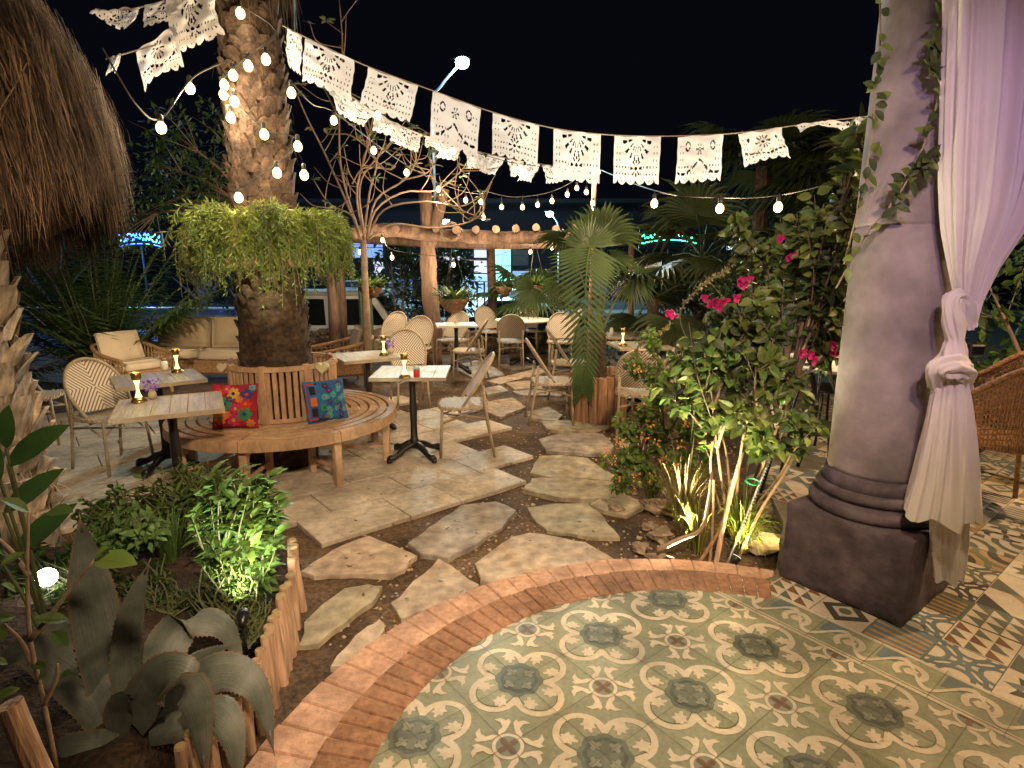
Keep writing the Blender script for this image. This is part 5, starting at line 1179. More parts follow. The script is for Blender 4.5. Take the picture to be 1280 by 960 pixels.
for lb_, p, a in chairs:
    p = V((p.x, p.y, 0.02))
    if proto is None: proto = make_chair(lb_, p, R(a))
    else: dup(proto, p, R(a), lb_, CHG)
# --- tables
TG = 'square pedestal tables in the garden'
def make_table(label, loc, rz, m_top, h=.75, s=.60):
    t = thing('pedestal_table', label, 'table', loc, rz, TG); mb = MB()
    for k in range(6): mb.cbox((-s / 2 + s / 12 + k * s / 6, 0, h - .012), (s / 6 - .0015, s - .02, .022), .002)
    top = mb.build('tabletop', m_top, t); mb = MB()
    for sx, sy, a, b in ((1, 0, .012, s), (-1, 0, .012, s), (0, 1, s - .024, .012), (0, -1, s - .024, .012)): mb.box((sx * (s / 2 - .006 + .006), sy * (s / 2 - .006), h - .0135), (a, b, .029))
    mb.build('edge_trim', m_tabwhite if m_top is m_tabwhite else m_bamboo, top)
    mb = MB(); mb.lathe([(.05, .08), (.042, .10), (.05, .13), (.032, .16), (.028, .3), (.034, .42), (.026, .6), (.03, .68), (.06, .715), (.06, .725)], seg=16); mb.build('pedestal', m_iron, t, True)
    for k in range(4):
        a = PI / 4 + k * PI / 2; d = V((math.cos(a), math.sin(a), 0)); mb = MB(); P = catmull([d * .02 + V((0, 0, .11)), d * .10 + V((0, 0, .09)), d * .19 + V((0, 0, .045)), d * .27 + V((0, 0, .03))], 10); mb.tube(P, [.034, .034, .032, .03, .027, .025, .024, .026, .03, .032, .026], 8); mb.tube([d * .265 + V((0, 0, 0)), d * .265 + V((0, 0, .03))], .024, 8); mb.build('foot', m_iron, t, True)
    return t
t3 = make_table('small square table with salsa jar beside the right end of the bench', G(515, 467, .75) * 1 - V((0, 0, .735)), R(2), m_tabletop)
t3.location.z = .02
def tp(x, y, h=.75): p = G(x, y, h + .02); return V((p.x, p.y, .02))
dup(t3, tp(213, 505), R(28), 'nearest left table overlapping the bench with a violet flower vase', TG)
dup(t3, tp(197, 472), R(38), 'left table with a white shaker bottle in front of the sofa', TG)
dup(t3, tp(459, 444), R(30), 'square table with violet flowers just behind the bench right end', TG)
dup(t3, V((1.45, 6.6, .02)), R(5), 'table with candle behind the log planter palm on the right', TG)
dup(t3, V((1.5, 7.6, .02)), R(5), 'farther table behind the candle table on the right', TG)
wt = make_table('bright white square table right of the forked post', tp(570, 405), R(10), m_tabwhite); wt['group'] = TG
# round table in the middle distance
rtb = thing('round_table', 'round pale table set for chairs in the middle distance', 'table', tp(655, 399)); mb = MB(); mb.lathe([(.0, .72), (.46, .72), (.48, .73), (.48, .745), (.47, .75), (.0, .75)], seg=36, cap=False); mb.build('tabletop', m_tabwhite, rtb)
mb = MB(); mb.lathe([(.04, .05), (.035, .7), (.08, .72)], seg=14); mb.build('pedestal', m_iron, rtb, True)
for k in range(4):
    a = PI / 4 + k * PI / 2; d = V((math.cos(a), math.sin(a), 0)); mb = MB(); mb.tube([d * .02 + V((0, 0, .09)), d * .15 + V((0, 0, .06)), d * .32 + V((0, 0, .02))], [.035, .03, .026], 8); mb.build('foot', m_iron, rtb, True)
# --- table lamps, vases, bottles
LG = 'slim brass candle lamps on the tables'
def make_lamp(label, loc):
    t = thing('candle_lamp', label, 'table lamp', loc, 0, LG); mb = MB(); mb.lathe([(.0, 0), (.048, .0), (.048, .006), (.038, .020), (.024, .03), (.0, .03)], seg=20, cap=False); mb.build('base', m_brass, t, True)
    mb = MB(); mb.lathe([(.022, .03), (.013, .055), (.008, .085), (.011, .115), (.020, .145), (.020, .146), (.0, .146)], seg=16, cap=False); mb.build('glowing_stem', m_lampglow, t, True)
    mb = MB(); mb.lathe([(.022, .145), (.027, .147), (.031, .195), (.029, .196), (.024, .15)], seg=18, cap=False); mb.build('cup', m_brass, t, True)
    lamp('candle_light', 'POINT', (0, 0, .24), 1.5, (1, .82, .45), .02, parent=t); return t
def tt(x, y): return G(x, y, .772)
cl = make_lamp('glowing brass candle lamp on the nearest left table', tt(174, 502)); dup(cl, tt(222, 465), 0, 'glowing brass candle lamp on the table before the sofa', LG); dup(cl, tt(506, 472), 0, 'glowing brass candle lamp beside the red salsa jar', LG)
dup(cl, tt(480, 444), 0, 'glowing brass candle lamp beside the violet flowers behind the bench', LG); dup(cl, V((1.24, 6.5, .772)), 0, 'glowing brass candle lamp on the right table behind the drooping leaf', LG); dup(cl, tt(652, 393), 0, 'glowing candle lamp on the round table in the middle distance', LG)
def make_vase(label, loc):
    t = thing('flower_vase', label, 'vase', loc, 0, 'small vases of violet flowers'); mb = MB(); mb.lathe([(.0, 0), (.022, 0), (.028, .015), (.024, .04), (.016, .055), (.020, .068), (.017, .068), (.012, .05)], seg=16, cap=False); mb.build('vase_body', m_cushl, t, True)
    mb = MB(); rr = random.Random(1)
    for k in range(60): o_ = rv(.028); mb.qleaf(V((0, 0, .092)) + o_, o_ + rv(.01), rv(), .022, .016)
    mb.tube([(0, 0, .04), (0, 0, .09)], .002, 4); mb.build('flowers', m_vio, t); return t
vs_ = make_vase('violet flowers in a pale vase on the nearest left table', tt(191, 498)); dup(vs_, tt(488, 441), 0, 'violet flowers in a pale vase on the table behind the bench', 'small vases of violet flowers')
def bottle(name, label, loc, prof, m1, cap_prof, m2, cat):
    t = thing(name, label, cat, loc); mb = MB(); mb.lathe(prof, seg=16); mb.build('jar_body', m1, t, True); mb = MB(); mb.lathe(cap_prof, seg=14); mb.build('lid', m2, t, True); return t
bottle('shaker_bottle', 'white and pink shaker bottle on the table before the sofa', tt(206, 463), [(.02, 0), (.027, .01), (.03, .04), (.027, .07), (.015, .085)], m_tabwhite, [(.018, .085), (.018, .10), (.01, .108)], m_terra, 'bottle')
bottle('salsa_jar', 'small red salsa jar with pale green lid on the near table', tt(521, 471), [(.024, 0), (.026, .01), (.026, .055), (.022, .062)], mat('salsa_red', (.5, .03, .015), .25, .2), [(.026, .062), (.026, .078), (.016, .088)], mat('pale_green_lid', (.35, .5, .4), .3), 'jar')
bottle('white_bottle', 'white bottle on the farther right table', V((1.28, 7.5, .772)), [(.02, 0), (.025, .03), (.022, .08), (.01, .1)], m_tabwhite, [(.012, .1), (.01, .12)], m_blackp, 'bottle')
# --- round bench
bn = thing('tree_bench', 'round slatted teak bench with a back circling the palm trunk', 'bench', BC)
NSEG = 8; NS = 6
def arcslat(mb, r0, r1, z, th_, n=64, gap=0.0):
    for s in range(NSEG):
        a0 = 2 * PI * s / NSEG + gap; a1 = 2 * PI * (s + 1) / NSEG - gap; m_ = 9; vs = []
        for i in range(m_ + 1):
            a = lerp(a0, a1, i / m_)
            for r, zz in ((r0, z), (r0 + .004, z + th_), (r1 - .004, z + th_), (r1, z)): vs.append((r * math.cos(a), r * math.sin(a), zz))
        mb.add(vs, [(i * 4 + k, i * 4 + 4 + k, i * 4 + 4 + (k + 1) % 4, i * 4 + (k + 1) % 4) for i in range(m_) for k in range(4)] + [(0, 1, 2, 3), (m_ * 4 + 3, m_ * 4 + 2, m_ * 4 + 1, m_ * 4)])
mb = MB()
for k in range(NS): r0 = .44 + k * .08; arcslat(mb, r0, r0 + .066, .43, .022, gap=.006)
mb.build('seat', m_teak, bn)
mb = MB(); arcslat(mb, .885, .91, .375, .055, gap=.004); arcslat(mb, .45, .475, .375, .055, gap=.004)
for s in range(NSEG):
    a = 2 * PI * s / NSEG; c, q = math.cos(a), math.sin(a); mb.box((c * .67, q * .67, .405), (.44, .045, .045), a)
mb.build('apron', m_teak, bn)
mb = MB(); RB = .415
for s in range(NSEG):
    for i in range(6):
        a = 2 * PI * (s + (i + .75) / 6.5) / NSEG; c, q = math.cos(a), math.sin(a); mb.cbox((c * RB, q * RB, .655), (.014, .034, .40), .003, a)
mb.build('backrest', m_teak, bn)
mb = MB(); arcslat(mb, RB - .02, RB + .022, .855, .035); mb.build('top_rail', m_teak, bn); mb = MB(); arcslat(mb, RB - .014, RB + .014, .452, .03); mb.build('bottom_rail', m_teak, bn)
for s in range(NSEG):
    a = 2 * PI * s / NSEG + .0; c, q = math.cos(a), math.sin(a)
    mb = MB(); mb.cbox((c * RB, q * RB, .45), (.045, .05, .90), .005, a); mb.build('leg', m_teak, bn)
    mb = MB(); mb.cbox((c * .83, q * .83, .19), (.055, .055, .38), .005, a); mb.build('leg', m_teak, bn)
    mb = MB(); mb.cbox((c * .62, q * .62, .14), (.37, .022, .03), .003, a); mb.build('stretcher', m_teak, bn)
    mb = MB(); mb.add([V((c * .80 - q * w_, q * .80 + c * w_, z)) for w_ in (-.012, .012) for z in (.24, .375)] + [V((c * .70 - q * w_, q * .70 + c * w_, .375)) for w_ in (-.012, .012)], [(0, 1, 4), (2, 5, 3), (0, 4, 5, 2), (0, 2, 3, 1), (1, 3, 5, 4)]); mb.build('bracket', m_teak, bn)
# --- embroidered cushions
def cushion_shape(mb, s, th_, n=18, pull=.12):
    vs = []; ids = {}
    for sd in (1, -1):
        for j in range(n + 1):
            for i in range(n + 1):
                u, v = i / n * 2 - 1, j / n * 2 - 1; e = max(0, (1 - u * u)) ** .45 * max(0, (1 - v * v)) ** .45; q = 1 - pull * (1 - v * v) * abs(u) ** 3 * .5; q2 = 1 - pull * (1 - u * u) * abs(v) ** 3 * .5
                vs.append(V((u * s / 2 * q, sd * th_ / 2 * e, v * s / 2 * q2 + s / 2)))
    m_ = (n + 1) ** 2
    fs = [(j * (n + 1) + i, j * (n + 1) + i + 1, (j + 1) * (n + 1) + i + 1, (j + 1) * (n + 1) + i) for j in range(n) for i in range(n)]
    mb.add(vs, fs + [tuple(x + m_ for x in f[::-1]) for f in fs])
m_red = mat('crimson_cloth', (.28, .015, .03), .9, .3, 12, .4, 90); m_blue = mat('blue_cloth', (.03, .12, .32), .9, .4, 14, .4, 90); flc = [mat('embroidery_' + n_, c, .85, .25, 30, .6, 160) for n_, c in (('pink', (.5, .03, .10)), ('green', (.03, .22, .10)), ('orange', (.65, .16, .03)), ('yellow', (.55, .35, .06)), ('navy', (.03, .04, .16)), ('turquoise', (.05, .35, .42)), ('black', (.02, .015, .02)), ('scarlet', (.55, .03, .02)))]
def cushion(label, loc, rz, tilt, s, m0, dots, seed):
    t = thing('embroidered_cushion', label, 'cushion', loc, rz); t.rotation_euler = (tilt, 0, rz); mb = MB(); cushion_shape(mb, s, .13); mb.build('cover', m0, t, True); mb = MB(); rr = random.Random(seed)
    for (u, v, r, mi, kind) in dots:
        def pt(x, z):
            q = (max(0, 1 - (x * 2 / s) ** 2) ** .45) * (max(0, 1 - ((z - s / 2) * 2 / s) ** 2) ** .45); return (x, -.065 * q - .0035, z)
        cx_, cz = u * s / 2, s / 2 + v * s / 2
        if kind == 'f':
            for k in range(7):
                a = k * 2 * PI / 7; d = (math.cos(a), math.sin(a)); e = (-d[1], d[0]); R_ = r * s; mb.add([pt(cx_ + d[0] * R_ * p + e[0] * R_ * w_, cz + d[1] * R_ * p + e[1] * R_ * w_) for p, w_ in ((.12, -.1), (.6, -.36), (1, -.2), (1.05, 0), (1, .2), (.6, .36), (.12, .1))], [(0, 1, 2, 3, 4, 5, 6)], mi)
            mb.add([tuple(V(pt(cx_ + r * s * .3 * math.cos(k), cz + r * s * .3 * math.sin(k))) + V((0, -.002, 0))) for k in [q * PI / 4 for q in range(8)]], [tuple(range(8))], (mi + 3) % len(flc))
        else:
            w_, h_ = kind; mb.add([pt(cx_ + a * w_ * s / 2, cz + b * h_ * s / 2) for a, b in ((-1, -1), (-.3, -1.0), (.3, -1.0), (1, -1), (1, 1), (.3, 1.0), (-.3, 1.0), (-1, 1))], [tuple(range(8))], mi)
    mb.build('embroidery', flc, t); return t
rr = random.Random(4)
dots = [(-.3, .1, .15, 1, 'f'), (.5, -.35, .15, 1, 'f'), (.05, .55, .13, 3, 'f'), (.6, .5, .13, 4, 'f'), (-.6, .55, .14, 7, 'f'), (.15, -.1, .12, 0, 'f'), (.55, .1, .13, 7, 'f'), (-.55, -.5, .15, 2, 'f'), (.05, -.6, .14, 0, 'f'), (-.7, -.05, .11, 0, 'f'), (.72, -.75, .09, 2, 'f'), (-.2, -.35, .08, 2, 'f'), (.3, .3, .08, 2, 'f'), (-.25, .75, .09, 0, 'f'), (.8, .8, .07, 5, 'f'), (-.8, -.8, .08, 7, 'f'), (-.1, .3, .07, 4, 'f')]
cushion('crimson floral embroidered cushion leaning on the bench back', V((BC.x - .17, BC.y - .56, .452)), R(4), R(-12), .34, m_red, dots, 1)
dots = [(-.72, 0, 0, 7, (.2, .86)), (-.66, .52, .0, 6, (.13, .2)), (-.66, .0, .0, 2, (.13, .2)), (-.66, -.5, .0, 6, (.13, .2)), (-.46, 0, 0, 6, (.05, .86))] + [(rr.uniform(-.25, .75), rr.uniform(-.8, .8), rr.uniform(.05, .09), rr.choice([5, 5, 4, 1, 5]), 'f') for k in range(26)]
cushion('blue embroidered cushion with a zigzag side at the right bench end', V((BC.x + .46, BC.y - .34, .452)), R(38), R(-14), .33, m_blue, dots, 2)
# heart ornaments hung on the bench back
def heart(label, loc, s, m_):
    mb = MB(); P = []
    for k in range(28):
        a = 2 * PI * k / 28; P.append((16 * math.sin(a) ** 3 / 16 * s, (13 * math.cos(a) - 5 * math.cos(2 * a) - 2 * math.cos(3 * a) - math.cos(4 * a)) / 16 * s))
    n = 28; mb.add([(x, 0, z) for x, z in P] + [(x * .8, -.018, z * .8) for x, z in P] + [(x, .02, z) for x, z in P], [tuple(range(n, 2 * n)), tuple(range(2 * n, 3 * n))[::-1]] + [(i, (i + 1) % n, n + (i + 1) % n, n + i) for i in range(n)] + [(2 * n + i, 2 * n + (i + 1) % n, (i + 1) % n, i) for i in range(n)])
    o = mb.build('heart_ornament', m_, None, False, loc); tag(o, label, 'ornament')
heart('small pale heart ornament on the right of the bench back', V((BC.x + .40, BC.y - .24, .86)), .055, mat('pale_heart', (.62, .58, .36), .4, .1)); heart('small pale heart ornament on the left of the bench back', V((BC.x - .36, BC.y - .29, .87)), .045, m_cushl)
# --- wicker sofa, armchairs
def padded(mb, c, sz, rz=0, mi=0, tilt=0):
    n = 10; M = Matrix.Rotation(rz, 3, 'Z') @ Matrix.Rotation(tilt, 3, 'X'); vs = []; b = []
    for sd in (1, -1):
        for j in range(n + 1):
            for i in range(n + 1):
                u, v = i / n * 2 - 1, j / n * 2 - 1; e = (1 - abs(u) ** 5) ** .5 * (1 - abs(v) ** 5) ** .5; vs.append(V(c) + M @ V((u * sz[0] / 2, sd * sz[1] / 2 * (.35 + .65 * e) * (1 if e > 0 else .6), v * sz[2] / 2)))
    m_ = (n + 1) ** 2; fs = [(j * (n + 1) + i, j * (n + 1) + i + 1, (j + 1) * (n + 1) + i + 1, (j + 1) * (n + 1) + i) for j in range(n) for i in range(n)]
    ed = [i for i in range(n + 1)] + [j * (n + 1) + n for j in range(1, n + 1)] + [n * (n + 1) + i for i in range(n - 1, -1, -1)] + [j * (n + 1) for j in range(n - 1, 0, -1)]
    mb.add(vs, fs + [tuple(x + m_ for x in f[::-1]) for f in fs] + [(ed[k], ed[(k + 1) % len(ed)], ed[(k + 1) % len(ed)] + m_, ed[k] + m_) for k in range(len(ed))], mi)
SO = G(240, 478, 0); sf = thing('wicker_sofa', 'wicker sofa with sand coloured cushions behind the left tables', 'sofa', SO, R(-4))
mb = MB(); mb.cbox((0, .35, .22), (1.75, .72, .20), .03); mb.build('seat_frame', m_wick, sf)
for sx in (-1, 1):
    mb = MB(); P = catmull([(sx * .88, .0, .05), (sx * .9, .02, .5), (sx * .9, .35, .58), (sx * .88, .7, .72)], 14); mb.tube(P, .03, 8); mb.cbox((sx * .87, .35, .36), (.03, .66, .30), .01); mb.build('armrest', m_wick, sf)
mb = MB(); mb.cbox((0, .72, .50), (1.75, .05, .42), .02, M=Matrix.Rotation(R(-8), 3, 'X')); mb.build('backrest', m_wick, sf)
for sx in (-1, 1):
    mb = MB(); padded(mb, (sx * .43, .33, .38), (.84, .66, .14), tilt=0); o = mb.build('seat_cushion', m_cushl, sf, True)
    mb = MB(); padded(mb, (sx * .43, .62, .66), (.84, .17, .46), tilt=R(-10)); o = mb.build('back_cushion', m_cush, sf, True)
    for sy in (.04, .66): mb = MB(); mb.tube([(sx * .82, sy, .12), (sx * .82, sy, -.0)], .025, 8); mb.build('leg', m_wick, sf)
def armchair(label, loc, rz):
    t = thing('wicker_armchair', label, 'armchair', loc, rz, 'wicker lounge armchairs'); mb = MB(); mb.cbox((0, 0, .24), (.62, .62, .20), .03); mb.build('seat_frame', m_wick, t)
    mb = MB(); P = catmull([(-.34, -.36, .50), (-.36, .05, .56), (-.28, .36, .64), (0, .42, .66), (.28, .36, .64), (.36, .05, .56), (.34, -.36, .50)], 36); mb.tube(P, .024, 8)
    for k in range(0, 37):
        p = P[k]; mb.tube([p, V((p.x * .92, p.y * .88, .3))], .009, 5)
    for q in (.36, .42, .48): mb.tube([V((p.x * lerp(.92, 1, (q - .3) / .3), p.y * lerp(.88, 1, (q - .3) / .3), q)) for p in P], .007, 5)
    mb.build('backrest', m_wick, t)
    for sx in (-1, 1):
        for sy in (-1, 1): mb = MB(); mb.tube([(sx * .27, sy * .27, .2), (sx * .29, sy * .29, 0)], .022, 8); mb.build('leg', m_wick, t)
    mb = MB(); padded(mb, (0, -.02, .39), (.56, .56, .12)); mb.build('seat_cushion', m_cushl, t, True); mb = MB(); padded(mb, (0, .25, .60), (.52, .15, .42), tilt=R(-18)); mb.build('back_cushion', m_cushl, t, True); return t
ac = armchair('wicker armchair with a plump cushion left of the sofa', G(172, 492, 0), R(62)); dup(ac, V((-2.42, 8.2, 0)), R(-62), 'wicker armchair with a tan cushion right of the palm trunk', 'wicker lounge armchairs')
# --- rattan dining chairs by the column
def rattan(label, loc, rz):
    t = thing('rattan_armchair', label, 'chair', loc, rz, 'brown rattan dining armchairs'); P = catmull([(.25, .26, .66), (.05, .30, .68), (-.2, .28, .78), (-.31, .12, .93), (-.33, 0, .95), (-.31, -.12, .93), (-.2, -.28, .78), (.05, -.30, .68), (.25, -.26, .66)], 40); mb = MB(); mb.tube(P, .017, 8); mb.tube([P[0], (.24, .24, .44)], .014, 8); mb.tube([P[-1], (.24, -.24, .44)], .014, 8); mb.build('back_frame', m_rattan, t, True)
    mb = MB(); n = len(P)                                  # open cane weave inside the frame
    bot = [V((lerp(p.x, p.x * .82, 1), p.y * .84, .45)) for p in P]; rows = 13
    for k in range(0, n):
        mb.tube([P[k], P[k].lerp(bot[k], .5), bot[k]], .0045, 4)
        if k < n - 1:
            h = P[k].lerp(P[k + 1], .5); hb = bot[k].lerp(bot[k + 1], .5); mb.tube([h, hb], .0045, 4)
    for r in range(1, rows): mb.tube([P[k].lerp(bot[k], r / rows) for k in range(n)], .0048, 4)
    for k in range(3, n - 3):
        if k % 2: 
            for r in range(0, rows - 1): mb.strip([P[k].lerp(bot[k], r / rows), P[k + 1].lerp(bot[k + 1], (r + 1) / rows)], [.008, .008], V((0, 0, 1)))
    mb.build('cane_back', m_rattan, t)
    mb = MB(); mb.lathe([(.0, .44), (.24, .44), (.27, .45), (.27, .465), (.24, .475), (.0, .47)], seg=28, cap=False); mb.build('seat', m_rattan, t)
    for sx in (-1, 1):
        for sy in (-1, 1): mb = MB(); mb.tube([(sx * .22, sy * .21, .45), (sx * .25, sy * .24, .2), (sx * .28, sy * .27, 0)], .015, 8); mb.tube([(sx * .245, sy * .235, .25), (sx * .1, sy * .15, .42)], .010, 6); mb.build('leg', m_rattan, t, True)
    return t
ra = rattan('brown rattan armchair nearest the curtain, back to the viewer', V((2.98, 3.42, TZ)), R(75)); dup(ra, V((3.35, 4.05, TZ)), R(95), 'farther brown rattan armchair behind the nearest one', 'brown rattan dining armchairs')
# dining tables on the terrace
dt = thing('dining_table', 'pale topped dining table glimpsed right of the curtain', 'table', V((2.95, 4.75, TZ)), R(10)); mb = MB(); mb.cbox((0, 0, .74), (1.0, .7, .035), .006); mb.build('tabletop', m_tabwhite, dt); mb = MB(); mb.lathe([(.2, 0), (.2, .02), (.04, .05), (.035, .7), (.1, .722)], seg=16); mb.build('pedestal', m_iron, dt)
bt_ = thing('bar_table', 'small pale topped table on black legs behind the bougainvillea', 'table', V((2.45, 4.35, TZ))); mb = MB(); mb.lathe([(.0, .74), (.32, .74), (.33, .75), (.33, .765), (.0, .77)], seg=30, cap=False); mb.build('tabletop', m_tabwhite, bt_)
for k in range(4):
    a = .4 + k * PI / 2; mb = MB(); mb.tube(catmull([(.25 * math.cos(a), .25 * math.sin(a), .74), (.16 * math.cos(a), .16 * math.sin(a), .42), (.30 * math.cos(a), .30 * math.sin(a), 0)], 10), .014, 7); mb.build('leg', m_iron, bt_, True)
def ironchair(label, loc, rz):
    t = thing('iron_chair', label, 'chair', loc, rz, 'black iron chairs behind the column'); mb = MB(); mb.lathe([(0, .44), (.2, .44), (.21, .45), (.2, .465), (0, .465)], seg=22, cap=False); mb.build('seat', m_iron, t); mb = MB()
    mb.tube(catmull([(-.19, .17, .44), (-.24, .19, .7), (-.25, .1, .88), (-.25, 0, .9), (-.25, -.1, .88), (-.24, -.19, .7), (-.19, -.17, .44)], 24), .011, 7)
    for y in (-.08, 0, .08): mb.tube([(-.2, y * .9, .45), (-.245, y, .87)], .007, 6)
    mb.build('backrest', m_iron, t, True)
    for sx in (-1, 1):
        for sy in (-1, 1): mb = MB(); mb.tube([(sx * .15, sy * .15, .44), (sx * .18, sy * .18, .2), (sx * .22, sy * .21, 0)], .011, 7); mb.build('leg', m_iron, t, True)
    return t
ic = ironchair('black iron chair whose legs show beside the column plinth', V((1.98, 3.75, TZ)), R(50)); dup(ic, V((2.75, 5.0, TZ)), R(190), 'black iron chair on the far side of the pale topped table', 'black iron chairs behind the column')
yl = thing('yellow_table_lamp', 'small table lamp with a glowing yellow shade left of the column', 'table lamp', V((2.60, 4.45, TZ + .77))); mb = MB(); mb.lathe([(.04, 0), (.04, .01), (.008, .02), (.008, .2)], seg=14); mb.build('stem', m_iron, yl); mb = MB(); mb.lathe([(.06, .17), (.04, .29), (.038, .29), (.058, .17)], seg=18, cap=False); mb.build('lamp_shade', emis('yellow_shade', (.85, .75, .05), 1.6), yl, True)
lamp('shade_light', 'POINT', (0, 0, .23), 3, (1, .85, .3), .03, parent=yl)
# ================================================================== pergola of peeled logs
pg = thing('log_pergola', 'rustic pergola of peeled logs with a forked post behind the garden tables', 'pergola', V((-1.40, 9.9, 0))); p0 = V(pg.location)
mb = MB(); P = catmull([AT(541, 455, 9.9) - p0, AT(541, 410, 9.9) - p0, AT(536, 350, 9.9) - p0, AT(535, 300, 9.9) - p0, AT(532, 242, 9.9) - p0], 20); mb.tube(P, [lerp(.16, .11, k / 20) * (1 + .07 * math.sin(k * 1.7)) for k in range(21)], 12, jit=.06)
P = catmull([AT(536, 306, 9.9) - p0, AT(543, 285, 9.88) - p0, AT(549, 262, 9.86) - p0, AT(555, 236, 9.86) - p0], 12); mb.tube(P, [lerp(.12, .085, k / 12) for k in range(13)], 12, jit=.08); mb.build('forked_post', m_trunkw, pg, True)
mb = MB(); P = catmull([AT(438, 291, 9.75) - p0, AT(480, 288, 9.75) - p0, AT(540, 293, 9.72) - p0, AT(620, 297, 9.72) - p0, AT(700, 297, 9.75) - p0, AT(790, 292, 9.8) - p0], 30); mb.tube(P, [.105 * (1 + .06 * math.sin(k * 1.3)) for k in range(31)], 12, jit=.05); mb.build('beam', m_trunkw, pg, True)
mb = MB(); P = catmull([AT(430, 297, 10.6) - p0, AT(540, 303, 10.6) - p0, AT(650, 305, 10.6) - p0, AT(800, 300, 10.6) - p0], 20); mb.tube(P, .09, 10, jit=.06); mb.build('beam', m_trunkw, pg, True)
rr = random.Random(30)
for k in range(13):
    x = 470 + k * 25; a = AT(x, 288 - rr.uniform(0, 4), 9.35) - p0; b = AT(x + 3, 286, 12.2) - p0; b.z = a.z + .02; mb = MB(); mb.tube([a, (a + b) / 2, b], [.06, .055, .05], 9, jit=.1); mb.build('rafter', m_trunkw, pg)
for (x, Y, r) in ((411, 10.6, .11), (421, 11.0, .08), (613, 11.6, .09), (790, 10.4, .06)):
    a = AT(x, 300, Y) - p0; b = V((a.x, a.y, 0)); mb = MB(); mb.tube([b, (a + b) / 2 + V((.03, 0, 0)), a], [r * 1.1, r, r * .95], 10, jit=.07); mb.build('post', m_trunkw, pg, True)
# coil of vine stems hanging at the beam
mb = MB(); c = AT(563, 290, 9.6); rr = random.Random(3)
for k in range(6): mb.tube([V((.16 * rr.uniform(.7, 1.2) * math.cos(a) + rr.uniform(-.02, .02), -.04 * k * .3, .14 * rr.uniform(.8, 1.2) * math.sin(a))) for a in [q * PI / 9 for q in range(19)]], .008, 5)
tag(mb.build('vine_coil', m_branch, None, False, c), 'coil of bare stems hooked on the pergola beam right of the forked post', 'coil')
# hanging baskets
def basket(label, px, py, Y, r, seed, hang):
    c = AT(px, py, Y); t = thing('hanging_basket', label, 'hanging basket', c, 0, 'baskets hung under the pergola'); mb = MB(); mb.lathe([(.02, -r * .95), (r * .55, -r * .75), (r * .85, -r * .35), (r, 0), (r * .9, .0), (.01, -.04)], seg=22, cap=False); mb.build('pot', m_coco, t, True); rr = random.Random(seed); mb = MB()
    for k in range(3): a = k * 2.09; mb.tube([(r * .95 * math.cos(a), r * .95 * math.sin(a), 0), (0, 0, hang)], .0032, 5)
    mb.build('cords', m_cord, t); mb = MB()
    for k in range(150):
        a = rr.uniform(0, 2 * PI); l = rr.uniform(.6, 1.7) * r; d = V((math.cos(a), math.sin(a), rr.uniform(.2, 1.5))).normalized(); b = V((math.cos(a), math.sin(a), 0)) * r * rr.uniform(0, .7)
        mb.leaf(b, d, V((0, 0, 1)), l, .03, rr.randrange(2), .3, rr.uniform(.2, .8), (0, .3, .65, 1), (.4, 1, .8, .03))
    mb.build('foliage', [m_palm, m_lf_mid], t); return t
basket('small hanging basket with spiky plant beside the fern ring', 463, 359, 9.3, .19, 1, .72); basket('large hanging terracotta basket right of the forked post', 567, 373, 9.3, .25, 2, .85); basket('hanging basket before the green lit doorway', 630, 358, 10.4, .17, 3, .7); basket('hanging basket of palm like leaves right of the pergola post', 668, 356, 10.2, .2, 4, .75)
# cactus beside the basket
ct = thing('column_cactus', 'single green column cactus under the small hanging basket', 'cactus', V((AT(458, 400, 10.4).x, 10.4, 0))); mb = MB(); n = 20
for k in range(24):
    z = 1.5 * k / 23; r = .10 * (1 if k < 21 else math.sqrt(max(.02, 1 - ((k - 20) / 3.2) ** 2)))
    for q in range(n): mb.v.append(((r * (1 + .18 * (q % 2))) * math.cos(2 * PI * q / n), (r * (1 + .18 * (q % 2))) * math.sin(2 * PI * q / n), z))
for k in range(23):
    for q in range(n): mb.f.append((k * n + q, k * n + (q + 1) % n, (k + 1) * n + (q + 1) % n, (k + 1) * n + q)); mb.m.append(0)
mb.f.append(tuple(23 * n + q for q in range(n))); mb.m.append(0); mb.build('stem', m_cactus, ct)
# slim dark stand with lamp beyond the forked post
ld = thing('lantern_stand', 'slim black double stand with a lantern behind the rear chairs', 'stand', V((AT(600, 400, 11.4).x, 11.4, 0))); mb = MB()
for x in (-.05, .09): mb.tube([(x, 0, 0), (x, 0, 1.35)], .018, 6)
mb.tube([(-.05, 0, 1.3), (.09, 0, 1.3)], .016, 6); mb.build('frame', m_blackp, ld); mb = MB(); mb.cbox((.02, 0, .55), (.13, .13, .22), .01); mb.build('lantern', m_blackp, ld)
# low rubble wall at the back edge
mb = MB(); rr = random.Random(71)
for k in range(330):
    x = rr.uniform(-5.2, 4.2); lay = rr.randrange(3); r = rr.uniform(.08, .16); mb.blob((x, 11.55 + rr.uniform(-.14, .14) - .06 * (2 - lay), .07 + lay * .12), r, 0, .6, 8, 6, (1.25, .9, .75), k)
o = mb.build('rubble_wall', m_rock); tag(o, 'low wall of brown rubble stones along the back of the garden', 'wall')

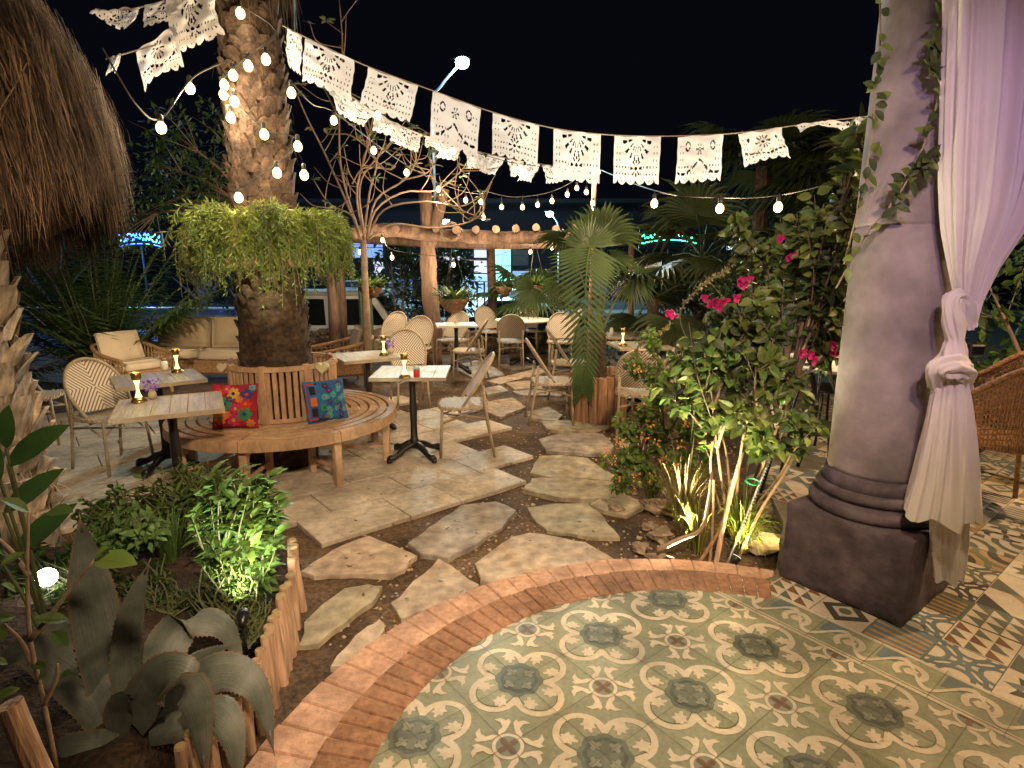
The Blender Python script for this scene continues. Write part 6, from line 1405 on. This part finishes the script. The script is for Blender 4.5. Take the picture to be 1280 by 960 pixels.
# ================================================================== papel picado banners
def flag_mesh(mb, a, b, hgt, out, seed, n=64, style=0, sag=.0, flip=False):
    """cut paper flag hung from a to b"""
    a, b = V(a), V(b); ax = b - a; L_ = ax.length; dn = V(out).normalized(); nrm = ax.normalized().cross(dn).normalized(); rr = random.Random(seed); ph = rr.uniform(0, 6); amp = rr.uniform(.018, .048)
    m_ = int(n * hgt / L_)
    def hole(u, v):                                         # u -1..1, v 0 top..1 bottom
        x, y = u, (v - .0)
        sc_bot = 1 - .10 * (1 - abs(math.sin(u * PI * 2.5)) ** .6)     # scalloped lower hem
        if v > sc_bot: return True
        if v < .07 or v > sc_bot - .06 or abs(u) > .93: return False
        if style == 0:
            r = math.hypot(u * .9, (v - .06) * 1.25); an = math.atan2(v - .06, u)
            if v > .07 and (.20 < r < .34 or .40 < r < .56) and math.sin(an * 15) > .45: return True
            r2 = math.hypot(u * .9, (v - .66) * 1.2); a2 = math.atan2(v - .66, u)
            if .10 < r2 < .22 and math.cos(a2 * 8) > .4: return True
            if r2 < .05: return True
        elif style == 1:
            r = math.hypot(u, (v - .35) * 1.2); an = math.atan2(v - .35, u)
            if .12 < r < .30 and math.cos(an * 10) > .45: return True
            if r < .06: return True
            for q in (-.62, .62):
                if math.hypot(u - q, (v - .25) * 1.1) < .06: return True
            if abs(v - (.78 - .22 * abs(u))) < .035 and math.sin(u * 30) > -.5: return True
        else:
            for q, w_ in ((-.55, .22), (.55, .22)):
                e = math.hypot((u - q) / .8, (v - w_) * 1.4)
                if .09 < e < .15 and abs(math.sin(math.atan2(v - w_, u - q) * 3)) > .25: return True
            if abs(v - (.50 + .3 * abs(math.sin(u * 2.2)))) < .03 and math.sin(u * 26) > -.6: return True
            if math.hypot(u * .8, (v - .28)) < .13 and math.cos(math.atan2(v - .28, u) * 6) > .4: return True
        cu, cv = (u * 7.5) % 1 - .5, (v * 7) % 1 - .5
        if v > .62 and math.hypot(cu, cv) < .19 and abs(u) > .2: return True
        if .2 < v < .6 and abs(u) > .62 and math.hypot(cu, cv) < .17: return True
        return False
    base = len(mb.v)
    for j in range(m_ + 1):
        for i in range(n + 1):
            u, v = i / n, j / m_
            p = a + ax * u + dn * (hgt * v) + nrm * (amp * math.sin(u * 5 + ph) * v + amp * 1.2 * v * v * math.sin(ph * 3) + .010 * math.sin(u * 11 + v * 7 + ph) + .006 * math.sin(v * 19 - u * 5 + ph * 2) + .03 * max(0, v - .7) * math.sin(u * 8 + ph * 5)); p.z -= sag * 4 * u * (1 - u)
            mb.v.append(tuple(p))
    for j in range(m_):
        for i in range(n):
            if hole((i + .5) / n * 2 - 1, (j + .5) / m_): continue
            q = base + j * (n + 1) + i; mb.f.append((q, q + 1, q + n + 2, q + n + 1)); mb.m.append(0)
def banner(name, label, pts, flags, cord=.004, group=None):
    """pts: cord path (px,py,Y); flags: (left px, left py, right px, right py, Y left, Y right, height m, hang direction, style)"""
    P = catmull([AT(*p) for p in pts], 60); o0 = P[0]; t = thing(name, label, 'banner', o0, 0, group or 'strings of cut paper flags'); mb = MB(); mb.tube([p - o0 for p in P], cord, 5); mb.build('cord', m_cordl, t)
    for k, (x0, y0, x1, y1, Y0, Y1, hg, out, sty) in enumerate(flags):
        mb = MB(); flag_mesh(mb, AT(x0, y0, Y0) - o0, AT(x1, y1, Y1) - o0, hg, out, k + len(label), 64 if (x1 - x0) > 32 else 36, sty); mb.build('paper_flag', m_paper, t, True)
    return t
def Ym(x): return lerp(4.55, 4.25, (x - 355) / 740)
mp_ = [(353, 32), (405, 58), (462, 84), (540, 113), (615, 140), (690, 160), (768, 169), (850, 170), (925, 166), (1000, 156), (1062, 148), (1120, 142)]
def onm(x):
    for i in range(len(mp_) - 1):
        if x <= mp_[i + 1][0]: f = (x - mp_[i][0]) / (mp_[i + 1][0] - mp_[i][0]); return lerp(mp_[i][1], mp_[i + 1][1], f)
    return mp_[-1][1]
D = (0, -.02, -1)
fl_ = []
for x0, x1, hg, out, sty in ((358, 378, .25, (-.25, .3, -1), 0), (381, 443, .30, (-.1, -.15, -1), 0), (461, 523, .26, (-.25, -.1, -1), 0), (541, 601, .33, (-.12, -.05, -1), 2), (616, 674, .27, (-.05, .05, -1), 0), (692, 751, .33, D, 0), (768, 826, .32, D, 0), (848, 904, .31, D, 2), (923, 977, .25, (.12, -.35, -.9), 1), (994, 1058, .10, (.1, -.9, -.42), 1), (1064, 1090, .09, (.1, -.9, -.3), 1)):
    fl_.append((x0, onm(x0) + 1, x1, onm(x1) + 1, Ym(x0), Ym(x1), hg, out, sty))
banner('paper_banner', 'nearest string of big white cut paper flags sweeping from palm to column', [(x, y, Ym(x)) for x, y in mp_], fl_)
def Ys(x): return lerp(4.6, 9.0, ((x - 355) / 390) ** .9)
sp = [(356, 52), (400, 92), (440, 121), (480, 147), (520, 165), (560, 179), (600, 190), (650, 201), (700, 208), (743, 212)]
def ons(x):
    for i in range(len(sp) - 1):
        if x <= sp[i + 1][0]: f = (x - sp[i][0]) / (sp[i + 1][0] - sp[i][0]); return lerp(sp[i][1], sp[i + 1][1], f)
    return sp[-1][1]
fl_ = []
for k, (x0, x1, hg) in enumerate(((405, 438, .22), (443, 467, .19), (465, 500, .20), (496, 528, .18), (530, 556, .15), (557, 578, .20), (581, 606, .22), (609, 631, .26), (634, 654, .25), (657, 675, .26), (678, 697, .27), (700, 736, .2))):
    fl_.append((x0, ons(x0) + 1, x1, ons(x1) + 1, Ys(x0), Ys(x1), hg, ((-.5 if k % 2 else .3), -.5 if k % 3 else .25, -1), k % 3))
banner('paper_banner', 'second string of small paper flags running back from the palm to the lit pole', [(x, y, Ys(x)) for x, y in sp], fl_, .004)
banner('paper_banner', 'string of glowing white paper flags top left between thatch and palm', [(112, 16, 3.6), (180, 8, 3.9), (270, -22, 4.4)], [(120, 14, 176, 10, 3.62, 3.9, .10, (.1, -.7, -.5), 0), (180, 7, 228, -6, 3.9, 4.1, .15, (0, -.3, -1), 1), (206, 0, 264, -18, 4.0, 4.38, .33, (.1, -.1, -1), 0)])
banner('paper_banner', 'lower left string with two folded paper flags beside the thatch', [(132, 74, 3.7), (200, 55, 3.95), (275, 38, 4.4)], [(138, 72, 152, 66, 3.72, 3.78, .10, (0, -.4, -1), 0), (170, 66, 218, 30, 3.88, 4.0, .22, (.2, -.2, -1), 1)])

# ================================================================== string lights
LGHT = []
def bulb_mesh():
    mb = MB(); mb.lathe([(.0, -.058), (.016, -.055), (.027, -.043), (.031, -.025), (.028, -.006), (.016, .010), (.012, .016)], seg=14); return mb
bm = bulb_mesh(); BULB = None; SOCK = None
def string(label, path, bulbs, energy, tie=None):
    """path: cord points; bulbs: (px,py,Y,drop)"""
    P = catmull([AT(*p) for p in path], 50); o0 = P[0]; t = thing('string_lights', label, 'string lights', o0, 0, 'strings of warm bulb lights'); mb = MB(); mb.tube([p - o0 for p in P], .005, 5)
    global BULB, SOCK
    for (px, py, Y, drop) in bulbs:
        c = AT(px, py, Y) - o0
        top = c + V((0, 0, .05 + drop)); 
        if drop: mb.tube([c + V((0, 0, .05)), top], .004, 5)
        if BULB is None:
            ob = bm.build('bulb', m_bulb, t, True); BULB = ob.data; m2 = MB(); m2.lathe([(.013, .014), (.016, .018), (.016, .052), (.008, .06)], seg=10); so = m2.build('socket', m_sock, ob, True); SOCK = so.data
        else:
            ob = bpy.data.objects.new('bulb', BULB); COL.objects.link(ob); ob.parent = t; so = bpy.data.objects.new('socket', SOCK); COL.objects.link(so); so.parent = ob
        ob.location = c
        d = bpy.data.lights.get('bulb_light_%d' % int(energy * 10))
        if d is None: d = bpy.data.lights.new('bulb_light_%d' % int(energy * 10), 'POINT'); d.energy = energy; d.color = WARM; d.shadow_soft_size = .03
        lo = bpy.data.objects.new('bulb_light', d); COL.objects.link(lo); lo.parent = t; lo.location = c + V((0, -.02, -.11))
    mb.build('cord', m_cord, t); return t
EB = 22.0
string('two bulb string between the thatch and the big palm', [(128, 60, 3.4), (170, 130, 3.7), (201, 148, 3.95), (240, 98, 4.2), (285, 75, 4.45)], [(201, 155, 3.95, 0), (237, 106, 4.2, 0)], EB)
tw = [(300, 12, 4.48), (310, 78, 4.44), (332, 70, 4.42), (291, 90, 4.48), (280, 102, 4.52), (279, 114, 4.54), (293, 123, 4.47), (288, 143, 4.5), (330, 164, 4.42), (372, 179, 4.5), (346, 212, 4.42), (380, 215, 4.5), (298, 243, 4.45), (364, 112, 4.5)]
string('string of bulbs wound round the big palm trunk', [(300, 5, 4.48), (345, 40, 4.42), (310, 70, 4.44), (280, 100, 4.52), (292, 125, 4.46), (330, 160, 4.42), (372, 175, 4.5), (346, 205, 4.42), (300, 235, 4.45)], [(x, y, Y, 0) for x, y, Y in tw], 2.6)
string('string of bulbs swooping from the palm trunk past the bare tree branches', [(362, 100, 4.6), (390, 130, 5.0), (417, 140, 5.4), (467, 178, 6.2), (508, 206, 7.0), (548, 228, 7.8), (582, 240, 8.4), (605, 243, 8.8)], [(417, 147, 5.4, 0), (467, 185, 6.2, 0), (508, 213, 7.0, 0), (548, 234, 7.8, 0), (582, 248, 8.4, .03), (601, 250, 8.7, .02), (604, 270, 8.8, .18)], EB)
string('string of bulbs beside the small paper flags', [(395, 95, 4.9), (470, 132, 5.6), (520, 158, 6.2), (565, 180, 6.8), (650, 205, 8.0), (743, 212, 9.0)], [(472, 141, 5.6, 0), (566, 186, 6.8, 0), (651, 214, 8.0, 0)], 8)
string('swag of bulbs across the back up to the lit pole', [(603, 238, 8.9), (640, 246, 8.9), (680, 242, 8.95), (710, 230, 8.98), (743, 208, 9.0)], [(627, 257, 8.9, .08), (653, 257, 8.92, .1), (672, 254, 8.94, .07), (690, 249, 8.95, .05), (709, 241, 8.97, .02), (721, 233, 8.98, 0), (733, 238, 8.9, .12), (748, 213, 9.0, 0), (741, 252, 9.02, 0), (741, 265, 9.02, 0)], 14)
string('three large bulbs hanging in a row right of the lit pole', [(745, 210, 8.9), (818, 238, 5.2), (900, 247, 4.7), (973, 244, 4.4), (1050, 225, 4.1), (1100, 200, 3.6)], [(818, 251, 5.2, .03), (900, 257, 4.7, .02), (973, 255, 4.4, .02)], EB)
string('bulbs strung low under the pergola beam', [(430, 300, 9.2), (450, 306, 9.1), (478, 290, 9.2), (490, 312, 9.3), (567, 322, 9.6), (602, 324, 9.9), (663, 306, 10.0), (690, 300, 10.0)], [(450, 313, 9.1, 0), (478, 298, 9.2, 0), (490, 320, 9.3, 0), (567, 329, 9.6, 0), (602, 331, 9.9, 0), (663, 313, 10.0, 0), (690, 308, 10.0, 0)], 18)
# lit pole
lpz = AT(743, 210, 9.1); lpo = thing('light_pole', 'thin wooden pole carrying the bulb strings at the back', 'pole', V((lpz.x, 9.1, 0))); mb = MB(); mb.tube([(0, 0, -.05), (0, 0, 1.6), (0, 0, lpz.z + .06)], .035, 8, jit=.08); mb.build('shaft', m_log, lpo)

# ================================================================== the street beyond
SZ = -.8
def street_lamp(label, x, y, Y, px_head, py_head, Yh, col_, st, en, arm=True):
    a = AT(x, y, Y); b = V((a.x, Y, SZ)); h = AT(px_head, py_head, Yh); t = thing('street_lamp', label, 'street lamp', b, 0, 'street lamps along the road'); mb = MB(); hh = h - b; tp_ = V((0, 0, max(1.0, (a - b).z)))
    mb.tube(catmull([(0, 0, 0), tp_ * .5, tp_, tp_ + V((hh.x * .3, hh.y * .3, (hh.z - tp_.z) * .6)), hh], 16), .055, 8); mb.build('pole', m_steel, t, True); mb = MB(); mb.blob((0, 0, .0), .22, 0, 0, 12, 6, (1.5, 1, .4)); o = mb.build('head', m_blackp, t, True); o.location = hh + V((0, 0, .10))
    mb = MB(); mb.blob((0, -.05, -.05), .2, 0, 0, 14, 8, (1.2, 1.1, 1)); o = mb.build('lens', emis('street_lamp_lens', col_, st), t, True); o.location = hh - V((0, 0, .02))
    if en: lamp('street_light', 'POINT', hh - V((0, 0, .35)), en, col_, .1, parent=t)
    return t
CYAN = (.55, .93, 1.0)
street_lamp('tall street lamp glowing blue white above the paper flags', 541, 135, 24, 578, 76, 22, CYAN, 40, 3500)
street_lamp('curved street lamp just above the pergola beam right of the forked post', 575, 290, 40, 557, 276, 40, CYAN, 25, 200)
street_lamp('curved street lamp behind the middle of the pergola', 699, 290, 40, 687, 266, 40, CYAN, 25, 200)
# parked off-road car
JB = G(448, 452, SZ); JB = V((-3.55, 13.9, SZ)); jp = thing('parked_car', 'boxy white off-road car parked behind the garden wall', 'car', JB)
mb = MB()
def hexa(p, mi=0): mb.add(p, [(0, 3, 2, 1), (4, 5, 6, 7), (0, 1, 5, 4), (1, 2, 6, 5), (2, 3, 7, 6), (3, 0, 4, 7)], mi)
mb.cbox((.2, 0, .78), (4.1, 1.7, .62), .08); mb.cbox((1.55, 0, 1.03), (1.3, 1.5, .22), .06); mb.build('body', m_white, jp)
mb = MB(); hexa([V(q) for q in ((-1.8, -.8, 1.08), (.95, -.8, 1.08), (.95, .8, 1.08), (-1.8, .8, 1.08), (-1.72, -.72, 1.80), (.45, -.72, 1.80), (.45, .72, 1.80), (-1.72, .72, 1.80))]); mb.build('cabin', m_white, jp)
mb = MB(); mb.cbox((-.63, 0, 1.84), (2.35, 1.56, .09), .03); mb.build('roof', mat('grey_roof', (.45, .47, .48), .5, .1), jp)
for (x0, x1, xt0, xt1) in ((-1.68, -.62, -1.62, -.66), (-.45, .75, -.45, .36)):
    mb = MB(); mb.add([V((x0, -.812, 1.14)), V((x1, -.812, 1.14)), V((xt1, -.742, 1.72)), V((xt0, -.742, 1.72)), V((x0, -.79, 1.14)), V((x1, -.79, 1.14)), V((xt1, -.72, 1.72)), V((xt0, -.72, 1.72))], [(0, 1, 2, 3), (4, 7, 6, 5), (0, 4, 5, 1), (1, 5, 6, 2), (2, 6, 7, 3), (3, 7, 4, 0)]); mb.build('window', m_glassd, jp)
mb = MB(); mb.add([V((.985, -.68, 1.12)), V((.985, .68, 1.12)), V((.50, .62, 1.76)), V((.50, -.62, 1.76))], [(0, 1, 2, 3)]); mb.build('windscreen', m_glassd, jp)
for x in (-1.25, 1.45):
    for s in (-1, 1):
        mb = MB(); mb.tube([(x, s * .72, .38), (x, s * .92, .38)], .38, 20); wh = mb.build('wheel', m_tyre, jp); mb = MB(); mb.tube([(x, s * .925, .38), (x, s * .94, .38)], .2, 14); mb.build('rim', m_steel, wh)
for s in (-1, 1): mb = MB(); mb.tube([(2.2, s * .6, .85), (2.27, s * .6, .85)], .11, 14); mb.build('headlight', m_tabwhite, jp)
mb = MB(); mb.cbox((.78, -.92, 1.2), (.1, .16, .2), .02); mb.build('mirror', m_blackp, jp)
# far cars
def sedan(label, base, rz, m_):
    t = thing('parked_car', label, 'car', base, rz, 'cars parked far across the street'); mb = MB(); P = [(-2.1, .35), (-2.1, .85), (-1.5, .95), (-1.0, 1.42), (.5, 1.45), (1.15, .98), (2.0, .85), (2.15, .4)]
    n = len(P); mb.add([V((x, -.82, z)) for x, z in P] + [V((x, .82, z)) for x, z in P], [tuple(range(n))[::-1], tuple(range(n, 2 * n))] + [(i, (i + 1) % n, (i + 1) % n + n, i + n) for i in range(n)]); mb.build('body', m_, t)
    mb = MB(); mb.add([V((-1.25, -.83, .98)), V((.95, -.83, .98)), V((.42, -.83, 1.36)), V((-.9, -.83, 1.36))], [(0, 1, 2, 3)]); mb.build('window', m_glassd, t)
    for x in (-1.3, 1.35):
        for s in (-1, 1): mb = MB(); mb.tube([(x, s * .65, .33), (x, s * .85, .33)], .33, 16); mb.build('wheel', m_tyre, t)
    return t
a = G(640, 392, SZ); sedan('black car on the street behind the round table', V((a.x + .3, 18.5, SZ)), R(4), m_blackp)
for i, (x, Y, lb_, m_) in enumerate(((444, 42, 'pale car far off left of the forked post', m_white), (676, 40, 'pale car far off right of the green lit doorway', m_white), (655, 44, 'dark car at the kerb before the green lit doorway', m_blackp))):
    sedan(lb_, V((AT(x, 350, Y).x, Y, SZ)), R(180 * (i % 2)), m_)
# shop building across the street, with windows and the green lit doorway
bl = thing('shop_building', 'long dark shop building with lit windows across the street', 'building', V((-4, 50, SZ))); q0 = V(bl.location); mwall = mat('dim_wall', (.03, .027, .034), .9, .2, .6)
mb = MB(); mb.box((0, 3, 3.6), (52, 6, 7.2)); mb.build('wall', mwall, bl); mb = MB(); mb.box((0, -.3, 7.3), (53, 6.8, .3)); mb.build('roof', mat('roof_grey', (.03, .028, .032), .9), bl)
mb = MB(); mb.box((4, -.9, 4.1), (14, 1.6, .12)); mb.build('awning', m_conc, bl)
def win(x0, y0, x1, y1, m_, nm='window', frame=True):
    a = AT(x0, y0, 50) - q0; b = AT(x1, y1, 50) - q0; z0, z1 = min(a.z, b.z), max(a.z, b.z); z0 = max(z0, .06); mb = MB(); mb.box(((a.x + b.x) / 2, -.03, (z0 + z1) / 2), (b.x - a.x, .06, z1 - z0)); o = mb.build(nm, m_, bl)
    if frame:
        mb = MB(); n = max(1, int((b.x - a.x) / 1.6))
        for k in range(n + 1): mb.box((lerp(a.x, b.x, k / n), -.09, (z0 + z1) / 2), (.09, .06, z1 - z0 + .1))
        mb.box(((a.x + b.x) / 2, -.09, z1), (b.x - a.x, .055, .1)); mb.box(((a.x + b.x) / 2, -.09, lerp(z0, z1, .62)), (b.x - a.x, .055, .06)); mb.build('window_frame', m_blackp, o)
g_blue = emis('blue_window_glow', (.25, .45, .80), .8); g_white = emis('white_window_glow', (.75, .78, .95), .85); g_green = emis('green_doorway_glow', (.30, 1.0, .85), 1.5); g_cold = emis('cool_shop_glow', (.35, .62, .95), 1.0)
win(434, 302, 480, 322, g_blue); win(466, 326, 482, 344, g_white); win(554, 319, 578, 338, g_white); win(592, 306, 612, 322, g_white); win(592, 325, 612, 346, g_white); win(575, 342, 612, 372, g_cold); win(617, 310, 639, 370, g_green, 'doorway'); win(640, 338, 672, 368, g_blue); win(640, 312, 660, 332, mat('dark_pane', (.05, .05, .07), .3), 'window')
win(485, 348, 520, 372, emis('dim_blue_pane', (.10, .16, .30), .3)); win(740, 336, 775, 372, emis('dim_blue_pane', (.10, .16, .30), .3))
lamp('doorway_light', 'SPOT', V((AT(628, 350, 49).x, 48.5, 2.4)), 3500, (.3, 1, .85), .3, V((AT(628, 350, 49).x, 40, SZ)), 120); lamp('shopfront_light', 'SPOT', V((AT(595, 350, 48).x, 47.5, 3.2)), 12000, (.45, .75, 1), .3, V((AT(595, 350, 40).x, 34, SZ)), 130)
# signs
def neon(name, label, px, py, Y, w_, rows, col_, col2, st):
    c = AT(px, py, Y); t = thing(name, label, 'sign', V((c.x, c.y, SZ))); mb = MB(); mb.cbox((0, .08, c.z - SZ), (w_ * 1.08, .1, w_ * .34), .03); mb.build('board', m_blackp, t); mb = MB(); rr = random.Random(int(px))
    for r in range(rows):
        z = c.z - SZ + w_ * .1 - r * w_ * .11; n = 14
        for k in range(n):
            x = -w_ / 2 + w_ * (k + .5) / n; a = w_ / n * .36; hh = w_ * .04; arc = -.06 * w_ * ((k / (n - 1) - .5) ** 2) * 4
            if r == rows - 1: mb.tube([(x - a * 1.3, 0, z + arc), (x + a * 1.3, 0, z + arc)], w_ * .007, 5)
            else: mb.tube(catmull([(x - a, 0, z + arc + rr.uniform(-hh, hh)), (x, 0, z + arc + rr.choice((-hh, hh))), (x + a, 0, z + arc + rr.uniform(-hh, hh))], 8), w_ * .009, 5, 0 if rr.random() < .6 else 1)
    mb.build('neon_tubes', [emis(name + '_glow', col_, st), emis(name + '_second_glow', col2, st)], t)
    mb = MB(); mb.tube([(0, .1, 0), (0, .1, c.z - SZ - w_ * .15)], .06, 8); mb.build('post', m_blackp, t); return t
neon('neon_sign', 'blue neon sign glowing far behind the left palms', 174, 298, 30, 2.1, 3, (.04, .25, 1.0), (.1, .5, 1.0), 9)
neon('neon_sign', 'green and pale blue neon sign seen through the right palms', 837, 299, 30, 2.8, 2, (.05, .9, .45), (.5, .85, 1.0), 8)
neon('neon_sign', 'small pale neon sign half hidden by the bougainvillea', 921, 310, 30, .9, 2, (.5, .85, 1.0), (.7, .9, 1.0), 6)
lamp('neon_light', 'POINT', AT(174, 320, 27), 1500, (.15, .28, 1.0), .4); lamp('neon_light', 'POINT', AT(200, 395, 17) + V((0, 0, 1.5)), 300, (.2, .33, 1.0), .4)
# bollard and kerb wall in blue light
bo = thing('bollard', 'stubby pale bollard lit blue behind the sofa', 'bollard', V((AT(232, 412, 14.2).x, 14.2, -.66))); mb = MB(); mb.lathe([(.17, 0), (.16, .7), (.13, .82), (.05, .88)], seg=18); mb.build('post', m_white, bo, True)
lw = thing('low_wall', 'long low pale wall across the street at left', 'wall', V((-16, 24, SZ))); mb = MB(); mb.cbox((0, 0, .35), (26, .35, .7), .03); mb.build('wall_body', m_conc, lw); mb = MB(); mb.cbox((0, 0, .74), (26.2, .45, .08), .02); mb.build('coping', m_white, lw)
# dim trees along the horizon
rr = random.Random(90)
for i, (px, Y, s_, lb_) in enumerate(((60, 34, 3.0, 'black distant tree behind the left areca palm'), (250, 38, 2.6, 'black distant tree left of the palm trunk beyond the road'), (900, 36, 3.4, 'black distant tree behind the bougainvillea'), (1010, 30, 3.2, 'black distant tree beside the column'), (770, 44, 3.2, 'black distant tree right of the lit pole'))):
    c = AT(px, 330, Y); leafy_tree('distant_tree', lb_, V((c.x, Y, SZ)), [(V((c.x + rr.uniform(-1, 1) * s_, Y + rr.uniform(-1, 1), SZ + 2 + rr.uniform(0, 1.2) * s_)), s_ * .55) for k in range(9)], 1500, .35, 200 + i, [m_lf_dark, m_palmd], .3, 18)
